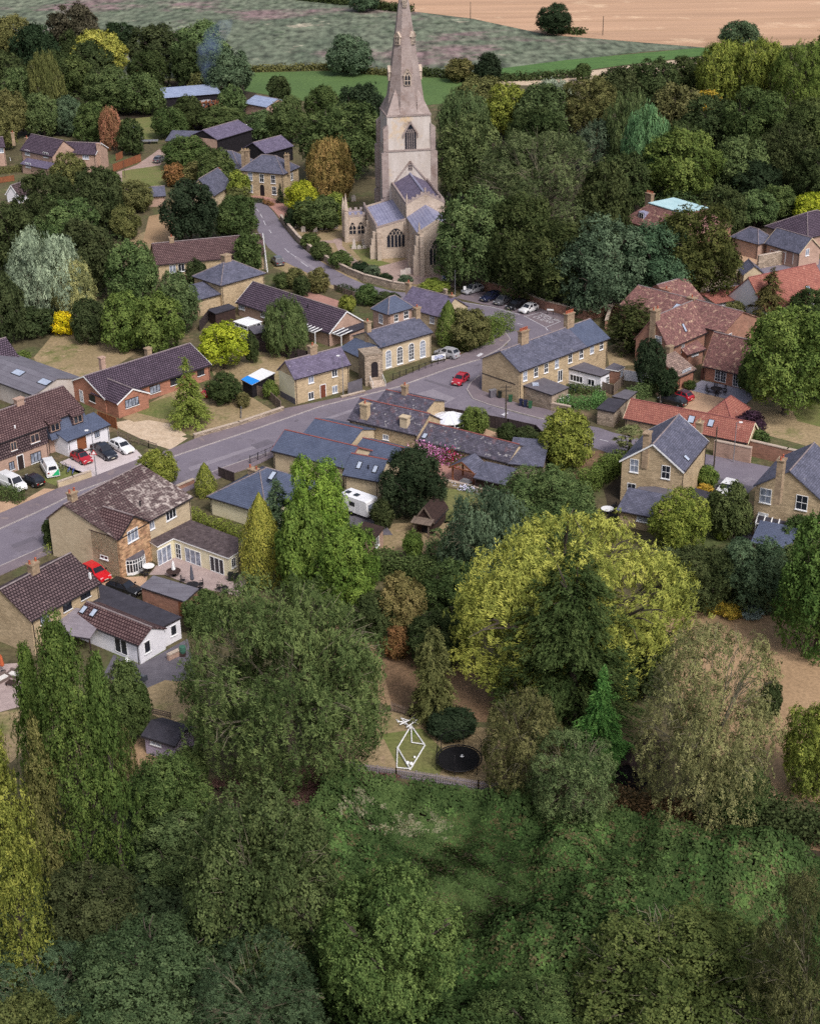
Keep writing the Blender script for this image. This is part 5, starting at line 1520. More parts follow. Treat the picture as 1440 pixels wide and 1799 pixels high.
h20.chimney(1137, 759, .62, 1.2, .8, 0); h20.chimney(1229, 738, .25, 1.0, .8, 1, None, m_cpot); h20.skylight(1205, 805, .8, 1.0)
poly_house('rear_extension', 'rough grey roofed extension against the gable of the palm side villa', [(1107, 869), (1122, 856), (1188, 855), (1176, 880), (1150, 882)], 2.9, m_ybrick, m_felt)
house('scullery', 'low slate roofed scullery with small white window below the palm side villa', (1086, 895), (1146, 907), None, h=2.3, D=4.2, roof='lean', rise=1.3, wall=m_ybrick, rmat=m_slate, cat='extension').window('f', 1128, 911, 1.6, .9, 'grid')
poly_house('garage', 'dark flat roofed garage between the palm side villa and the white car', [(1207, 868), (1220, 858), (1262, 870), (1244, 897)], 2.5, m_ybrick, m_dfelt, cat='garage')
h20b = house('villa', 'tall yellow brick villa with slate roof at the right edge', (1440, 876), (1480, 826), (1326, 853), 'A', (1388, 826), g=(1324, 940), gat='C', wall=m_ybrick, rmat=m_slate)
h20b.window('l', 1344, 871, 1.5, 2.0); h20b.window('l', 1407.5, 883, 1.5, 2.0); h20b.door('l', 1338.6, 917, 1.1, 2.4, (.75, .75, .76)); h20b.chimney(1373, 803, .56, 1.1, .8, 2)
mb = MB(); mb.tube(h20b.on('l', 1365, 870) - Vector((.1, 0, 0)), h20b.on('l', 1365, 870), .22, .22, 10); mb.build('lamp', m_cpot, h20b.root)
house('scullery', 'slate roofed scullery under the striped awning of the right edge villa', (1322, 951), (1385, 963), None, h=2.4, D=4.0, roof='lean', rise=1.0, wall=m_ybrick, rmat=m_bslate, cat='extension').window('f', 1352, 968, .9, 1.1, 'case')
poly_house('garage', 'nearer of two black roofed stone garages on the lane', [(1047, 718.5), (1068, 699.5), (1100, 704), (1079, 725)], 2.5, m_stone, m_dfelt, cat='garage')
poly_house('garage', 'further of two black roofed stone garages on the lane', [(1074, 697), (1097, 685), (1119, 688.5), (1102, 703)], 2.4, m_stone, m_felt, cat='garage')

# ------------------------------------------------------------------ sheds in the gardens
s22 = house('summer_house', 'mauve boarded garden house with dark felt roof by the poplars', (254, 1290), (308, 1307), (337, 1279), 'B', (325, 1282), g=(260, 1324), wall=m_mauve, rmat=m_dfelt, ridge=None, cat='shed', pipe=False)
s22.window('f', 274, 1303, 1.3, .8, 'case', m_wpaint)
house('black_shed', 'small black shed under the conifers near the picket fence', (1082, 1346), (1125, 1361), None, 'A', (1110, 1338), h=2.0, D=5.5, roof='cross', wall=m_black, rmat=m_dwood, ridge=None, cat='shed', pipe=False)
pl = house('playhouse', 'dark wooden playhouse with open porch and brown gabled roof', (732, 908), (760, 913), None, 'A', (745, 889), h=2.1, D=4.5, roof='cross', wall=m_dwood, rmat=m_dwood, ridge=None, cat='playhouse', pipe=False, verge=m_fence)
for x in (.1, pl.L - .1):
	mb = MB(); mb.box(x - .07, -1.3, 0, x + .07, -1.16, 2.0); mb.build('post', m_fence, pl.root)
mb = MB(); mb.slab([(-.3, -1.5, 1.95), (pl.L + .3, -1.5, 1.95), (pl.L + .3, -.1, 2.25), (-.3, -.1, 2.25)], .08); mb.build('porch_roof', m_fence, pl.root)
mb = MB(); mb.box(pl.L * .3, -.03, 0, pl.L * .7, -.004, 1.7); mb.build('door', m_black, pl.root)
g22 = poly_house('workshop', 'small workshop with dark roof and white window below the caravan', [(624, 934), (640, 917), (675, 927), (660, 946)], 2.4, m_tbrick, m_dwood, cat='shed')
g22.window(662, 952, 1.3, 1.3, 'case')
bs = poly_house('shed', 'garden shed with white and bright blue sheets on its roof', [(423.7, 667.5), (460, 647.5), (483.7, 656), (442.5, 677.5)], 2.2, m_black, m_wpaint, cat='shed')
q = [P(x, y, 2.2) - bs.o for x, y in ((423.7, 667.5), (435, 661), (457, 670), (442.5, 677.5))]
mb = MB(); mb.prism([(p.x, p.y) for p in q], 2.304, 2.32); tq = mb.build('tarpaulin', DULL, bs.root); tq.color = (.02, .25, .75, 1)
poly_house('garden_shed', 'dark garden shed beside the white conservatory', [(365, 545), (402, 534), (415, 541), (378, 552)], 2.3, m_dwood, m_dfelt, cat='shed')
poly_house('garden_shed', 'grey roofed garden shed behind the weeping birch', [(435, 575), (467, 571), (480, 580), (447, 588)], 2.3, m_dfence, m_felt, cat='shed')
cr = poly_house('carport', 'low corrugated grey store along the patio wall', [(246, 1032), (270, 1012), (350, 1035), (325, 1058)], 2.3, m_obrick, m_asb, cat='store')
# ------------------------------------------------------------------ the church
ch = House('church', 'medieval stone church with a tall broach spire above the village', P(662, 455), math.radians(9.5), 6.2, 18, 6.4, 'church')
cw = lambda x, y, py: zat(*ch.world((x, y, 0)).xy, py)
NX0, NX1, NY = 6.2, 14.0, 18.0
NC = (NX0 + NX1) / 2
z_eave = cw(NX0, 0, 359)
z_ridge = max(z_eave + 1.5, cw(NC, 0, 340))
z_ai = 6.3
z_at = min(z_eave - 1.4, cw(NX0, 0, 386))
z_ce, z_cr = cw(NX0 + .3, -13, 411), 0
z_cr = max(z_ce + 2.2, cw(NC, 0, 366))
z_str, z_top = cw(NC, NY, 264), cw(NC, NY, 204)
z_apex = cw(NC, NY + 5, -62)
z_por = cw(-2, 14, 378)
print('church', [round(v, 1) for v in (z_eave, z_ridge, z_at, z_ce, z_cr, z_str, z_top, z_apex, z_por)])
R = ch.root
def cwin(face, px, py, w, h, style='pointed', y=0.0, x=0.0, fm=None):
	"""window on a plane of the church: 'f' faces the camera at local y, 'l' faces the street at local x"""
	c = ch.hit(px, py, (x, y, 0), Vector((0, -1, 0)) if face == 'f' else Vector((-1, 0, 0)))
	fr, pn, sl = window_meshes(w, h, style, m_glass)
	n = Vector((0, -1, 0)) if face == 'f' else Vector((-1, 0, 0))
	o = inst('window', cached(fr, 'window', fm or m_clunch), R, c + n * .006 - Vector((0, 0, h / 2)), ch.ROT[face])
	inst('pane', cached(pn, 'pane', m_glass), o)
	return o
def battlement(mb, a, b, z, h=.55, w=.8, gap=.6, th=.3):
	a, b = Vector((a[0], a[1], z)), Vector((b[0], b[1], z))
	d = b - a; L = d.length; d.normalize()
	n = max(2, int((L + gap) / (w + gap)))
	st = (L - n * w) / max(1, n - 1)
	for i in range(n):
		p = a + d * (i * (w + st)); mb.bar(p + Vector((0, 0, h / 2)), p + d * w + Vector((0, 0, h / 2)), th, h)
def buttress(x, y, z, fx, fy, w=.8, d=1.3):
	"""stepped buttress of the outward direction fx,fy"""
	mb = MB()
	for k, (dd, zz) in enumerate(((1.0, .5), (.8, .75), (.55, 1.0))):
		e = d * dd
		x0, x1 = sorted((x, x + fx * e)) if fx else (x - w / 2, x + w / 2)
		y0, y1 = sorted((y, y + fy * e)) if fy else (y - w / 2, y + w / 2)
		zl = 0 if k == 0 else z * (.5, .75)[k - 1] + .002
		mb.box(x0 + k * .004, y0 + k * .004, zl, x1 - k * .004, y1 - k * .004, z * zz)
	mb.build('buttress', m_clunch, R)
# aisle
mb = MB()
mb.face([(0, 0, 0), (NX0, 0, 0), (NX0, 0, z_at), (0, 0, z_ai)]); mb.face([(0, NY, 0), (0, 0, 0), (0, 0, z_ai), (0, NY, z_ai)]); mb.face([(NX0, NY, 0), (0, NY, 0), (0, NY, z_ai), (NX0, NY, z_at)])
mb.build('aisle_wall', m_clunch, R)
mb = MB(); mb.slab([(.25, NY - .25, z_ai - .25), (.25, .3, z_ai - .25), (NX0, .3, z_at - .25), (NX0, NY - .25, z_at - .25)], .1); mb.build('aisle_roof', m_lead, R)
mb = MB(); mb.bar((.12, 0, z_ai + .1), (.12, NY, z_ai + .1), .36, .4); mb.bar((0, .12, z_ai + .15), (NX0, .12, z_at + .15), .36, .34); battlement(mb, (.12, .3), (.12, NY), z_ai + .3); mb.build('parapet', m_spire, R)
mb = MB(); mb.box(-.12, -.14, 0, NX0, -.003, .9); mb.box(-.14, -.14, 0, -.003, NY, .9); mb.build('plinth', m_clunch, R)
cwin('f', 695.4, 417.5, 3.7, 3.9, 'pointed', 0)
buttress(.0, .4, 5.6, -1, 0); buttress(.4, 0, 5.6, 0, -1); buttress(0, 9, 5.6, -1, 0); buttress(NX0 - .1, -.003, 7.5, 0, -1, .7, 1.0)
for y in (4.5, 12): 
	fr, pn, sl = window_meshes(2.2, 3.4, 'pointed', m_glass)
	o = inst('window', cached(fr, 'window', m_clunch), R, (-.006, y, 1.9), -math.pi / 2); inst('pane', cached(pn, 'pane', m_glass), o)
# nave
mb = MB()
mb.face([(NX0, NY, 0), (NX0, 0, 0), (NX0, 0, z_eave), (NX0, NY, z_eave)]); mb.face([(NX1, 0, 0), (NX1, NY, 0), (NX1, NY, z_eave), (NX1, 0, z_eave)])
mb.face([(NX0, .0, 0), (NX1, .0, 0), (NX1, .0, z_eave), (NC, .0, z_ridge), (NX0, .0, z_eave)])
mb.build('nave_wall', m_clunch, R)
mb = MB()
mb.slab([(NX0 + .2, NY, z_eave - .12), (NX0 + .2, .4, z_eave - .12), (NC, .4, z_ridge - .12), (NC, NY, z_ridge - .12)], .12)
mb.slab([(NX1 - .2, .4, z_eave - .12), (NX1 - .2, NY, z_eave - .12), (NC, NY, z_ridge - .12), (NC, .4, z_ridge - .12)], .12)
nr = mb.build('nave_roof', m_pslate, R)
mb = MB(); mb.tube((NC, .4, z_ridge - .08), (NC, NY, z_ridge - .08), .22, .22, 6); mb.build('ridge', m_lead, nr)
mb = MB()
for y in (5.2, 4.2, 3.2): mb.slab([(NX0 + .5, y, z_eave + .02), (NX0 + .5, y - .45, z_eave + .02), (NX0 + 1.9, y - .45, z_eave + .02 + 1.4 * (z_ridge - z_eave) / (NC - NX0)), (NX0 + 1.9, y, z_eave + .02 + 1.4 * (z_ridge - z_eave) / (NC - NX0))], .03)
mb.build('lead_patch', m_lead, nr)
mb = MB()
mb.bar((NX0 + .1, 0, z_eave), (NX0 + .1, NY, z_eave), .4, .5); mb.bar((NX1 - .1, 0, z_eave), (NX1 - .1, NY, z_eave), .4, .5)
mb.bar((NX0, .2, z_eave + .1), (NC, .2, z_ridge + .1), .45, .4); mb.bar((NX1, .2, z_eave + .1), (NC, .2, z_ridge + .1), .45, .4)
battlement(mb, (NX1 - .1, .3), (NX1 - .1, NY), z_eave + .25, .4)
sl = (z_ridge - z_eave) / (NC - NX0)
for i in range(4):
	for sg in (-1, 1):
		x = NC + sg * (.7 + i * .9); mb.box(x - .25, .02, z_ridge - abs(x - NC) * sl + .2, x + .25, .38, z_ridge - abs(x - NC) * sl + .65)
mb.box(NC - .2, .05, z_ridge, NC + .2, .35, z_ridge + 1.1)
mb.build('parapet', m_spire, R)
mb = MB(); mb.tube((NX0 + .15, .15, z_eave), (NX0 + .15, .15, z_eave + 1.0), .22, .2, 6); mb.tube((NX0 + .15, .15, z_eave + 1.0), (NX0 + .15, .15, z_eave + 2.2), .2, .03, 6); mb.build('pinnacle', m_clunch, R)
for y in (2.2, 6, 9.8, 13.6):
	fr, pn, sl_ = window_meshes(2.3, 1.9, 'pointed', m_glass)
	o = inst('window', cached(fr, 'window', m_clunch), R, (NX0 - .006, y, z_at + .35), -math.pi / 2); inst('pane', cached(pn, 'pane', m_glass), o)
# chancel
CX0, CX1, CY = NX0 + .3, NX1 - .3, -13.0
mb = MB()
mb.face([(CX0, -.003, 0), (CX0, CY, 0), (CX0, CY, z_ce), (CX0, -.003, z_ce)]); mb.face([(CX1, CY, 0), (CX1, -.003, 0), (CX1, -.003, z_ce), (CX1, CY, z_ce)])
mb.face([(CX0, CY, 0), (CX1, CY, 0), (CX1, CY, z_ce), (NC, CY, z_cr), (CX0, CY, z_ce)])
mb.build('chancel_wall', m_clunch, R)
mb = MB()
mb.slab([(CX0 - .3, -.05, z_ce - .05), (CX0 - .3, CY + .3, z_ce - .05), (NC, CY + .3, z_cr + .1), (NC, -.05, z_cr + .1)], .12)
mb.slab([(CX1 + .3, CY + .3, z_ce - .05), (CX1 + .3, -.05, z_ce - .05), (NC, -.05, z_cr + .1), (NC, CY + .3, z_cr + .1)], .12)
cr_ = mb.build('chancel_roof', m_lead, R)
mb = MB(); mb.bar((CX0 - .3, CY + .12, z_ce + .1), (NC, CY + .12, z_cr + .25), .4, .4); mb.bar((CX1 + .3, CY + .12, z_ce + .1), (NC, CY + .12, z_cr + .25), .4, .4); mb.build('coping', m_clunch, R)
buttress(CX0, CY + .4, z_ce * .95, -1, 0, .8, 1.2); buttress(CX0 + .4, CY, z_ce * .95, 0, -1, .8, 1.2); buttress(CX0, -6.5, z_ce * .8, -1, 0, .8, 1.2); buttress(CX1 - .4, CY, z_ce * .95, 0, -1, .8, 1.2)
mb = MB(); mb.tube((CX0, CY, z_ce), (CX0, CY, z_ce + 1.2), .25, .2, 6); mb.tube((CX0, CY, z_ce + 1.2), (CX0, CY, z_ce + 2.4), .2, .02, 6); mb.build('pinnacle', m_clunch, R)
for y in (-3.5, -9.5):
	fr, pn, sl_ = window_meshes(1.6, 4.0, 'pointed', m_glass)
	o = inst('window', cached(fr, 'window', m_clunch), R, (CX0 - .006, y, 2.0), -math.pi / 2); inst('pane', cached(pn, 'pane', m_glass), o)
fr, pn, sl_ = window_meshes(3.2, 5.2, 'pointed', m_glass)
o = inst('window', cached(fr, 'window', m_clunch), R, (NC, CY - .006, 2.0)); inst('pane', cached(pn, 'pane', m_glass), o)
# tower: two stages, battered, with clasping buttresses
def ring(mb, cx, cy, h0, h1, z0, z1, mi=0):
	a = [(cx - h0, cy - h0, z0), (cx + h0, cy - h0, z0), (cx + h0, cy + h0, z0), (cx - h0, cy + h0, z0)]
	b = [(cx - h1, cy - h1, z1), (cx + h1, cy - h1, z1), (cx + h1, cy + h1, z1), (cx - h1, cy + h1, z1)]
	for i in range(4): mb.face([a[i], a[(i + 1) % 4], b[(i + 1) % 4], b[i]], mi)
	mb.face(b, mi)
TC = (NC, NY + 5.0)
mb = MB(); ring(mb, *TC, 5.05, 4.95, 0, z_str); ring(mb, *TC, 4.85, 4.6, z_str, z_top); tw = mb.build('tower', m_render, R)
mb = MB()
for z, h_ in ((z_str - .15, 5.12), (z_top - .1, 4.78)): mb.prism([(TC[0] - h_, TC[1] - h_), (TC[0] + h_, TC[1] - h_), (TC[0] + h_, TC[1] + h_), (TC[0] - h_, TC[1] + h_)], z, z + .34)
mb.build('string_course', m_spire, tw)
for sx in (-1, 1):
	for sy in (-1, 1):
		mb = MB()
		x, y = TC[0] + sx * 4.5, TC[1] + sy * 4.5
		for (z0, z1, e) in ((0, z_str * .45, 1.3), (z_str * .45 + .01, z_str, 1.0), (z_str + .01, z_str + (z_top - z_str) * .72, .6)):
			mb.box(*(sorted((x, x + sx * (e + .45)))[0], y - .55), z0, sorted((x, x + sx * (e + .45)))[1], y + .55, z1 - .5)
			q0, q1 = sorted((x, x + sx * (e + .45)))
			xo = q1 if sx > 0 else q0
			mb.face([(xo, y - .55, z1 - .5), (xo, y + .55, z1 - .5), (x, y + .55, z1 + .4), (x, y - .55, z1 + .4)]); mb.face([(xo, y - .55, z1 - .5), (x, y - .55, z1 + .4), (x, y - .55, z1 - .5)])
		mb.build('tower_buttress', m_spire, tw)
bw = cwin('f', 721, 241, 2.3, 5.2, 'pointed', NY + .13, 0, m_spire)
mb = MB()
for sg in (-1, 1): mb.bar((sg * 1.55, -.1, 3.2), (0, -.1, 5.75), .2, .28); mb.bar((sg * 1.55, -.1, 2.6), (sg * 1.55, -.1, 3.25), .2, .25)
mb.build('hood_mould', m_spire, bw)
sw = cwin('f', 720.5, 292, .7, 1.5, 'pointed', NY + .02, 0, m_spire)
mb = MB()
c = ch.hit(720.5, 283, (0, NY - .05, 0), Vector((0, -1, 0)))
for sg in (-1, 1): mb.bar((c.x, NY - .05, c.z), (c.x + sg * 3.4, NY - .05, c.z - 4.2), .25, .3)
mb.build('roof_scar', m_spire, tw)
# spire with broaches and lucarnes
mb = MB()
def octa(r, z): return [(TC[0] + r / math.cos(math.pi / 8) * math.cos(math.pi / 8 + i * math.pi / 4), TC[1] + r / math.cos(math.pi / 8) * math.sin(math.pi / 8 + i * math.pi / 4), z) for i in range(8)]
H_ = z_apex - z_top
lv = [octa(4.55 * (1 - t) ** 1.0 * (.9 if t > 0 else 1.0) + .0, z_top + .25 + H_ * t) for t in (0, .05, .25, .5, .75, .985)]
for a, b in zip(lv, lv[1:]):
	for i in range(8): mb.face([a[i], a[(i + 1) % 8], b[(i + 1) % 8], b[i]])
mb.face(lv[-1])
sp = mb.build('spire', m_spire, R)
for i in range(4):
	mb = MB(); a = math.pi / 4 + i * math.pi / 2
	k = 4.62
	cx, cy = TC[0] + k * (1 if math.cos(a) > 0 else -1), TC[1] + k * (1 if math.sin(a) > 0 else -1)
	o1 = octa(4.55, z_top + .252)[(2 * i) % 8]; o2 = octa(4.55, z_top + .252)[(2 * i + 1) % 8]
	top = Vector((TC[0] + 3.0 * math.cos(a) * 1.0, TC[1] + 3.0 * math.sin(a), z_top + H_ * .2))
	cc = (cx, cy, z_top + .252)
	for tri in ((cc, o1, top), (o2, cc, top), (o1, o2, top)): mb.face(tri)
	mb.build('broach', m_spire, sp)
mb = MB(); zz = z_top + H_ * .79; r = 4.1 * .215
mb.lathe([(r + .05, -.12), (r + .22, 0), (r + .2, .18), (r - .02, .3)], (TC[0], TC[1], zz), 8); mb.build('string_course', m_spire, sp)
def lucarne(ang, t, w, h):
	rr = 4.55 * .9 * (1 - t)
	z = z_top + .25 + H_ * t
	c = Vector((TC[0] + (rr + .12) * math.cos(ang), TC[1] + (rr + .12) * math.sin(ang), z))
	mb = MB()
	mb.box(-w / 2 - .2, -.15, -.1, w / 2 + .2, 1.0, h * .75)
	mb.slab([(-w / 2 - .32, -.28, h * .72), (0, -.28, h * 1.28), (0, 1.6, h * 1.28), (-w / 2 - .32, 1.6, h * .72)][::-1], .1)
	mb.slab([(0, -.28, h * 1.28), (w / 2 + .32, -.28, h * .72), (w / 2 + .32, 1.6, h * .72), (0, 1.6, h * 1.28)][::-1], .1)
	mb.face([(-w / 2 - .2, -.151, h * .75), (w / 2 + .2, -.151, h * .75), (0, -.151, h * 1.22)])
	o = mb.build('lucarne', m_clunch, sp); o.location = c; o.rotation_euler.z = ang + math.pi / 2
	fr, pn, s_ = window_meshes(w, h, 'pointed', m_glass)
	f2 = MB(); f2.v, f2.f, f2.m = list(fr.v), list(fr.f), list(fr.m)
	f2.v = [(x, y - .16, q) for x, y, q in f2.v]; f2.build('window', m_clunch, o)
	p2 = MB(); p2.v, p2.f, p2.m = [(x, y - .155, q) for x, y, q in pn.v], list(pn.f), list(pn.m); p2.build('pane', m_glass, o)
for k in (-1, 1): lucarne(-math.pi / 2 + k * math.pi / 2, .22, 1.0, 2.2)
lucarne(-math.pi / 2, .2, 1.1, 2.5); lucarne(-math.pi / 4, .47, .8, 1.9); lucarne(-3 * math.pi / 4, .47, .8, 1.9); lucarne(-math.pi / 2, .72, .5, 1.4)
# porch
PX0, PY0, PY1 = -4.3, 13.8, 18.2
mb = MB(); mb.prism([(PX0, PY0), (-.15, PY0), (-.15, PY1), (PX0, PY1)], 0, z_por - .3); po = mb.build('porch', m_cbrick if False else m_clunch, R)
mb = MB(); mb.box(PX0 + .35, PY0 + .35, z_por - .296, -.2, PY1 - .3, z_por - .2); mb.build('porch_roof', m_lead, po)
mb = MB()
for a, b in (((PX0, PY0 + .15), (-.2, PY0 + .15)), ((PX0 + .15, PY0), (PX0 + .15, PY1)), ((PX0, PY1 - .15), (-.2, PY1 - .15))):
	mb.bar((a[0], a[1], z_por - .1), (b[0], b[1], z_por - .1), .34, .4); battlement(mb, a, b, z_por + .1, .5, .6, .5)
mb.build('parapet', m_spire, po)
for x in (-3.0, -1.25):
	fr, pn, s_ = window_meshes(1.35, 2.5, 'pointed', m_glass)
	o = inst('window', cached(fr, 'window', m_clunch), R, (x, PY0 - .006, 1.6)); inst('pane', cached(pn, 'pane', m_glass), o)
mb = MB(); mb.box(PX0 - .1, PY0 - .2, 0, -.15, PY0 - .003, 1.0); mb.build('plinth', m_clunch, po)
mb = MB(); mb.tube((PX0, PY0, 0), (PX0, PY0, z_por + 1.2), .55, .5, 8); mb.tube((PX0, PY0, z_por + 1.2), (PX0, PY0, z_por + 1.5), .62, .62, 8); mb.tube((PX0, PY0, z_por + 1.5), (PX0, PY0, z_por + 4.8), .5, .03, 8); mb.build('pinnacle', m_clunch, R)
mb = MB(); mb.tube((PX0, PY1, 0), (PX0, PY1, z_por + 1.0), .4, .36, 8); mb.tube((PX0, PY1, z_por + 1.0), (PX0, PY1, z_por + 3), .36, .03, 8); mb.build('pinnacle', m_clunch, R)
# ------------------------------------------------------------------ vehicles
def car_proto(kind):
	"""a car along +x (front), wheels on z=0, built once for each body style"""
	S = {  # length, width, roof height, belt height, bonnet end x, windscreen top x, roof rear x, tailgate bottom x
		'hatch': (4.0, 1.76, 1.48, .96, .95, .30, -1.25, -1.75), 'estate': (4.7, 1.84, 1.46, .98, 1.05, .35, -1.7, -2.12), 'suv': (4.5, 1.86, 1.66, 1.08, 1.1, .45, -1.55, -1.98),
		'van': (4.9, 1.92, 1.95, 1.15, 1.5, .95, -2.3, -2.42), 'pickup': (5.3, 1.9, 1.8, 1.12, 1.1, .4, -.95, -1.15), 'mpv': (4.35, 1.8, 1.62, 1.02, 1.35, .5, -1.6, -1.98)}[kind]
	L, Wd, Hr, Hb, xb, xt, xr, xg = S
	root = bpy.data.objects.new('parked_car', None); COL.objects.link(root)
	hw = Wd / 2
	nose, tail = L / 2, -L / 2
	hood = Hb - (.1 if kind != 'van' else .02)
	# lower body: cross-sections along the length
	st = [(nose, hw * .72, .3, .62), (nose - .06, hw * .86, .24, .72), (nose - .35, hw * .97, .2, hood - .08), (nose - .9, hw, .2, hood), (xb, hw, .2, Hb), (xt, hw, .2, Hb), (0, hw, .2, Hb), (xr, hw, .2, Hb + .03), (xg, hw * .98, .22, Hb + .03), (tail + .12, hw * .93, .26, Hb - .04), (tail, hw * .82, .34, Hb - .14)]
	mb = MB()
	rings = []
	for x, w, z0, z1 in st:
		m = z0 + (z1 - z0) * .55
		r = [(x, -w * .9, z0), (x, -w, z0 + .16), (x, -w, m), (x, -w * .95, z1 - .05), (x, -w * .86, z1), (x, 0, z1 + .025), (x, w * .86, z1), (x, w * .95, z1 - .05), (x, w, m), (x, w, z0 + .16), (x, w * .9, z0)]
		rings.append(r)
	base = len(mb.v)
	k = len(rings[0])
	for r in rings: mb.v.extend(r)
	for i in range(len(rings) - 1):
		for j in range(k):
			a, b = base + i * k + j, base + i * k + (j + 1) % k
			mb.f.append((a, a + k, b + k, b)); mb.m.append(0)
	mb.f.append(tuple(base + j for j in range(k))); mb.m.append(0)
	mb.f.append(tuple(base + (len(rings) - 1) * k + j for j in reversed(range(k)))); mb.m.append(0)
	# cabin
	cb = [(xb, hw * .86, Hb - .02), (xg, hw * .88, Hb)]
	ct = [(xt, hw * .7, Hr), (xr, hw * .72, Hr - .02)]
	c = [(xb, -hw * .86, Hb - .02), (xg, -hw * .9, Hb), (xg, hw * .9, Hb), (xb, hw * .86, Hb - .02)]
	t = [(xt, -hw * .72, Hr - .03), (xr, -hw * .74, Hr - .05), (xr, hw * .74, Hr - .05), (xt, hw * .72, Hr - .03)]
	for i in range(4):
		j = (i + 1) % 4
		mb.face([c[j], c[i], t[i], t[j]])
	if kind == 'pickup':
		mb.box(xg - .02, -hw * .86, Hb - .02, tail + .2, -hw * .8, Hb + .1); mb.box(xg - .02, hw * .8, Hb - .02, tail + .2, hw * .86, Hb + .1)
	body = mb.build('body', PAINT, root, True)
	for e in body.data.polygons: e.use_smooth = True
	try:
		body.data.set_sharp_from_angle(angle=math.radians(32))
	except Exception: pass
	rb = MB(); xm = (xt + xr) / 2
	rb.face([t[0], t[3], (xm, hw * .7, Hr + .03), (xm, -hw * .7, Hr + .03)]); rb.face([(xm, -hw * .7, Hr + .03), (xm, hw * .7, Hr + .03), t[2], t[1]])
	rb.face([t[3], t[2], (xm, hw * .7, Hr + .03)]); rb.face([t[1], t[0], (xm, -hw * .7, Hr + .03)])
	rb.build('car_roof', PAINT, root)
	def glass(name, q, ins=.08, outn=.012):
		q = [Vector(p) for p in q]
		cen = sum(q, Vector()) / 4
		n = (q[1] - q[0]).cross(q[2] - q[0]).normalized()
		if n.dot(cen - Vector((0, 0, .8))) < 0: n = -n
		g = MB(); pts = [cen + (p - cen) * (1 - ins) + n * outn for p in q]
		nn = (pts[1] - pts[0]).cross(pts[2] - pts[0])
		if nn.dot(n) < 0: pts.reverse()
		g.face(pts); return g.build(name, m_glass, root)
	glass('windscreen', [c[0], c[3], t[3], t[0]], .1)
	if kind == 'van': 
		f = .68
		for s in (0, 3):
			a, b = Vector(c[s]), Vector(c[1 if s == 0 else 2]); p, q = Vector(t[s]), Vector(t[1 if s == 0 else 2])
			glass('side_window', [a.lerp(b, .03), a.lerp(b, .26), p.lerp(q, .26), p.lerp(q, .03)], .12)
		glass('rear_window', [c[1], c[2], t[2], t[1]], .3)
	else:
		glass('rear_window', [c[1], c[2], t[2], t[1]], .14)
		for s in (0, 3):
			a, b = Vector(c[s]), Vector(c[1 if s == 0 else 2]); p, q = Vector(t[s]), Vector(t[1 if s == 0 else 2])
			for u0, u1 in ((.05, .46), (.5, .93)):
				glass('side_window', [a.lerp(b, u0 + .05), a.lerp(b, u1), p.lerp(q, u1), p.lerp(q, u0)], .1)
	if kind == 'pickup':
		g = MB(); g.box(tail + .2, -hw * .78, Hb + .03, xg - .05, hw * .78, Hb + .06); g.build('load_cover', m_dark, root)
	wr = .33 if kind in ('hatch', 'estate', 'mpv') else .37
	for x in (nose - .82, tail + .82):
		for s in (-1, 1):
			g = MB(); g.tube((0, -.11, 0), (0, .11, 0), wr, wr, 16); o = g.build('wheel', m_tyre, root); o.location = (x, s * (hw - .09), wr)
			g = MB(); g.tube((0, s * .111, 0), (0, s * .125, 0), wr * .62, wr * .6, 12)
			g.build('rim', m_rim, o)
	for s in (-1, 1):
		g = MB(); g.slab([(nose - .02, s * hw * .58 - .2, .62), (nose - .02, s * hw * .58 + .2, .62), (nose - .12, s * hw * .62 + .2, .78), (nose - .12, s * hw * .62 - .2, .78)], .02); g.build('headlight', m_lamp, root)
		g = MB(); g.box(tail - .012, s * hw * .66 - .13, Hb - .4, tail + .1, s * hw * .66 + .13, Hb - .16); g.build('tail_light', m_tail, root)
		g = MB(); g.box(xb - .25, s * hw * 1.0 - .02 if s > 0 else -hw - .17, Hb - .03, xb - .1, s * hw + .17 if s > 0 else -hw + .02, Hb + .14); g.build('door_mirror', m_dark, root)
	g = MB(); g.box(nose - .06, -.26, .4, nose + .014, .26, .51); g.build('number_plate', m_plate, root)
	g = MB(); g.box(tail - .014, -.26, .5, tail + .05, .26, .61); g.build('number_plate', m_plate, root)
	g = MB(); g.box(nose - .1, -hw * .5, .28, nose + .006, hw * .5, .39); g.build('grille', m_dark, root)
	return root
_protos, _used = {}, set()
def car(kind, rear, front, col, label, roof=None, cat='car', name='parked_car'):
	if kind not in _protos: _protos[kind] = car_proto(kind)
	p = _protos[kind]
	o = p if kind not in _used else copy_tree(p)
	_used.add(kind)
	o.name = name
	a, b = P(*rear), P(*front)
	m = (a + b) / 2
	o.location = (m.x, m.y, .03)
	d = b - a
	o.rotation_euler = (0, 0, math.atan2(d.y, d.x))
	tag(o, label, cat)
	for ch in o.children:
		if ch.name.startswith('body'): ch.color = tuple(col) + (1,)
		if ch.name.startswith('car_roof'): ch.color = tuple(roof or col) + (1,)
	return o
SILV, WHT, BLK, NAVY, GREY, RED = (.38, .38, .41), (.78, .78, .8), (.012, .012, .015), (.016, .02, .05), (.1, .1, .115), (.42, .015, .03)
car('estate', (846, 509), (814, 518.5), SILV, 'silver estate car parked by the church, beside the gate pole')
car('estate', (878, 521.5), (846, 531.5), NAVY, 'navy car parked under the yews next to the silver estate')
car('hatch', (894, 528.5), (871, 537.5), GREY, 'grey hatchback parked between the navy and black cars under the yews')
car('estate', (920, 536), (894, 545), BLK, 'black car parked between the grey and white hatchbacks under the yews')
car('hatch', (941, 543), (915, 552), WHT, 'white hatchback parked at the end of the row under the yews')
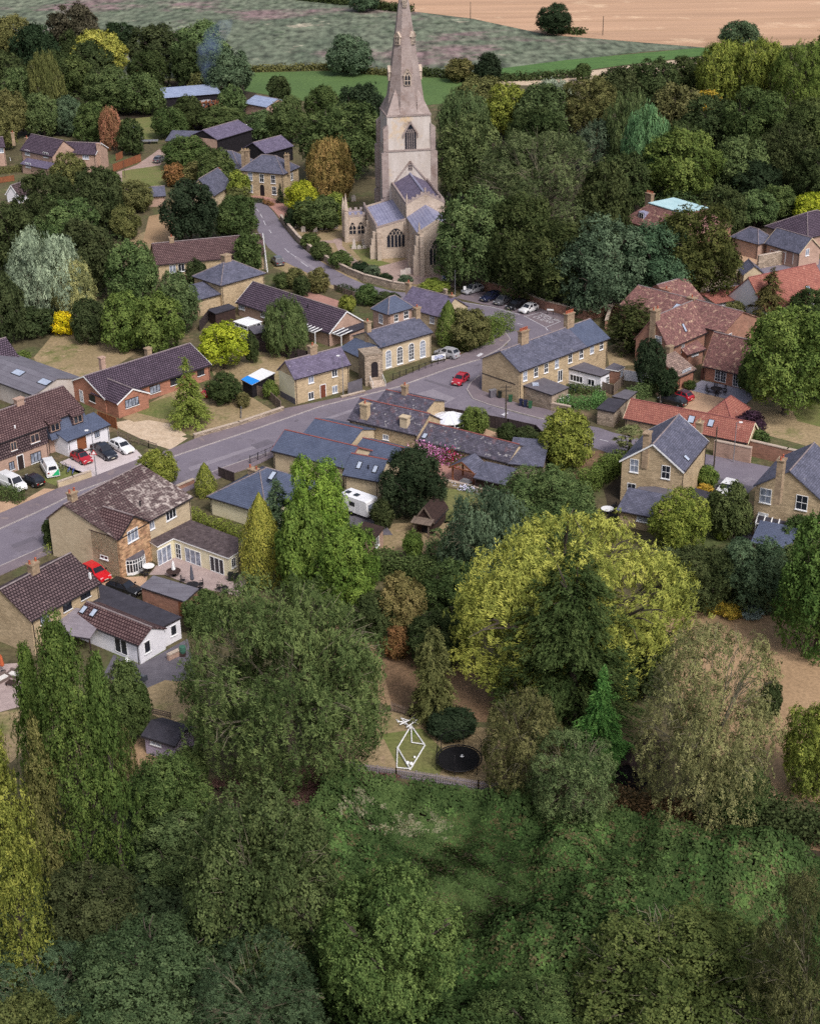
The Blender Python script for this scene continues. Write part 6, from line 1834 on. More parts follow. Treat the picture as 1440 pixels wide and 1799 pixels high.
car('hatch', (818, 665), (799, 680), RED, 'red hatchback driving out of the junction past the chapel')
car('suv', (798, 630), (772, 624), SILV, 'silver SUV parked beside the chapel banner and hedge')
car('suv', (494, 470), (482, 458), GREY, 'grey SUV on the drive beside the white poles')
car('hatch', (380, 690), (362, 698), RED, 'red car half hidden behind the bright green fir')
car('estate', (194, 780), (236, 802), WHT, 'white estate car parked beside the wooden fence')
car('pickup', (163, 788), (205, 813), (.015, .018, .03), 'black pickup parked between the red and white cars')
car('hatch', (126, 800), (163, 820), RED, 'red hatchback with black roof on the pale drive', BLK)
v = car('van', (96, 842), (81, 817), WHT, 'white van with a green corner panel on its rear', None, 'van', 'parked_van')
g_ = MB(); g_.slab([(-2.475, .25, .4), (-2.475, -.85, .4), (-2.455, -.8, 1.35)][::-1], .01); q_ = g_.build('green_panel', DULL, v); q_.color = (.02, .4, .16, 1)
car('hatch', (72, 856), (44, 845), BLK, 'dark purple hatchback parked beside the white panel van', (.02, .015, .025))
car('van', (4, 848), (43, 866), WHT, 'white panel van behind the clipped hedge at the left edge', None, 'van', 'parked_van')
car('estate', (155, 1004), (184, 1021), (.6, .01, .02), 'red car half hidden behind the lower left house roof')
car('estate', (200, 1034), (240, 1046), BLK, 'black car parked beside the corrugated store')
car('estate', (1200, 716), (1161, 705), BLK, 'black estate car on the manor gravel')
car('hatch', (1212, 706), (1180, 696), RED, 'red hatchback on the manor gravel behind the black estate', (.05, .01, .02))
car('estate', (1287, 852), (1262, 878), WHT, 'white car on the drive between the two villas')
car('suv', (276, 287), (287, 282), GREY, 'small dark car on the dirt track by the farm')
car('van', (358, 188), (372, 186), SILV, 'pale lorry cab at the end of the open shed', None, 'lorry', 'parked_lorry')

# caravan
def caravan():
	a, b = P(606, 893), P(648, 908)
	m = (a + b) / 2; d = b - a
	r = empty('caravan', (m.x, m.y, 0), math.atan2(d.y, d.x))
	tag(r, 'white touring caravan parked between the holly and the inn extension', 'caravan')
	L, w = 5.6, 1.15
	mb = MB()
	prof = [(-L / 2 + .1, .55), (L / 2, .55), (L / 2, 1.3), (L / 2 - .12, 2.55), (L / 2 - .3, 2.68), (-L / 2 + .9, 2.68), (-L / 2 + .35, 2.4), (-L / 2, 1.5), (-L / 2, .9)]
	mb.face([(x, -w, z) for x, z in prof]); mb.face([(x, w, z) for x, z in reversed(prof)])
	for (x0, z0), (x1, z1) in zip(prof, prof[1:] + prof[:1]): mb.face([(x1, -w, z1), (x0, -w, z0), (x0, w, z0), (x1, w, z1)])
	mb.build('body', M('caravan_white', C(240, 240, 244), C(226, 226, 232), 1, rough=.4), r)
	for x, z0, z1, ww in ((-1.9, 1.5, 2.1, 1.1), (.2, 1.5, 2.1, .9)):
		g = MB(); g.box(x - ww / 2, -w - .03, z0, x + ww / 2, -w - .004, z1); g.build('window', m_glass, r)
	g = MB(); g.box(.95, -w - .02, .7, 1.6, -w - .004, 2.3); g.build('door', M('caravan_door', C(226, 226, 232), C(214, 214, 222), 1, rough=.4), r)
	g = MB(); g.box(L / 2 + .004, -.85, 1.35, L / 2 + .03, .85, 2.2); g.build('window', m_cglass, r)
	for x in (-1.3, .2): g = MB(); g.box(x - .35, -.5, 2.684, x + .35, .2, 2.78); g.build('roof_hatch', m_glass, r)
	for s in (-1, 1):
		g = MB(); g.tube((.1, s * w - .1, .34), (.1, s * w + .1, .34), .34, .34, 14); g.build('wheel', m_tyre, r)
	g = MB(); g.tube((-L / 2, -.4, .5), (-L / 2 - 1.2, 0, .5), .05, .05, 6); g.tube((-L / 2, .4, .5), (-L / 2 - 1.2, 0, .5), .05, .05, 6); g.build('tow_bar', m_steel, r)
caravan()

# ------------------------------------------------------------------ fences, walls, posts
def fence(px, h, mat, label, step=1.8, kind='board', cat='fence', post=None):
	pts = [P(x, y) for x, y in px]
	o = pts[0]
	r = empty('fence', o)
	tag(r, label, cat)
	pan = MB(); ps = []
	for a, b in zip(pts, pts[1:]):
		a, b = a - o, b - o
		d = b - a; L = d.length; d.normalize()
		n = max(1, round(L / step))
		for i in range(n + 1): ps.append(a + d * (L * i / n))
		if kind == 'board':
			pan.bar(a + Vector((0, 0, h / 2 + .03)), b + Vector((0, 0, h / 2 + .03)), .05, h - .06); pan.bar(a + Vector((0, 0, h + .03)), b + Vector((0, 0, h + .03)), .1, .05)
		elif kind == 'picket':
			for z in (.3, h - .25): pan.bar(a + Vector((0, 0, z)), b + Vector((0, 0, z)), .04, .09)
			k = max(2, int(L / .17))
			for i in range(k + 1):
				p = a + d * (L * i / k); s = Vector((-d.y, d.x, 0)) * .04
				pan.bar(p + s + Vector((0, 0, .05)), p + s + Vector((0, 0.001, h)), .09, .025)
		elif kind == 'rail':
			for z in (h * .3, h * .62, h * .95): pan.bar(a + Vector((0, 0, z)), b + Vector((0, 0, z)), .04, .12)
		elif kind == 'metal':
			for z in (h * .1, h * .95): pan.tube(a + Vector((0, 0, z)), b + Vector((0, 0, z)), .025, .025, 5)
			k = max(2, int(L / .3))
			for i in range(k + 1):
				p = a + d * (L * i / k); pan.tube(p, p + Vector((0, 0, h)), .016, .016, 4)
	pan.build({'board': 'panel', 'picket': 'picket_panel', 'rail': 'rail', 'metal': 'railing'}[kind], mat, r)
	for p in ps[:60]:
		g = MB(); g.box(p.x - .06, p.y - .06, 0, p.x + .06, p.y + .06, h + .08); g.build('post', post or mat, r)
fence([(599, 1354), (696, 1367), (840, 1389), (906, 1399)], 1.15, m_greyw, 'long weathered picket fence between the bramble bank and the play lawn', 2.2, 'picket')
fence([(688, 1250), (720, 1260), (764, 1276)], 1.1, m_fence, 'short brown picket fence below the drooping conifer', 2.0, 'picket')
fence([(1320, 1052), (1365, 1072), (1400, 1090)], 1.2, m_wood, 'brown picket fence by the blue grey shrub on the parched lawn', 2.0, 'picket')
fence([(1230, 1452), (1300, 1456), (1345, 1462)], 1.0, m_fence, 'low pale rail fence at the foot of the large sparse willow', 1.6, 'rail')
fence([(208, 770), (262, 787), (276, 792)], 1.1, m_fence, 'post and rail fence beside the white estate car', 2.0, 'rail')
fence([(774, 735), (830, 745), (892, 757), (940, 768), (954, 782)], 1.9, m_dfence, 'dark boarded fence along the lane behind the inn', 1.9, 'board')
fence([(200, 302), (248, 284)], 1.9, m_wood, 'orange brown boarded fence beside the dirt track', 1.9, 'board')
fence([(205, 283), (216, 278)], 1.8, m_wood, 'short orange fence panel behind the end house', 1.9, 'board')
fence([(0, 322), (26, 318)], 1.4, m_wood, 'brown fence in front of the olive hedge at the left edge', 1.9, 'board')
fence([(445, 615), (480, 622), (540, 636), (556, 626)], 1.9, m_dfence, 'dark boarded garden fence behind the weeping birch', 1.9, 'board')
fence([(352, 582), (370, 560), (402, 552)], 1.9, m_dfence, 'dark fence beside the side wing of the hipped house', 1.9, 'board')
fence([(436, 690), (470, 700), (494, 722)], 1.6, m_fence, 'weathered garden fence running to the corner cottage', 1.9, 'board')
fence([(288, 1068), (330, 1090), (350, 1102)], 1.9, m_wood, 'brown fence panels beside the dark flat roof', 1.9, 'board')
fence([(440, 815), (480, 797)], 1.2, m_dark, 'black iron railing along the inn extension forecourt', 1.6, 'metal')
fence([(690, 668), (725, 656), (780, 637)], 1.1, m_dark, 'black ramp railing in front of the chapel', 1.5, 'metal')
fence([(612, 694), (636, 686)], 2.0, m_felt, 'solid grey gate between the corner cottage and the chapel', 3.0, 'board', 'gate')
fence([(1095, 668), (1130, 673), (1158, 672)], 1.7, m_white, 'white painted garden wall beside the terrace yards', 8, 'board', 'wall')
fence([(1040, 682), (1076, 694), (1094, 676)], 1.6, m_fence, 'weathered fence round the terrace back garden', 1.9, 'board')
fence([(385, 838), (412, 848)], 1.5, m_dfence, 'dark gate panel in front of the white bungalow', 1.9, 'board')
fence([(174, 742), (206, 754)], 1.8, m_wood, 'brown timber gate between white garage and red bungalow', 1.9, 'board', 'gate')
fence([(424, 500), (424, 520)], 1.2, m_fence, 'short garden fence behind the hip roofed house', 1.9, 'board')
fence([(587, 510), (618, 522), (626, 524)], 1.1, m_fence, 'low garden fence beside the church road', 1.9, 'board')
fence([(236, 1247), (300, 1262)], .7, m_fence, 'low pale rail behind the mauve garden house', 2, 'rail')
fence([(397, 693), (424, 705), (424, 735)], .5, m_steel, 'low white chain rail along the front lawn', 2, 'rail')

def stone_wall(px, h, label, mat=m_stone, w=.45):
	pts = [P(x, y) for x, y in px]
	o = pts[0]
	r = empty('stone_wall', o); tag(r, label, 'wall')
	mb, cp = MB(), MB()
	for a, b in zip(pts, pts[1:]):
		a, b = a - o, b - o
		d = (b - a).normalized() * .1
		mb.bar(a - d + Vector((0, 0, h / 2)), b + d + Vector((0, 0, h / 2)), w, h)
		cp.bar(a - d + Vector((0, 0, h + .06)), b + d + Vector((0, 0, h + .06)), w + .14, .12)
	mb.build('wall', mat, r); cp.build('coping', m_clunch, r)
stone_wall([(494, 388), (508, 406), (524, 425), (549, 446), (584, 468), (613, 483), (640, 494), (690, 507), (722, 512)], 1.35, 'curving stone wall between churchyard and road')
stone_wall([(764, 514), (784, 520)], 1.2, 'short stone wall end beside the church notice board')
stone_wall([(846, 507), (900, 522), (960, 545), (1030, 562), (1100, 545)], 1.7, 'long old wall behind the row of parked cars', m_obrick)
stone_wall([(1088, 535), (1070, 560), (1064, 580)], 1.8, 'wall between the yew and the manor roof', m_obrick)
stone_wall([(1228, 513), (1262, 503), (1304, 494)], 2.4, 'long grey wall between the manor and the big yew', m_stone)
stone_wall([(1330, 472), (1382, 462), (1404, 468), (1425, 462)], 2.6, 'high rubble wall in front of the slate stables', m_stone)
stone_wall([(1316, 800), (1380, 815), (1460, 832)], 2.3, 'long pink brick wall beside the lane', m_obrick)
stone_wall([(1254, 800), (1316, 813)], 2.3, 'pale wall length under the pantiled garage', m_tbrick)
stone_wall([(342, 770), (420, 748), (497, 722)], .6, 'low boundary wall along the main road pavement', m_stone, .35)
stone_wall([(104, 857), (130, 848), (160, 838)], .9, 'low garden wall beside the bicycles', m_cbrick, .3)
stone_wall([(312, 862), (340, 850)], .7, 'low wall beside the roadside shrubs', m_obrick, .3)
stone_wall([(600, 700), (640, 690)], .3, 'low plinth at the chapel gate', m_stone, .3)
stone_wall([(783, 852), (830, 862), (860, 872)], .7, 'low cream wall edging the inn terrace', m_cbrick, .35)
stone_wall([(968, 722), (1000, 728)], 1.3, 'low stone wall beside the wheelie bins', m_stone, .35)
stone_wall([(297, 1160), (322, 1148)], .7, 'short brick garden wall beside the annex path', m_tbrick, .35)

def pole(px, py, top, label, r=.13, arms=0, lean=0.0, mat=m_bark, cat='pole', name='telegraph_pole', lamp=None):
	b = P(px, py); h = zat(b.x, b.y, top)
	e = empty(name, b); tag(e, label, cat)
	mb = MB(); mb.tube((0, 0, 0), (lean, 0, h), r, r * .7, 8); mb.build('shaft', mat, e)
	for i in range(arms):
		g = MB(); z = h - .4 - i * .6; g.bar((lean - .8, 0, z), (lean + .8, 0, z), .08, .1)
		for x in (-.7, -.3, .3, .7): g.tube((lean + x, 0, z + .05), (lean + x, 0, z + .22), .035, .03, 5)
		g.build('cross_arm', mat, e)
	if lamp:
		g = MB(); g.tube((lean, 0, h - .1), (lean + lamp, -.3, h + .15), .03, .03, 5); g.build('arm', mat, e)
		g = MB(); g.box(lean + lamp - .35, -.42, h + .06, lean + lamp + .15, -.18, h + .2); g.build('lamp_head', m_wpaint, e)
	return h
pole(888, 737, 676, 'telegraph pole with cross arms on the terrace pavement', .13, 2)
pole(470, 478, 410, 'white painted leaning pole beside the grey SUV drive', .12, 0, -.5, m_wpaint)
pole(466, 474, 412, 'second paler pole standing close to the leaning white pole', .1, 0, .2, m_steel)
pole(799, 518, 474, 'grey pole at the church gate beside the silver estate', .09, 0, 0, m_steel)
pole(1253, 822, 750, 'dark wooden pole standing on the lane before the pantiled garage', .12)
pole(1287, 812, 742, 'grey lamp column against the pale wall of the lane', .07, 0, 0, m_steel, 'street lamp', 'street_lamp', .6)
pole(1155, 760, 694, 'dark pole beside the pantiled garage ridge', .12)
pole(1058, 62, 28, 'distant wooden pole on the edge of the stubble field', .17)
pole(826, 35, 3, 'distant wooden pole near the spire on the stubble field', .15)
pole(220, 312, 282, 'thin pole at the end of the orange brown fence', .08)
pole(94, 300, 262, 'thin pole before the estate houses', .08)
pole(170, 836, 756, 'street lamp with triangular warning sign by the red hatchback', .07, 0, 0, m_steel, 'street lamp', 'street_lamp', -.5)
pole(603, 694, 625, 'street lamp at the right end of the corner cottage', .07, 0, 0, m_steel, 'street lamp', 'street_lamp', -.5)
pole(504, 358, 332, 'green sign post at the churchyard gate', .06, 0, 0, m_steel, 'sign post', 'sign_post')
pole(310, 862, 845, 'thin television pole near the roadside shrub', .05, 0, 0, m_steel)
# warning triangle on the lamp column
b = P(170, 836)
e = empty('warning_sign', (b.x, b.y - .12, 0)); tag(e, 'red bordered white warning triangle on the street lamp', 'sign')
mb = MB(); mb.slab([(-.45, -.02, 3.3), (.45, -.02, 3.3), (0, -.02, 4.1)], .02); mb.build('plate', M('sign_red', C(190, 40, 40), C(170, 34, 34), 2), e)
mb = MB(); mb.slab([(-.28, -.03, 3.4), (.28, -.03, 3.4), (0, -.03, 3.9)], .005); mb.build('face', m_wpaint, e)
# church notice board and chapel banner
def board(px, py, w, h, z0, rz, label, cat='sign', bars=True, name='notice_board'):
	b = P(px, py)
	e = empty(name, b, rz); tag(e, label, cat)
	mb = MB(); mb.box(-w / 2, -.03, z0, w / 2, .03, z0 + h); mb.build('panel', m_wpaint, e)
	for x in (-w / 2 + .06, w / 2 - .06):
		mb = MB(); mb.box(x - .04, .032, 0, x + .04, .11, z0 + h); mb.build('post', m_dark, e)
	if bars:
		mb = MB()
		rg = random.Random(int(px))
		for k in range(3): 
			z = z0 + h * (.2 + .25 * k); ww = w * rg.uniform(.4, .75)
			mb.box(-ww / 2, -.036, z, ww / 2, -.031, z + h * .12)
		o = mb.build('lettering', DULL, e); o.color = (.06, .12, .42, 1)
board(780, 505, .8, 1.3, 1.2, .2, 'white church notice board beside the gate pole')
board(770, 637, 2.6, .9, .5, .45, 'white banner with blue lettering on the railing by the silver SUV', 'banner', True, 'banner')
board(816, 518, .5, .7, 1.0, .2, 'small pale sign beside the silver estate', 'sign', False, 'small_sign')
board(966, 553, 1.2, .3, .8, -.3, 'low white street name plate on the wall behind the car row', 'sign', False, 'street_sign')

# ------------------------------------------------------------------ churchyard
def headstone(px, py, label, w=.75, h=1.15, style=0, group='headstones in the churchyard'):
	b = P(px, py)
	e = empty('headstone', b, math.radians(9)); tag(e, label, 'headstone', group)
	mb = MB()
	if style == 0: pts = [(-w / 2, 0), (w / 2, 0), (w / 2, h * .75)] + [(w / 2 * math.cos(math.pi * i / 8), h * .75 + h * .25 * math.sin(math.pi * i / 8)) for i in range(1, 8)] + [(-w / 2, h * .75)]
	elif style == 1: pts = [(-w / 2, 0), (w / 2, 0), (w / 2, h), (-w / 2, h)]
	else: pts = [(-w / 2, 0), (w / 2, 0), (w * .3, h * .5), (w * .12, h), (-w * .12, h), (-w * .3, h * .5)]
	n = len(pts)
	mb.face([(x, -.08, z) for x, z in pts]); mb.face([(x, .08, z) for x, z in reversed(pts)])
	for i in range(n):
		a, c = pts[i], pts[(i + 1) % n]
		mb.face([(a[0], -.08, a[1]), (a[0], .08, a[1]), (c[0], .08, c[1]), (c[0], -.08, c[1])])
	mb.build('slab', m_render, e)
	mb = MB(); mb.box(-w / 2 - .15, -.2, 0, w / 2 + .15, .2, .12); mb.build('base', m_stone, e)
headstone(533, 408, 'pale round topped headstone, leftmost in the row under the low trees', .9, 1.4)
headstone(517, 402, 'small leaning headstone by the churchyard wall', .8, 1.0, 1)
headstone(554, 408, 'square pale headstone, second from the left under the low trees', .9, 1.3, 1)
headstone(565, 404, 'dull narrow headstone in the middle of the row under the low trees', .8, 1.2)
headstone(575, 403, 'tall white headstone, second from the right under the low trees', .9, 1.5, 1)
headstone(590, 402, 'grey round topped headstone at the right end of the row', .8, 1.2)
headstone(622, 438, 'tall stepped monument before the porch windows', 1.1, 2.2, 2)
headstone(631, 438, 'low round headstone between the stepped monument and the small one', .8, .9)
headstone(640, 437, 'small squat headstone, rightmost of the near group', .8, .8)
headstone(639.5, 430, 'tall square headstone against the porch wall', .9, 1.3, 1)
headstone(708, 486, 'broad square headstone, left of the pair by the path', 1.1, 1.4, 1)
headstone(716.5, 483, 'broad square headstone, right of the pair by the path', 1.1, 1.4, 1)
headstone(621, 354, 'dim headstone in the shade left of the tower', 1.0, 1.5)
# ------------------------------------------------------------------ bins, furniture, play things
def bin_(px, py, col, label, rz=0.0):
	b = P(px, py)
	e = empty('wheelie_bin', (b.x, b.y, .12 if py < 745 else 0), rz); tag(e, label, 'wheelie bin')
	mb = MB(); x0, x1 = .25, .3
	mb.prism([(-x0, -x0), (x0, -x0), (x0, x0), (-x0, x0)], .06, .1)
	for i in range(4):
		q = [(-1, -1), (1, -1), (1, 1), (-1, 1)]
		a, c = q[i], q[(i + 1) % 4]
		mb.face([(a[0] * x0, a[1] * x0, .1), (c[0] * x0, c[1] * x0, .1), (c[0] * x1, c[1] * x1, 1.0), (a[0] * x1, a[1] * x1, 1.0)])
	o = mb.build('body', DULL, e); o.color = tuple(col) + (1,)
	mb = MB(); mb.box(-.33, -.36, 1.003, .33, .34, 1.08); o2 = mb.build('lid', DULL, e); o2.color = tuple(c * .8 for c in col) + (1,)
	for s in (-1, 1):
		mb = MB(); mb.tube((s * .26, .28, .1), (s * .2, .28, .1), .1, .1, 8); mb.build('wheel', m_tyre, e)
NB, GB, KB = (.02, .025, .06), (.03, .1, .05), (.015, .018, .016)
bin_(914.5, 714, NB, 'navy bin, left of the three beside the terrace stone wall'); bin_(922, 716, NB, 'navy bin, middle of the three beside the terrace stone wall'); bin_(930.5, 718, GB, 'green bin, right of the three beside the terrace stone wall')
bin_(896, 707, GB, 'dark green bin near the corner of the terrace gable'); bin_(877.5, 700, KB, 'small black green bin in the middle of the terrace gable')
bin_(1003, 688, NB, 'left of two navy bins behind the terrace extension'); bin_(1010, 690, NB, 'right of two navy bins behind the terrace extension')
bin_(406, 1020, KB, 'left of two black bins at the corner of the patio extension'); bin_(416, 1022, KB, 'right of two black bins at the corner of the patio extension')
bin_(1293, 943, NB, 'left of two dark blue bins by the log store'); bin_(1301, 940, NB, 'right of two dark blue bins by the log store')
bin_(932, 768, (.03, .2, .2), 'teal bin at the inn store corner'); bin_(1080, 918, KB, 'black bin at the scullery corner')
b = P(865, 699); e = empty('utility_cabinet', b, .5); tag(e, 'grey utility cabinet against the terrace gable', 'cabinet')
mb = MB(); mb.box(-.55, -.25, .12, .55, .25, 1.35); o = mb.build('body', m_felt, e); mb = MB(); mb.box(-.6, -.3, 1.353, .6, .3, 1.42); mb.build('lid', m_steel, e); mb = MB(); mb.box(-.02, -.262, .2, .02, -.253, 1.3); mb.build('door_seam', m_dark, e)

def round_table(px, py, r, mat, label, h=.74):
	b = P(px, py); e = empty('garden_table', b); tag(e, label, 'table')
	mb = MB(); mb.lathe([(r, h - .04), (r, h)], (0, 0, 0), 18); mb.build('tabletop', mat, e)
	mb = MB(); mb.tube((0, 0, .05), (0, 0, h - .04), .05, .05, 6); mb.lathe([(.28, 0), (.28, .03), (.06, .06)], (0, 0, 0), 10); mb.build('pedestal', m_dark, e)
_chair = []
def chair(px, py, rz, label, group):
	b = P(px, py)
	if not _chair:
		e = empty('garden_chair', (0, 0, 0))
		mb = MB(); mb.box(-.25, -.25, .42, .25, .25, .46); mb.build('seat', m_dark, e)
		mb = MB()
		for z in (.55, .7, .85, .95): mb.box(-.25, .22, z, .25, .25, z + .06)
		mb.build('backrest', m_dark, e)
		for x in (-.23, .23):
			for y in (-.22, .24):
				mb = MB(); mb.tube((x, y, 0), (x, y, .42 if y < 0 else 1.0), .025, .025, 5); mb.build('leg', m_dark, e)
			mb = MB(); mb.bar((x, -.22, .66), (x, .23, .66), .05, .04); mb.build('armrest', m_dark, e)
		_chair.append(e); o = e
	else: o = copy_tree(_chair[0])
	o.location = b; o.rotation_euler = (0, 0, rz)
	tag(o, label, 'chair', group)
def parasol(px, py, top, col, label):
	b = P(px, py); h = zat(b.x, b.y, top)
	e = empty('parasol', b); tag(e, label, 'parasol')
	mb = MB(); mb.tube((0, 0, 0), (0, 0, h), .03, .03, 6); mb.build('pole', m_steel, e)
	mb = MB(); mb.lathe([(.2, h * .35), (.26, h * .42), (.2, h * .6), (.16, h * .8), (.05, h)], (0, 0, 0), 10); o = mb.build('canopy', DULL, e); o.color = tuple(col) + (1,)
	mb = MB(); mb.lathe([(.3, 0), (.3, .1), (.1, .14)], (0, 0, 0), 12); mb.build('base', m_dark, e)
round_table(262, 1003, .75, m_wpaint, 'white round table beside the bow window'); chair(251, 1011, 1.2, 'dark chair left of the white round table', 'patio chairs'); chair(258, 1014, .3, 'dark chair in front of the white round table', 'patio chairs')
parasol(306, 1010, 985, (.8, .8, .82), 'closed white parasol through the brown patio table'); round_table(306, 1012, .9, m_dwood, 'brown round table under the white parasol')
parasol(339, 1032, 993, (.1, .1, .13), 'closed charcoal parasol on the patio'); round_table(339, 1036, .8, m_dark, 'dark round table under the charcoal parasol')
chair(322, 1024, 1.4, 'dark chair left of the charcoal parasol table', 'patio chairs'); chair(354, 1030, -1.3, 'dark chair right of the charcoal parasol table', 'patio chairs'); chair(352, 1038, -2.2, 'dark chair at the near right of the charcoal parasol table', 'patio chairs')
chair(386, 1038, 2.8, 'single chair left of the black barbecue', 'patio chairs')
def barbecue(px, py, label):
	b = P(px, py); e = empty('barbecue', b); tag(e, label, 'barbecue')
	mb = MB(); mb.lathe([(.05, .55), (.3, .62), (.42, .85), (.42, .9), (.3, 1.1), (.06, 1.18)], (0, 0, 0), 12); mb.build('kettle', m_dark, e)
	for i in range(3):
		a = i * 2.09; mb = MB(); mb.tube((.35 * math.cos(a), .35 * math.sin(a), 0), (.2 * math.cos(a), .2 * math.sin(a), .65), .03, .03, 5); mb.build('leg', m_dark, e)
barbecue(396, 1044, 'black barbecue at the edge of the patio')
round_table(1066, 902, .85, m_wpaint, 'white round table on the path by the villa hedge'); chair(1072, 910, -.6, 'pale chair beside the white table by the villa hedge', 'villa chairs'); chair(1078, 893, -2.0, 'chair beyond the white table by the villa hedge', 'villa chairs')
round_table(1257, 690, 1.0, m_dark, 'dark round table on the grey manor patio')
for k in range(6):
	a = k * 1.047 + .4
	c0 = P(1257, 690); q = proj((c0.x + 1.5 * math.cos(a), c0.y + 1.5 * math.sin(a), 0))
	chair(q[0], q[1], a - math.pi / 2, ['dark chair at the right end of the manor patio table', 'dark chair behind the manor patio table, to the right', 'dark chair behind the manor patio table, to the left', 'dark chair at the left end of the manor patio table', 'dark chair before the manor patio table, to the left', 'dark chair before the manor patio table, to the right'][k], 'manor patio chairs')
def sofa(px, py, rz, L, col, label, cush):
	b = P(px, py); e = empty('garden_sofa', b, rz); tag(e, label, 'sofa')
	mb = MB(); mb.box(-L / 2, -.4, 0, L / 2, .4, .36); mb.box(-L / 2, .25, .363, L / 2, .42, .8); mb.box(-L / 2, -.4, .363, -L / 2 + .16, .247, .62); mb.box(L / 2 - .16, -.4, .363, L / 2, .247, .62)
	o = mb.build('frame', DULL, e); o.color = tuple(col) + (1,)
	mb = MB(); mb.box(-L / 2 + .18, -.38, .364, L / 2 - .18, .24, .5); o = mb.build('cushion', DULL, e); o.color = tuple(cush) + (1,)
sofa(243, 1192, 2.5, 2.2, (.05, .055, .07), 'dark grey garden sofa end on the annex terrace', (.1, .11, .13)); sofa(228, 1185, .9, 1.8, (.05, .055, .07), 'second dark grey sofa seat beside the bush on the annex terrace', (.12, .13, .15))
sofa(32, 1190, -.4, 2.2, (.16, .12, .11), 'wicker sofa with pale cushions on the lower left patio', (.7, .68, .66)); sofa(4, 1196, .9, 1.6, (.16, .12, .11), 'wicker armchair with pale cushion at the left edge', (.7, .68, .66))
b = P(22, 1204); e = empty('coffee_table', b, -.4); tag(e, 'low dark wicker table between the pale cushioned seats', 'table'); mb = MB(); mb.box(-.6, -.4, .35, .6, .4, .42); mb.build('tabletop', m_dwood, e)
for x in (-.5, .5):
	for y in (-.32, .32): mb = MB(); mb.box(x - .05, y - .05, 0, x + .05, y + .05, .347); mb.build('leg', m_dwood, e)
parasol(6, 1180, 1150, (.5, .12, .05), 'closed orange parasol at the left edge')
b = P(225, 1170); e = empty('garden_bag', b); tag(e, 'white bulk bag standing before the annex doors', 'bag'); mb = MB(); mb.lathe([(.3, 0), (.38, .2), (.36, .6), (.22, .95), (.12, 1.05)], (0, 0, 0), 9); mb.build('sack', m_wpaint, e); mb = MB(); mb.path([(-.12, 0, 1.05), (-.1, 0, 1.25), (.1, 0, 1.25), (.12, 0, 1.05)], .03); mb.build('strap', m_wpaint, e)
# hot tub cover / round green tub by the path
b = P(322, 1152); e = empty('water_butt', b); tag(e, 'green water butt on its stand by the annex garden wall', 'water butt'); mb = MB(); mb.lathe([(.3, .4), (.38, .7), (.36, 1.2), (.3, 1.25)], (0, 0, 0), 12); o = mb.build('barrel', DULL, e); o.color = (.05, .14, .1, 1); mb = MB(); mb.box(-.3, -.3, 0, .3, .3, .397); mb.build('stand', m_dwood, e)
def bicycle(px, py, rz, col, label):
	b = P(px, py); e = empty('bicycle', b, rz); tag(e, label, 'bicycle', 'bicycles on the lawn')
	for x in (-.52, .52):
		mb = MB(); n = 14
		pts = [(x + .33 * math.cos(6.2832 * i / n), 0, .34 + .33 * math.sin(6.2832 * i / n)) for i in range(n + 1)]
		mb.path(pts, .025, 4)
		for i in range(0, n, 2): mb.tube((x, 0, .34), pts[i], .006, .006, 3)
		mb.build('wheel', m_tyre, e)
	mb = MB(); mb.path([(-.52, 0, .34), (-.15, 0, .32), (.35, 0, .82), (-.25, 0, .85), (-.15, 0, .32)], .025, 5); mb.path([(-.52, 0, .34), (-.25, 0, .85)], .02, 5); mb.path([(.52, 0, .34), (.35, 0, .82), (.33, 0, 1.0)], .022, 5); o = mb.build('frame', DULL, e); o.color = tuple(col) + (1,)
	mb = MB(); mb.box(-.36, -.06, .86, -.14, .06, .92); mb.build('saddle', m_dark, e)
	mb = MB(); mb.tube((.33, -.27, 1.0), (.33, .27, 1.0), .015, .015, 5); mb.build('handlebar', m_dark, e)
for i, (x, y, c_, l_) in enumerate(((108, 822, (.2, .2, .24), 'grey bicycle, furthest of the row on the small lawn'), (114, 826, (.06, .06, .08), 'black bicycle, second from the far end on the small lawn'), (123, 830, (.1, .14, .5), 'blue bicycle, third along the small lawn'), (130, 833, (.1, .14, .5), 'blue bicycle, nearest the low garden wall'))):
	bicycle(x, y, .7 + .25 * i, c_, l_)

# folding goal frames on the play lawn
def goal(pts, label):
	b = P(*pts[0]); e = empty('goal_frame', b); tag(e, label, 'goal')
	q = []
	for p in pts: q.append(P(*p) - b)
	return e, q
e, q = goal([(697, 1350), (720, 1354), (746, 1311), (722, 1276), (698, 1316)], 'white football goal frame lying as a diamond on the play lawn')
fr = MB()
A, B_, Cc, D, E_ = q
up = Vector((0, 0, .12))
fr.path([B_ + up, Cc + up, D + up, E_ + up, B_ + up], .075, 6)
fr.build('goal_mouth', m_wpaint, e)
fr = MB(); fr.path([A + up, B_ + up * 2, E_ + up * 2, A + up], .06, 6); fr.path([D + up * 2, P(723, 1306) - P(697, 1350) + up, Cc + up * 2], .06, 6); fr.build('stay', m_wpaint, e)
e, q = goal([(700, 1270), (735, 1273), (731, 1266), (704, 1266)], 'heap of folded white goal poles at the top of the play lawn')
for i, (a, c) in enumerate((((696, 1266), (724, 1282)), ((704, 1264), (735, 1276)), ((698, 1272), (736, 1270)), ((706, 1268), (722, 1286)), ((702, 1279), (734, 1265)), ((714, 1285), (733, 1272)))):
	a, c = P(*a) - P(700, 1270), P(*c) - P(700, 1270)
	mb = MB(); mb.tube(a + Vector((0, 0, .1 + .08 * i)), c + Vector((0, 0, .25 + .06 * i)), .06, .06, 6); mb.build('pole', m_wpaint, e)
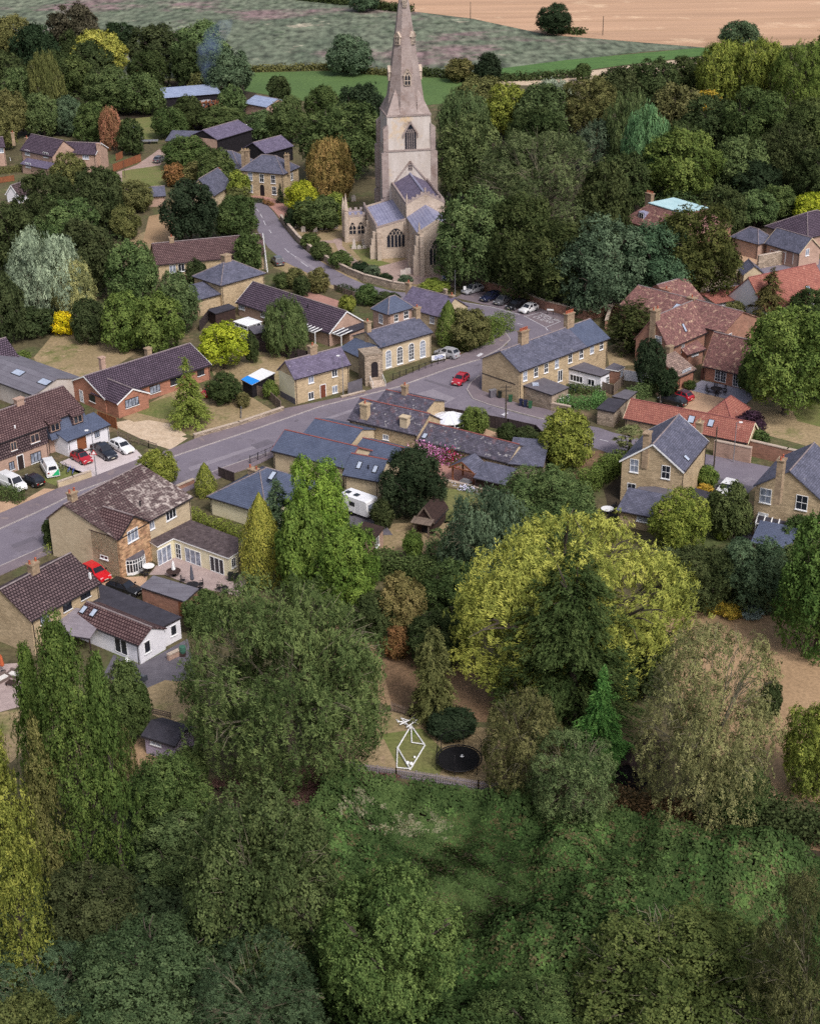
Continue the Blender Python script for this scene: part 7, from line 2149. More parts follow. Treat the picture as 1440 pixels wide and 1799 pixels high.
for i, (x, y, l_) in enumerate(((715.5, 1343, 'left of two white balls inside the goal frame'), (722, 1344.5, 'right of two white balls inside the goal frame'), (728, 1332, 'small ball further up the play lawn'))):
	b = P(x, y); e = empty('football', b); tag(e, l_, 'ball', 'balls on the play lawn'); mb = MB(); r = .2 if i < 2 else .13
	mb.lathe([(r * math.sin(math.pi * k / 8), r - r * math.cos(math.pi * k / 8)) for k in range(1, 8)], (0, 0, 0), 12); mb.build('ball', m_wpaint, e, True)
def trampoline():
	b = P(806, 1345); e = empty('trampoline', b); tag(e, 'large black trampoline with tall net poles on the play lawn', 'trampoline')
	r = 2.25
	mb = MB(); mb.lathe([(r * .93, .86), (r * .93, .88)], (0, 0, 0), 28); mb.build('mat', m_net, e)
	mb = MB(); n = 28
	pts = [(r * math.cos(6.2832 * i / n), r * math.sin(6.2832 * i / n), .9) for i in range(n + 1)]
	mb.path(pts, .07, 5); mb.build('rim', m_dark, e)
	for i in range(6):
		a = i * 1.047 + .3
		mb = MB(); mb.path([((r + .08) * math.cos(a), (r + .08) * math.sin(a), 0), ((r + .1) * math.cos(a), (r + .1) * math.sin(a), 2.2), (r * .97 * math.cos(a), r * .97 * math.sin(a), 2.75)], .04, 6); mb.build('net_pole', m_dark, e)
	mb = MB()
	top = [(r * .97 * math.cos(6.2832 * i / n), r * .97 * math.sin(6.2832 * i / n), 2.72) for i in range(n + 1)]
	mb.path(top, .025, 4)
	for i in range(n): mb.tube(pts[i], top[i], .009, .009, 3)
	for z in (1.3, 1.8, 2.25): mb.path([(p[0] * .99, p[1] * .99, z) for p in pts], .009, 3)
	mb.build('net', m_net, e)
	mb = MB(); mb.lathe([(.12, .9), (.2, 1.0), (.12, 1.1)], (.3, .2, 0), 8); mb.build('ball', m_wpaint, e)
trampoline()

# inn garden: barbecue shelter, conservatory, flowers
b = P(822, 846); th = h9b.th
e = empty('barbecue_shelter', b, th); tag(e, 'open timber shelter with gabled slate roof on the inn terrace', 'shelter')
for x in (-1.7, 1.7):
	for y in (-1.3, 1.3): mb = MB(); mb.box(x - .09, y - .09, 0, x + .09, y + .09, 2.4); mb.build('post', m_wood, e)
mb = MB(); mb.slab([(-2.1, -1.7, 2.3), (0, -1.7, 3.6), (0, 1.7, 3.6), (-2.1, 1.7, 2.3)][::-1], .1); mb.slab([(0, -1.7, 3.6), (2.1, -1.7, 2.3), (2.1, 1.7, 2.3), (0, 1.7, 3.6)][::-1], .1); mb.build('roof', m_slate, e)
mb = MB(); mb.bar((-2.1, -1.72, 2.25), (0, -1.72, 3.55), .08, .22); mb.bar((2.1, -1.72, 2.25), (0, -1.72, 3.55), .08, .22); mb.bar((-1.9, -1.6, 2.4), (1.9, -1.6, 2.4), .1, .16); mb.build('truss', m_wood, e)
b = P(818, 856); e = empty('grill_counter', b, th); tag(e, 'steel grill counter under the timber shelter', 'grill'); mb = MB(); mb.box(-.8, -.35, 0, .8, .35, .85); mb.build('cabinet', m_dark, e); mb = MB(); mb.box(-.85, -.4, .853, .85, .4, .92); mb.box(-.5, -.3, .923, .5, .3, 1.2); mb.build('hood', m_steel, e)
def flowers(px, w, h, n, cols, label):
	b = P(*px); e = empty('flower_display', b, th); tag(e, label, 'flowers')
	rng = np.random.default_rng(int(px[0]))
	for i, (c_, k) in enumerate(cols):
		m = int(n * k)
		pos = rng.normal(size=(m, 3)) * np.array([w / 3, .22, h / 4]) + np.array([(i - (len(cols) - 1) / 2) * w / len(cols) * .6, -.2, h * .6])
		pos[:, 2] = np.maximum(pos[:, 2], .05)
		o = bpy.data.objects.new('blossoms', leaf_mesh('blossoms', pos, rng.normal(size=(m, 3)) + np.array([0, -1, .6]), np.full(m, .22), np.full(m, .18), np.clip(rng.normal(.5, .15, m), 0, 1)))
		o.color = c_; link(o, e)
flowers((768, 812), 4.6, 2.6, 420, ((C(232, 170, 214), 1), (C(214, 120, 190), .6), (MG, .9)), 'long bank of pink and lilac flowers on the inn wing wall')
flowers((798, 818), 3.0, 2.4, 300, ((C(206, 60, 110), 1), (MG, .8)), 'crimson hanging flowers beside the timber shelter')
flowers((826, 864), 2.4, .9, 220, ((C(214, 214, 236), 1), (MG, .6)), 'pale lilac flower bed on the cream terrace wall')
def conservatory(px, py, r, h, label, n=10, sc=1.0, rz=0.0):
	b = P(px, py); e = empty('conservatory', b, rz); tag(e, label, 'conservatory')
	pt = [(r * math.cos(6.2832 * i / n), r * sc * math.sin(6.2832 * i / n)) for i in range(n)]
	fb, gb = MB(), MB()
	for i in range(n):
		a, c = pt[i], pt[(i + 1) % n]
		gb.face([(a[0] * .985, a[1] * .985, .5), (c[0] * .985, c[1] * .985, .5), (c[0] * .985, c[1] * .985, h), (a[0] * .985, a[1] * .985, h)])
		fb.tube((a[0], a[1], 0), (a[0], a[1], h), .07, .07, 5); fb.bar((a[0], a[1], h), (c[0], c[1], h), .12, .14); fb.bar((a[0], a[1], .25), (c[0], c[1], .25), .1, .5); fb.bar((a[0], a[1], h * .72), (c[0], c[1], h * .72), .06, .06)
		fb.tube((a[0], a[1], h + .08), (0, 0, h + r * .38 + .04), .06, .05, 5)
	fb.build('frame', m_wpaint, e); gb.build('glazing', m_glass, e)
	rb = MB()
	for i in range(n): a, c = pt[i], pt[(i + 1) % n]; rb.face([(a[0], a[1], h + .04), (c[0], c[1], h + .04), (0, 0, h + r * .38)])
	rb.build('roof', M('polycarbonate', C(224, 226, 236), C(206, 208, 220), 1, rough=.3, coord='OBJ'), e)
conservatory(788, 760, 2.6, 2.3, 'white conservatory with ribbed many sided roof behind the inn', 10, 1.0)
# square conservatory
b = P(437, 590); e = empty('conservatory', b, h4.th); tag(e, 'square white conservatory on the long tiled bungalow', 'conservatory')
fb, gb, rb = MB(), MB(), MB()
for x in (-1.7, -.57, .57, 1.7): 
	for y in (-1.5, 1.5): fb.box(x - .07, y - .07, 0, x + .07, y + .07, 2.5)
for y in (-.5, .5):
	for x in (-1.7, 1.7): fb.box(x - .07, y - .07, 0, x + .07, y + .07, 2.5)
for z, hh in ((0, .7), (1.85, .09), (2.38, .2)):
	fb.box(-1.75, -1.6, z, 1.75, -1.45, z + hh + .003); fb.box(-1.78, -1.44, z, -1.63, 1.5, z + hh); fb.box(1.63, -1.44, z, 1.78, 1.5, z + hh)
gb.box(-1.66, -1.46, .7, 1.66, 1.4, 2.36); rb.prism([(-1.95, -1.75), (1.95, -1.75), (1.95, 1.7), (-1.95, 1.7)], 2.62, 2.68); rb.face([(-1.95, -1.75, 2.683), (1.95, -1.75, 2.683), (1.0, 0, 3.1), (-1.0, 0, 3.1)]); rb.face([(-1.95, 1.7, 2.683), (-1.95, -1.75, 2.683), (-1.0, 0, 3.1)]); rb.face([(1.95, -1.75, 2.683), (1.95, 1.7, 2.683), (1.0, 0, 3.1)]); rb.face([(1.95, 1.7, 2.683), (-1.95, 1.7, 2.683), (-1.0, 0, 3.1), (1.0, 0, 3.1)])
fb.build('frame', m_wpaint, e); gb.build('glazing', m_glass, e); rb.build('roof', m_wpaint, e)
def pergola(px, py, rz, L, D, h, n, label, stripe=None):
	b = P(px, py); e = empty('pergola', b, rz); tag(e, label, 'pergola')
	for x in (-L / 2, L / 2):
		mb = MB(); mb.box(x - .06, -D / 2 - .06, 0, x + .06, -D / 2 + .06, h); mb.build('post', m_wpaint, e)
	mb = MB(); mb.bar((-L / 2 - .1, -D / 2, h + .08), (L / 2 + .1, -D / 2, h + .08), .1, .16); mb.build('front_beam', m_wpaint, e)
	for i in range(n):
		x = -L / 2 + L * i / (n - 1)
		mb = MB(); mb.bar((x, -D / 2 - .2, h + .24), (x, D / 2, h + .5), .14, .12); mb.build('rafter', m_wpaint, e)
	if stripe:
		mb = MB(); mb.slab([(-L / 2, -D / 2, h + .2), (L / 2, -D / 2, h + .2), (L / 2, D / 2, h + .42), (-L / 2, D / 2, h + .42)], .02); mb.build('roof_sheet', stripe, e)
pergola(548, 600, h4.th, 4.5, 2.4, 2.3, 6, 'white slatted pergola along the tiled bungalow wall', m_dfelt)
pergola(596, 606, h4.th, 4.0, 2.6, 2.3, 5, 'white slatted pergola at the end of the tiled bungalow', m_dfelt)
pergola(1358, 950, -.35, 4.6, 2.4, 2.6, 6, 'white and dark striped awning over the right edge villa door', m_dfelt)
# log store
b = P(1278, 945); e = empty('log_store', b, -.3); tag(e, 'barrel shaped stack of cut logs by the blue bins', 'log store')
mb = MB(); rg = random.Random(4)
for i in range(70):
	x, z = rg.uniform(-.9, .9), rg.uniform(.1, 1.5)
	if z > 1.5 - .6 * (x / .9) ** 2: continue
	mb.tube((x, -.5 + rg.uniform(-.05, .05), z), (x, .5, z), .09, .09, 6)
mb.build('logs', m_fence, e); mb = MB()
for s in (-1, 1): mb.path([(s * .98, -.3, 0), (s * .98, -.3, 1.0), (s * .5, -.3, 1.5), (0, -.3, 1.65)], .05, 5)
mb.build('frame', m_dwood, e)
# green house in the far gardens, boat-like pale covers
b = P(238, 243); e = empty('greenhouse', b, .25); tag(e, 'small grey glazed greenhouse beside the dirt track', 'greenhouse')
fb, gb = MB(), MB(); n = 8
for y in (-2.2, -1.1, 0, 1.1, 2.2):
	fb.path([(1.7 * math.cos(math.pi * i / n), y, 3.2 * math.sin(math.pi * i / n) ** .7) for i in range(n + 1)], .06, 4)
for i in range(n):
	a, c = [(1.65 * math.cos(math.pi * k / n), 3.15 * math.sin(math.pi * k / n) ** .7) for k in (i, i + 1)]
	gb.face([(a[0], -2.2, a[1]), (a[0], 2.2, a[1]), (c[0], 2.2, c[1]), (c[0], -2.2, c[1])])
fb.build('frame', m_steel, e); gb.build('glazing', m_rooflight, e)
b = P(263, 252); e = empty('trailer', b, .1); tag(e, 'pale flat trailer beside the greenhouse', 'trailer'); mb = MB(); mb.box(-2.4, -1, .7, 2.4, 1, .85); mb.box(-2.4, -1, .853, -2.3, 1, 1.5); mb.build('bed', m_steel, e)
for s in (-1, 1): mb = MB(); mb.tube((0, s * .9, .35), (0, s * 1.1, .35), .35, .35, 10); mb.build('wheel', m_tyre, e)
b = P(452, 234); e = empty('boat', b, .3); tag(e, 'white covered boat behind the black barn', 'boat')
mb = MB(); st = [(-3, .9), (-1, 1.1), (1, 1.0), (2.6, .4), (3.2, .02)]
for (x0, w0), (x1, w1) in zip(st, st[1:]):
	mb.face([(x0, -w0, 1.6), (x0, -w0 * .5, .6), (x1, -w1 * .5, .6), (x1, -w1, 1.6)]); mb.face([(x0, w0 * .5, .6), (x0, w0, 1.6), (x1, w1, 1.6), (x1, w1 * .5, .6)]); mb.face([(x0, -w0, 1.6), (x1, -w1, 1.6), (x1, 0, 2.2 - .15 * x1), (x0, 0, 2.2 - .15 * x0)]); mb.face([(x1, w1, 1.6), (x0, w0, 1.6), (x0, 0, 2.2 - .15 * x0), (x1, 0, 2.2 - .15 * x1)])
mb.face([(-3, -.9, 1.6), (-3, 0, 2.65), (-3, .9, 1.6), (-3, .45, .6), (-3, -.45, .6)])
mb.build('hull', m_white, e); mb = MB(); mb.box(-2, -.4, 0, 2, .4, .58); mb.build('cradle', m_dwood, e)
b = P(375, 188); e = empty('log_pile', b, .1); tag(e, 'open stack of sawn orange logs beside the metal roofed shed', 'log pile')
mb = MB(); rg = random.Random(9)
for i in range(60): x, z = rg.uniform(-4, 4), rg.uniform(.2, 1.8); mb.tube((x, -1, z), (x, 1, z), .22, .22, 6)
mb.build('logs', m_wood, e)
# manhole / cover plates
for x, y in ((842, 624), (886, 728), (880, 742)):
	patch('manhole_cover', [(x - 6, y + 2), (x + 2, y - 3), (x + 7, y - 1), (x - 1, y + 4)], .13 if y != 742 else .05, m_line)

# thin smoke drifting from the bonfire by the far shed
def smoke():
	b0 = P(385, 168); s = pscale(b0)
	m = bpy.data.materials.new('smoke'); m.use_nodes = True
	t = m.node_tree
	for n in list(t.nodes):
		if n.type == 'BSDF_PRINCIPLED': t.nodes.remove(n)
	out = next(n for n in t.nodes if n.type == 'OUTPUT_MATERIAL')
	pv = t.nodes.new('ShaderNodeVolumePrincipled')
	pv.inputs['Color'].default_value = (.42, .56, .95, 1)
	tc = t.nodes.new('ShaderNodeTexCoord'); nz = t.nodes.new('ShaderNodeTexNoise'); nz.inputs['Scale'].default_value = .22; nz.inputs['Detail'].default_value = 3
	t.links.new(tc.outputs['Object'], nz.inputs['Vector'])
	mr = t.nodes.new('ShaderNodeMapRange'); mr.inputs['From Min'].default_value = .38; mr.inputs['From Max'].default_value = .75; mr.inputs['To Max'].default_value = .09
	t.links.new(nz.outputs['Fac'], mr.inputs[0]); t.links.new(mr.outputs[0], pv.inputs['Density'])
	t.links.new(pv.outputs[0], out.inputs['Volume'])
	mb = MB(); rg = random.Random(3)
	pts = [(0, 0, 2, 1.0), (-1.5, 0, 6, 2.0), (-2.5, 1, 11, 3.2), (-1.0, 1, 16, 4.2), (1.5, 2, 20, 4.0), (4, 2, 23, 2.5)]
	rings = []
	n = 12
	for x, y, z, r in pts: rings.append([(x + r * math.cos(6.2832 * i / n) * rg.uniform(.85, 1.15), y + r * math.sin(6.2832 * i / n), z) for i in range(n)])
	for a, c in zip(rings, rings[1:]):
		for i in range(n): mb.face([a[i], a[(i + 1) % n], c[(i + 1) % n], c[i]])
	mb.face(list(reversed(rings[0]))); mb.face(rings[-1])
	me = mb.mesh('smoke_plume', m)
	import bmesh
	bm = bmesh.new(); bm.from_mesh(me); bmesh.ops.remove_doubles(bm, verts=bm.verts, dist=.001); bm.to_mesh(me); bm.free()
	o = bpy.data.objects.new('smoke', me); o.location = (b0.x, b0.y - 6, 0); link(o)
	tag(o, 'thin blue smoke drifting above the metal roofed shed', 'smoke', None, 'stuff')
smoke()
# ------------------------------------------------------------------ trees
TREES = [
 # foreground
 (-50, 1285, 84, 1740, 'tall', C(116, 118, 56), 'yellow green poplar column cut by the left edge'),
 (42, 1270, 118, 1580, 'tall', OL, 'thin olive poplar with bare grey stem beside the yellow poplar'),
 (26, 1140, 112, 1500, 'tall', C(84, 102, 50), 'tall green poplar, left of the three in one clump below the annex'),
 (54, 1092, 200, 1550, 'tall', C(82, 100, 50), 'tallest and widest green poplar, middle of the three in one clump'),
 (150, 1160, 238, 1540, 'tall', C(76, 94, 48), 'green poplar, right of the three in one clump near the mauve garden house'),
 (172, 1165, 262, 1300, 'round', MG, 'leafy bush between the poplars and the dried lawn'),
 (188, 1275, 240, 1400, 'sparse', OL, 'thin half bare shrub left of the mauve garden house'),
 (225, 1325, 372, 1470, 'round', MG, 'ivy covered thicket below the mauve garden house'),
 (298, 1310, 368, 1385, 'round', MG, 'green bush touching the front of the mauve garden house'),
 (238, 1430, 400, 1560, 'round', AS, 'loose green bush between the poplars and the big ash'),
 (330, 1385, 592, 1725, 'round', C(78, 90, 54), 'big round ash tree with pale twigs in the lower part of the picture'),
 (558, 1520, 808, 1810, 'round', C(80, 98, 54), 'bright green round tree at the bottom centre'),
 (-50, 1655, 190, 1850, 'sparse', C(72, 88, 64), 'blue green willow bush with bare twigs near the lower left corner'),
 (130, 1600, 420, 1850, 'round', C(70, 84, 56), 'wide blue green bush left of the bottom centre'),
 (70, 1520, 250, 1690, 'round', DK, 'dark bush at the foot of the poplars'),
 (330, 1640, 570, 1870, 'sparse', C(66, 82, 58), 'grey green willow bush under the big ash'),
 (-70, 1745, 110, 1920, 'round', C(84, 90, 52), 'olive bush in the lower left corner'),
 (100, 1760, 270, 1900, 'round', C(84, 90, 52), 'olive bush on the bottom edge right of the corner'),
 (1010, 1590, 1400, 1890, 'round', C(82, 92, 52), 'wide olive willow with pale twigs at the lower right'),
 (1320, 1530, 1530, 1900, 'sparse', C(84, 88, 56), 'twiggy willow at the lower right edge'),
 (830, 1725, 1060, 1890, 'round', MG, 'green bush on the bottom edge left of the wide willow'),
 (332, 1018, 684, 1372, 'feather', C(82, 100, 60), 'very large dark green ash with pale branches beside the annex lawn'),
 (800, 914, 1216, 1228, 'feather', C(138, 143, 70), 'great golden green willow dome behind the dark cedar', None, .45),
 (884, 972, 1134, 1278, 'cedar', C(64, 78, 46), 'broad dark cedar standing in front of the golden willows'),
 (996, 1176, 1122, 1352, 'cone', C(84, 122, 62), 'small fresh green conifer left of the sparse willow'),
 (720, 1104, 802, 1262, 'cedar', C(92, 98, 60), 'drooping dark conifer by the fallen leaves'),
 (748, 1240, 838, 1296, 'round', DG, 'dark bush behind the trampoline'),
 (846, 1210, 990, 1396, 'sparse', OL, 'olive brown hawthorn right of the trampoline'),
 (930, 1280, 1085, 1450, 'sparse', AS, 'grey green hawthorn beside the black shed'),
 (1122, 1096, 1366, 1448, 'sparse', C(120, 122, 82), 'large sparse grey willow with bare twigs on the parched lawn'),
 (1235, 1330, 1360, 1440, 'round', MG, 'green bush at the foot of the large sparse willow'),
 (1090, 1095, 1180, 1230, 'round', DK, 'dark bush between the cedar and the sparse willow'),
 (1365, 915, 1530, 1145, 'round', C(74, 96, 48), 'large green tree overhanging the right edge below the villa'),
 (1368, 1228, 1490, 1400, 'round', LI, 'small yellowing tree on the parched lawn at the right edge', 1395),
 (1335, 1190, 1372, 1260, 'round', DK, 'small dark shrub on the parched lawn'),
 (500, 806, 612, 990, 'round', C(108, 130, 56), 'top heavy yellow green tree in front of the inn extension'),
 (488, 885, 592, 1056, 'round', C(98, 122, 56), 'yellow green tree beside the golden cypress'),
 (545, 922, 666, 1085, 'round', C(96, 120, 54), 'green tree right of the yellow green one, below the caravan'),
 (418, 866, 498, 1022, 'cypress', YL, 'golden cypress at the corner of the flat roofed extension'),
 (428, 842, 545, 975, 'cone', BGN, 'blue green fir behind the golden cypress'),
 (662, 788, 782, 908, 'round', DG, 'dense dark round holly beside the white caravan'),
 (650, 875, 690, 925, 'round', DK, 'dark bush under the holly'),
 (707, 930, 742, 980, 'round', BR, 'small bright green bush before the playhouse'),
 (775, 858, 935, 1030, 'weep', BGN, 'silvery green weeping willow behind the playhouse'),
 (855, 820, 1052, 1000, 'round', AS, 'broad green tree between the inn and the golden willow'),
 (950, 720, 1042, 822, 'round', LI, 'yellow green tree overhanging the lane beside the inn'),
 (955, 740, 1000, 800, 'round', DK, 'dark shrub under the yellow green lane tree'),
 (805, 715, 858, 765, 'round', BR, 'bright green shrub in the inn garden by the road fence'),
 (872, 742, 908, 775, 'round', DK, 'dark shrub on the inn garden fence'),
 (900, 748, 945, 778, 'round', DK, 'dark shrub near the corner of the inn fence'),
 (1140, 862, 1246, 965, 'round', LI, 'yellowing tree below the palm side villa'),
 (1240, 848, 1322, 945, 'round', MG, 'green bush below the white car'),
 (1222, 818, 1262, 855, 'round', BR, 'bright green clipped bush beside the villa drive'),
 (1225, 848, 1252, 866, 'round', GO, 'low yellow flowered shrub by the villa drive'),
 (1255, 918, 1280, 948, 'round', LI, 'pale yellow rose bush by the log store'),
 (1160, 955, 1290, 1070, 'round', DK, 'dark shrubs below the villa gardens, left'),
 (1260, 945, 1390, 1070, 'round', BGN, 'grey green shrubs below the villa gardens, middle'),
 (1330, 960, 1420, 1050, 'round', MG, 'green shrub below the right edge villa'),
 (1370, 905, 1440, 970, 'round', MG, 'green bush covering the scullery corner'),
 (1230, 1048, 1276, 1078, 'round', GO, 'left of two yellow flowering shrubs on the parched lawn'),
 (1264, 1058, 1306, 1086, 'round', GO, 'right of two yellow flowering shrubs on the parched lawn'),
 (1302, 1062, 1340, 1088, 'round', C(130, 150, 140), 'round blue grey shrub on the parched lawn'),
 (660, 1008, 748, 1110, 'round', C(124, 116, 72), 'tan and olive tree above the fallen leaves'),
 (612, 1040, 700, 1120, 'round', DK, 'dark green shrub left of the tan tree'),
 (670, 1100, 722, 1155, 'round', RU, 'rusty red shrub beside the drooping conifer'),
 (712, 1070, 830, 1170, 'round', DK, 'dark thicket behind the drooping conifer'),
 (740, 985, 850, 1090, 'round', MG, 'mixed green shrub behind the golden willow'),
 (320, 1038, 400, 1110, 'round', MG, 'fresh green bush between the store and the large ash'),
 (242, 790, 312, 860, 'round', LI, 'yellow green shrub by the roadside in front of the mossy house'),
 (340, 812, 380, 870, 'cypress', LI, 'clipped golden conifer beside the white bungalow'),
 (76, 908, 108, 960, 'round', DK, 'dark bush against the wall of the large mossy house'),
 (300, 630, 372, 745, 'cone', LI, 'bright green fir on the front lawn of the red bungalow', 748),
 (352, 568, 438, 638, 'round', LM, 'bright yellow green tree on the cottage lawn', 648),
 (462, 525, 540, 622, 'weep', AS, 'weeping birch behind the corner cottage'),
 (430, 585, 455, 635, 'round', DK, 'small dark tree on the cottage lawn', 638),
 (362, 655, 425, 708, 'round', DK, 'dark shrubs at the end of the red bungalow'),
 (462, 668, 490, 700, 'round', BR, 'round clipped bush beside the corner cottage'),
 (416, 688, 440, 715, 'round', OL, 'small olive shrub at the edge of the front lawn'),
 (318, 642, 345, 662, 'round', MG, 'small shrub under the red bungalow window'),
 # left garden belt
 (178, 512, 262, 612, 'round', BR, 'left of two bright green trees behind the red bungalow'),
 (236, 516, 322, 618, 'round', BR, 'right of two bright green trees behind the red bungalow'),
 (90, 548, 132, 588, 'round', C(210, 190, 40), 'vivid yellow bush on the parched lawn'),
 (15, 408, 145, 560, 'weep', GW, 'silver willow left of the green gardens'),
 (85, 458, 168, 560, 'feather', C(142, 142, 98), 'pale yellow and silver willow beside the silver willow'),
 (185, 425, 278, 530, 'round', AS, 'rounded green tree beside the long yellow house'),
 (100, 385, 200, 510, 'round', DK, 'dark green tree behind the pale willow'),
 (125, 525, 190, 600, 'round', DK, 'dark bush right of the vivid yellow bush'),
 (-30, 480, 45, 600, 'round', DK, 'dark tree at the left edge above the parched garden'),
 (20, 540, 100, 590, 'round', DK, 'dark hedge tree at the top of the parched garden'),
 (270, 480, 345, 580, 'round', AS, 'grey green tree left of the hip roofed house'),
 (325, 455, 362, 500, 'round', DK, 'bush under the windows of the long yellow house'),
 (410, 410, 462, 478, 'round', MG, 'ivy clad tree against the end of the long yellow house'),
 (-30, 360, 70, 480, 'round', DK, 'dark bushy tree at the left edge below the estate'),
 (30, 300, 150, 430, 'round', DK, 'dark tree below the estate houses, left'),
 (130, 295, 215, 400, 'round', DK, 'dark tree below the estate houses, middle'),
 (60, 345, 170, 440, 'round', AS, 'green tree in front of the dark estate trees'),
 (196, 362, 250, 418, 'round', OL, 'small round apple tree on the brown grass', 420),
 (90, 270, 150, 330, 'round', OL, 'olive bush in front of the estate houses'),
 (150, 300, 215, 350, 'round', MG, 'green bush behind the brown fence end'),
 (205, 318, 270, 370, 'round', OL, 'olive bush left of the low outbuilding'),
 (283, 318, 382, 425, 'round', DG, 'large very dark tree before the long yellow house'),
 (290, 238, 368, 295, 'round', MG, 'broad green tree at the bend of the dirt track'),
 (345, 262, 415, 330, 'round', MG, 'green tree left of the hipped slate house'),
 (285, 288, 330, 325, 'round', RU, 'reddish brown shrub by the green verge'),
 (320, 285, 365, 325, 'round', OL, 'olive shrub by the green verge'),
 (400, 300, 440, 350, 'round', LI, 'yellowish bush beside the half hidden cottage'),
 (375, 345, 455, 415, 'round', MG, 'wide roadside bush left of the church road'),
 (395, 330, 445, 375, 'round', OL, 'olive roadside bush at the bend of the church road'),
 (500, 470, 535, 505, 'round', OL, 'thin shrub beside the drive by the church road'),
 (538, 470, 578, 512, 'round', OL, 'olive shrub on the verge of the church road'),
 (480, 478, 512, 505, 'round', MG, 'green shrub beside the stone gate post'),
 (515, 485, 545, 520, 'round', DK, 'dark shrub behind the long tiled bungalow'),
 (626, 500, 665, 535, 'round', MG, 'clipped green bush in the garden behind the slate cottage'),
 (655, 512, 705, 540, 'round', DK, 'dark hedge bush behind the slate cottage'),
 (595, 518, 625, 548, 'round', LI, 'golden clipped bush by the garage of the long bungalow'),
 (765, 528, 812, 605, 'cypress', BR, 'bright ivy growing up the end of the slate cottage'),
 (785, 542, 858, 612, 'round', OL, 'olive tree on the junction corner behind the clipped hedge'),
 # churchyard
 (540, 245, 622, 352, 'feather', C(140, 124, 76), 'tall tan coloured birch left of the church'),
 (500, 318, 560, 372, 'round', LM, 'vivid yellow green tree by the churchyard gate'),
 (515, 345, 600, 402, 'round', MG, 'low green tree above the gravestones'),
 (568, 340, 612, 392, 'round', LI, 'yellow green tree beside the church porch'),
 (500, 366, 526, 400, 'round', DG, 'small dark yew by the churchyard wall'),
 (484, 323, 500, 356, 'spire', DG, 'clipped dark cone beside the Georgian house'),
 (528, 410, 562, 436, 'round', MG, 'dark laurel inside the churchyard wall'),
 (545, 424, 582, 455, 'round', MG, 'low laurel along the churchyard wall'),
 (576, 440, 618, 470, 'round', MG, 'low bright bush along the churchyard wall'),
 (616, 458, 648, 482, 'round', DG, 'round clipped yew ball beside the churchyard path'),
 (640, 466, 668, 488, 'round', BGN, 'grey green low shrub beside the yew ball'),
 (664, 480, 690, 496, 'round', DG, 'small clipped yew ball near the wall end'),
 (700, 482, 726, 500, 'round', BGN, 'low grey shrub near the headstones'),
 (735, 492, 790, 512, 'round', LI, 'low rose bed beside the church notice board'),
 # behind church left
 (522, 185, 680, 312, 'round', MG, 'large dark green chestnut left of the church tower'),
 (590, 150, 678, 240, 'round', DG, 'very dark tree behind the church spire'),
 (468, 172, 540, 248, 'round', MG, 'green tree between barns and spire'),
 (535, 152, 600, 215, 'round', MG, 'bushy green tree on the meadow edge'),
 (470, 135, 510, 180, 'round', DK, 'small dark tree on the meadow edge'),
 (430, 195, 500, 245, 'round', AS, 'grey green tree above the small black barn'),
 (575, 62, 655, 128, 'round', BGN, 'lone grey green willow standing in the pasture'),
 (612, -20, 665, 18, 'round', BGN, 'lone dark bush on the stubble edge at the top'),
 (782, 104, 832, 142, 'round', OL, 'olive round bush on the pasture edge right of the spire'),
 (832, 94, 880, 142, 'round', DG, 'dark round tree on the pasture edge right of the spire'),
 (942, 8, 1003, 58, 'round', DG, 'dark tree standing on the stubble edge'),
 (1262, 38, 1336, 84, 'round', BGN, 'grey green tree on the stubble edge at the right'),
 (1010, 112, 1038, 142, 'round', MG, 'small round tree beside the green crop strip'),
 # central belt right of the church
 (757, 335, 905, 500, 'round', AS, 'large drooping lime tree beside the church chancel'),
 (850, 345, 985, 518, 'round', C(64, 72, 42), 'tall dark brown yew behind the parked cars'),
 (895, 385, 1045, 532, 'round', C(64, 74, 42), 'wide dark yew over the parked cars'),
 (978, 384, 1130, 548, 'round', BGN, 'dense blue green holm oak right of the yews'),
 (1085, 395, 1225, 540, 'round', C(72, 94, 70), 'blue green oak between holm oak and brown yew'),
 (1135, 362, 1298, 530, 'round', C(72, 76, 44), 'wide brown green yew before the copper roofed house'),
 (830, 228, 1072, 425, 'sparse', C(84, 94, 62), 'very large grey olive tree with bare twigs behind the yews'),
 (1010, 290, 1110, 440, 'round', DK, 'dark tree right of the large grey olive tree'),
 (760, 205, 880, 350, 'round', AS, 'grey green tree right of the church tower'),
 (1065, 525, 1152, 618, 'yew', YW, 'dark spreading yew at the corner of the manor'),
 (1112, 595, 1166, 672, 'round', DG, 'dark rounded holm tree on a bare stem by the manor gable', 690),
 (1155, 648, 1192, 700, 'round', DG, 'dark bush beside the manor lean-to'),
 (1200, 668, 1222, 684, 'round', MG, 'small round bush at the patio corner'),
 (1290, 538, 1466, 716, 'round', BR, 'big bright green tree with a grey trunk in the manor garden', 728),
 (1296, 620, 1350, 692, 'round', MG, 'bushy green growth beside the garden wing'),
 (1400, 580, 1500, 700, 'round', MG, 'green tree at the right edge of the manor garden'),
 (1310, 472, 1388, 566, 'cone', C(88, 84, 52), 'olive brown conifer in front of the red pantiled range'),
 (1390, 505, 1460, 572, 'round', DK, 'dark tree at the right edge below the red roofs'),
 (1215, 488, 1232, 512, 'round', BR, 'small bright shrub against the long grey wall'),
 (1270, 530, 1310, 560, 'round', OL, 'olive shrub behind the manor chimneys'),
 (1292, 722, 1344, 768, 'round', PU, 'round purple leaved bush beside the pantiled garage'),
 (1305, 752, 1350, 790, 'round', MG, 'green bush at the end of the pantiled garage'),
 (1132, 232, 1268, 350, 'round', BR, 'fresh green walnut standing before the dark wood'),
 (1225, 330, 1310, 420, 'round', DK, 'dark tree above the slate stables'),
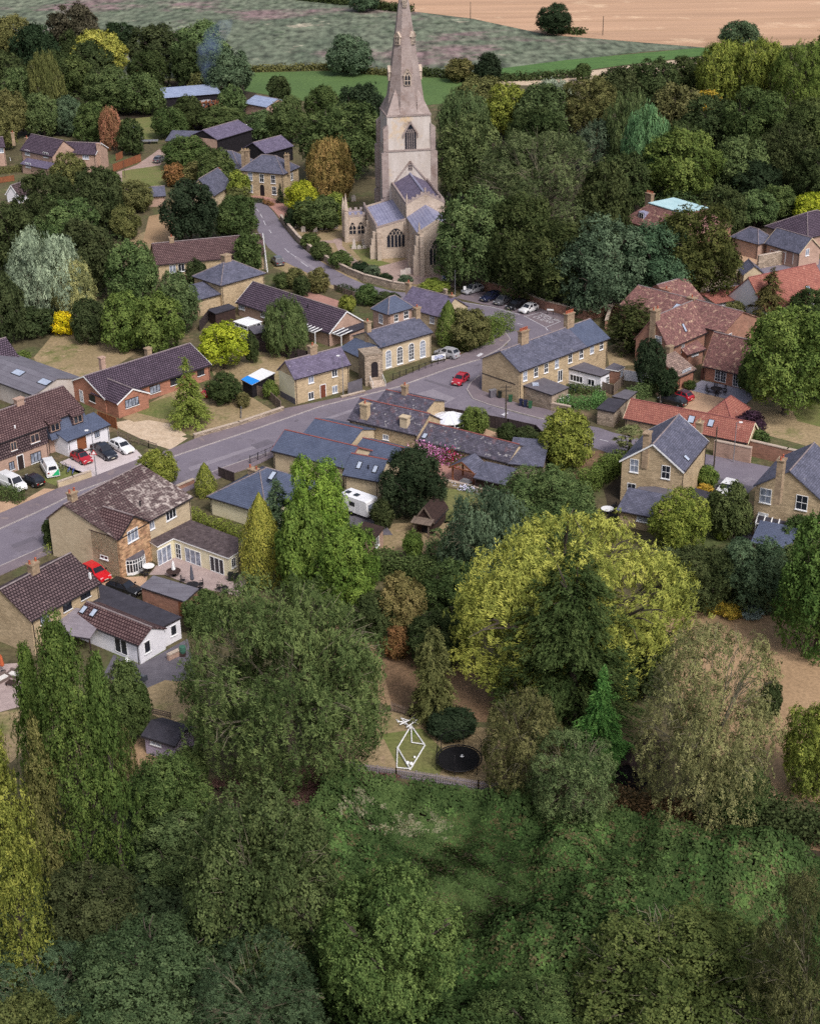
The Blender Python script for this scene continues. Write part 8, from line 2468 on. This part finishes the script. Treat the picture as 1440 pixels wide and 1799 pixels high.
 (1290, 335, 1365, 395, 'round', AS, 'grey green shrubs above the stable roofs'),
 (1330, 325, 1400, 380, 'round', MG, 'green shrubs behind the stables'),
 (1392, 338, 1460, 390, 'round', LM, 'bright yellow green bush at the right edge above the purple roof'),
]
for t in TREES:
	kind = 'shrub' if (t[3] - t[1] < 62 and not any(w in t[6] for w in ('tree', 'conifer', 'yew', 'fir'))) else 'tree'
	if 'bush' in t[6] or 'shrub' in t[6]: kind = 'shrub'
	tree(*t[:7], cat=kind, name={'shrub': 'shrub', 'tree': 'tree'}[kind], gy=t[7] if len(t) > 7 else None, squash=t[8] if len(t) > 8 else 1.0)

# the woods, each tree its own object
def wood(rows, group, labels):
	for i, (x0, y0, x1, y1, kind, col) in enumerate(rows):
		tree(x0, y0, x1, y1, kind, col, labels(i, x0, y0, x1, y1, kind, col), group=group)
CN = {tuple(DK): 'dark green', tuple(MG): 'mid green', tuple(AS): 'grey green', tuple(OL): 'olive', tuple(LI): 'yellow green', tuple(BGN): 'blue green', tuple(GO): 'golden', tuple(RU): 'rusty', tuple(GW): 'silver', tuple(DG): 'very dark', tuple(TN): 'tan', tuple(YL): 'golden yellow', tuple(BR): 'bright green'}
SH = {'round': 'rounded', 'sparse': 'loose twiggy', 'weep': 'weeping', 'feather': 'feathery', 'tall': 'columnar', 'cone': 'conical', 'yew': 'dense'}
EW = [(770, 160, 860, 260, 'weep', AS), (800, 135, 900, 210, 'round', OL), (850, 150, 935, 240, 'round', LI), (900, 150, 1000, 250, 'round', AS), (890, 190, 1000, 280, 'round', DK), (935, 140, 1010, 200, 'weep', GW),
 (985, 135, 1095, 235, 'round', OL), (1040, 120, 1130, 200, 'round', DK), (1100, 105, 1190, 190, 'round', DK), (1060, 165, 1150, 300, 'weep', AS), (1010, 210, 1085, 300, 'sparse', BGN), (1090, 190, 1170, 330, 'weep', C(100, 130, 92)),
 (1140, 150, 1230, 240, 'round', OL), (1170, 100, 1240, 165, 'round', DK), (1225, 75, 1320, 180, 'feather', LI), (1290, 70, 1385, 185, 'feather', LI), (1355, 75, 1470, 200, 'feather', BR), (1425, 55, 1500, 140, 'round', OL),
 (1200, 170, 1300, 260, 'round', DK), (1245, 130, 1285, 168, 'round', RU), (1215, 160, 1265, 200, 'round', GO), (1270, 155, 1390, 270, 'round', MG), (1370, 175, 1480, 300, 'round', MG), (1320, 220, 1430, 330, 'round', DK),
 (1390, 260, 1500, 360, 'round', DK), (1250, 240, 1350, 340, 'round', AS), (1160, 215, 1240, 300, 'round', DK), (1280, 280, 1370, 350, 'round', DG), (870, 240, 960, 330, 'round', DK), (1050, 270, 1140, 370, 'round', DK)]
HOR = lambda x: 'beside the spire' if x < 900 else ('behind the big grey olive tree' if x < 1080 else ('behind the walnut' if x < 1240 else 'near the right edge'))
def lab_e(i, x0, y0, x1, y1, kind, col):
	return '%s %s tree %s, %s of east wood' % (CN.get(tuple(col), 'pale green'), SH[kind], HOR((x0 + x1) / 2), 'front' if y1 > 290 else ('back' if y1 < 205 else 'middle'))
wood(EW, 'trees of the wood right of the church', lab_e)
WW = [(-30, 30, 60, 120, 'round', OL), (20, 45, 105, 130, 'round', DG), (85, 10, 180, 100, 'round', C(74, 72, 56)), (60, 90, 130, 165, 'round', DK), (130, 55, 225, 130, 'round', YL), (120, 75, 200, 150, 'round', DK), (175, 40, 240, 90, 'round', DG),
 (225, 45, 320, 120, 'round', DK), (300, 40, 400, 130, 'round', AS), (225, 90, 300, 150, 'round', DK), (300, 75, 370, 150, 'round', DK), (355, 88, 442, 165, 'round', BGN), (-30, 90, 50, 165, 'round', DK), (50, 95, 110, 190, 'weep', OL), (0, 120, 60, 185, 'round', AS),
 (85, 100, 160, 165, 'round', MG), (145, 120, 235, 195, 'round', MG), (210, 130, 290, 198, 'round', AS), (225, 122, 262, 150, 'round', RU), (-20, 160, 50, 240, 'round', OL), (40, 165, 110, 235, 'round', AS), (95, 170, 150, 235, 'round', BGN), (130, 180, 200, 250, 'round', MG),
 (175, 190, 215, 260, 'feather', C(150, 112, 84)), (205, 210, 252, 270, 'round', DK), (265, 190, 330, 240, 'round', MG), (300, 170, 360, 225, 'round', DK), (330, 195, 362, 225, 'round', PU), (350, 185, 430, 228, 'round', MG), (385, 150, 432, 200, 'round', AS), (-40, 190, 30, 260, 'round', OL), (105, 55, 140, 110, 'round', DK), (330, 128, 380, 168, 'round', OL)]
def lab_w(i, x0, y0, x1, y1, kind, col):
	xm = (x0 + x1) / 2
	w = 'at the left edge' if xm < 45 else ('left of the golden crown' if xm < 120 else ('around the golden crown' if xm < 225 else 'by the metal roofed shed'))
	c = CN.get(tuple(col), 'purple' if tuple(col) == tuple(PU) else 'brown')
	return '%s %s tree %s, %s of west wood' % (c, SH[kind], w, 'top' if y1 < 135 else ('middle' if y1 < 200 else 'lower side'))
wood(WW, 'trees of the wood at the upper left', lab_w)

# a few trees whose look needs more
def palm(px, py, top, label):
	b = P(px, py)
	zt = zat(b.x, b.y, top + 18)
	r = empty('palm_tree', b)
	tag(r, label, 'palm tree')
	mb = MB(); mb.tube((0, 0, 0), (.05, 0, zt * .75), .24, .2, 8); mb.build('trunk', m_bark, r)
	rng = np.random.default_rng(5)
	pos, nrm, ax = [], [], []
	for i in range(46):
		a = rng.random() * 6.28; el = rng.uniform(-.8, 1.3); L = rng.uniform(1.7, 2.5)
		d = np.array([math.cos(a) * math.cos(el), math.sin(a) * math.cos(el), math.sin(el)])
		c = np.array([.05, 0, zt * .72]) + d * L * .75
		for k in range(13):
			f = (k - 6) / 6 * 1.1
			side = np.cross(d, [0, 0, 1.0]); side /= np.linalg.norm(side)
			e = d * math.cos(f) + side * math.sin(f)
			pos.append(c + e * .4 - np.array([0, 0, .12])); ax.append(e + np.array([0, 0, -.25])); nrm.append(np.cross(e, side) * .3 + np.array([0, 0, 1]) + rng.normal(size=3) * .2)
	n = len(pos)
	o = bpy.data.objects.new('crown', leaf_mesh('crown_palm', np.array(pos), np.array(nrm), np.full(n, 1.3), np.full(n, .2), np.clip(rng.normal(.5, .15, n), 0, 1), np.array(ax)))
	o.color = C(112, 116, 78); link(o, r)
palm(1104, 806, 738, 'fan palm with a shaggy green head beside the tall villa')

# hedges
hedge([(793, 606), (818, 612), (850, 603)], 2.6, 2.3, BR, 'bright green clipped hedge on the junction corner, low front stretch', .22)
hedge([(858, 592), (884, 580)], 3.0, 3.0, BR, 'bright green clipped hedge beside the junction, tall block', .22)
hedge([(335, 920), (418, 950)], 1.4, 1.9, LI, 'clipped yellow green hedge between the patio house and white bungalow', .2)
hedge([(-30, 866), (34, 882)], 1.6, 1.8, MG, 'dark clipped hedge beside the white van', .2)
hedge([(84, 972), (104, 966)], .9, 1.0, LI, 'small clipped box hedge at the corner of the mossy house', .16)
hedge([(668, 1010), (780, 1030)], 2.6, 2.6, MG, 'long dark green laurel hedge behind the tan tree', .3, rough=.25)
hedge([(1106, 712), (1140, 690), (1162, 676)], 1.6, 2.2, AS, 'dense hedge between the black garages and manor gravel', .22)
hedge([(1030, 862), (1064, 838), (1088, 822)], 2.2, 2.4, BR, 'two tone green hedge at the lane left of the palm', .24)
hedge([(1250, 1440), (1340, 1452), (1460, 1475)], 3.2, 2.2, DK, 'low bramble hedge along the edge of the parched lawn', .34, rough=.3, dens=40)
hedge([(1085, 1418), (1230, 1435)], 2.0, 1.3, C(92, 76, 54), 'russet bramble hedge beside the black shed', .3, rough=.35, dens=40)
hedge([(978, 716), (1050, 716), (1052, 706)], 1.7, 1.6, C(88, 122, 70), 'green clipped shrubs in the terrace back garden', .22)
hedge([(1000, 690), (1050, 692)], 1.3, 1.2, MG, 'low green bushes behind the terrace extension', .22)
hedge([(600, 512), (640, 524)], 1.4, 1.2, DK, 'dark garden hedge along the church road', .22)
hedge([(3, 305), (38, 300)], 2.2, 1.3, OL, 'olive clipped hedge before the estate houses', .3, dens=30)
hedge([(500, -4), (610, 8)], 5, 1.8, DK, 'far hedge on the stubble edge, left stretch', .9, dens=6, rough=.5)
hedge([(648, 14), (715, 21)], 5, 2.4, DK, 'far hedge on the stubble edge, behind the spire top', .9, dens=6, rough=.5)
hedge([(975, 57), (1018, 60)], 5, 1.5, DK, 'far hedge foot beside the dark stubble tree', .9, dens=6, rough=.5)
hedge([(430, 126), (570, 122), (690, 133)], 3, 1.4, OL, 'thin hedge between meadow and pasture left of the spire', .7, dens=9, rough=.4)
hedge([(740, 133), (870, 142)], 3, 2.0, DK, 'dark hedge between meadow and pasture right of the spire', .7, dens=9, rough=.4)
hedge([(880, 142), (960, 140), (1010, 135)], 3, 1.8, DK, 'dark hedge below the green crop strip', .7, dens=9, rough=.4)
hedge([(0, 640), (48, 628)], 1.2, 1.0, BR, 'low green hedge beside the grey barn', .25)
hedge([(425, 352), (460, 356)], .9, .8, DK, 'low clipped hedge at the foot of the Georgian house', .25)
hedge([(466, 358), (478, 362)], .9, .8, RU, 'reddish low hedge right of the Georgian door', .25)

# ground cover of the uncultivated strip
BRM = C(64, 82, 47)
scatter('undergrowth', [(440, 1480), (560, 1440), (600, 1384), (740, 1392), (905, 1420), (1040, 1440), (1200, 1485), (1460, 1520), (1560, 1880), (560, 1880), (480, 1600)], 190000, .30, bumps(2.5, .1, 1), BRM, 3)
scatter('undergrowth', [(-80, 1500), (150, 1500), (230, 1390), (420, 1440), (560, 1420), (480, 1640), (620, 1900), (-140, 1900)], 90000, .32, bumps(1.0, .35, 2), C(70, 84, 58), 4)
scatter('undergrowth', [(370, 1385), (600, 1345), (700, 1372), (560, 1430)], 9000, .34, bumps(.5, .2, 4), C(104, 80, 74), 5)
scatter('dry_grass', [(590, 1440), (640, 1420), (690, 1432), (740, 1425), (800, 1450), (770, 1462), (790, 1482), (720, 1470), (690, 1486), (640, 1466), (606, 1470)], 6000, .3, bumps(2.5, .15, 1), C(116, 116, 92), 6, .5, .25)
scatter('undergrowth', [(560, 1460), (700, 1420), (905, 1440), (1040, 1460), (1300, 1520), (1440, 1560), (1400, 1700), (1000, 1750), (620, 1700)], 40000, .26, bumps(2.5, .16, 1), C(88, 84, 58), 21, .4, .42)
scatter('undergrowth', [(560, 1460), (700, 1420), (905, 1440), (1040, 1460), (1300, 1520), (1440, 1560), (1440, 1790), (900, 1790), (620, 1700)], 30000, .34, bumps(2.5, .2, 1), C(74, 98, 54), 22, .2, .5)
scatter('undergrowth', [(1150, 985), (1370, 960), (1450, 1000), (1380, 1062), (1180, 1062)], 14000, .34, bumps(1.0, .7, 6), C(78, 88, 60), 7)
scatter('undergrowth', [(760, 940), (960, 940), (960, 1040), (800, 1080), (740, 1000)], 12000, .34, bumps(1.0, .6, 7), C(76, 92, 58), 8)
scatter('undergrowth', [(940, 800), (1000, 805), (1040, 870), (1050, 930), (1000, 930), (880, 860)], 7000, .34, bumps(.8, .4, 8), C(78, 92, 56), 9)
scatter('undergrowth', [(1150, 400), (1100, 340), (1300, 300), (1480, 300), (1480, 372), (1330, 395), (1270, 412)], 26000, .5, bumps(1.4, .6, 9), C(76, 92, 58), 10)
scatter('undergrowth', [(-100, 240), (-60, 150), (150, 150), (300, 165), (290, 195), (210, 210), (190, 240), (40, 235)], 26000, .55, bumps(1.6, .6, 10), C(86, 96, 62), 11)
scatter('undergrowth', [(-60, 400), (120, 330), (220, 330), (230, 420), (190, 520), (40, 590), (-60, 560)], 26000, .4, bumps(1.2, .5, 11), C(66, 80, 50), 12)
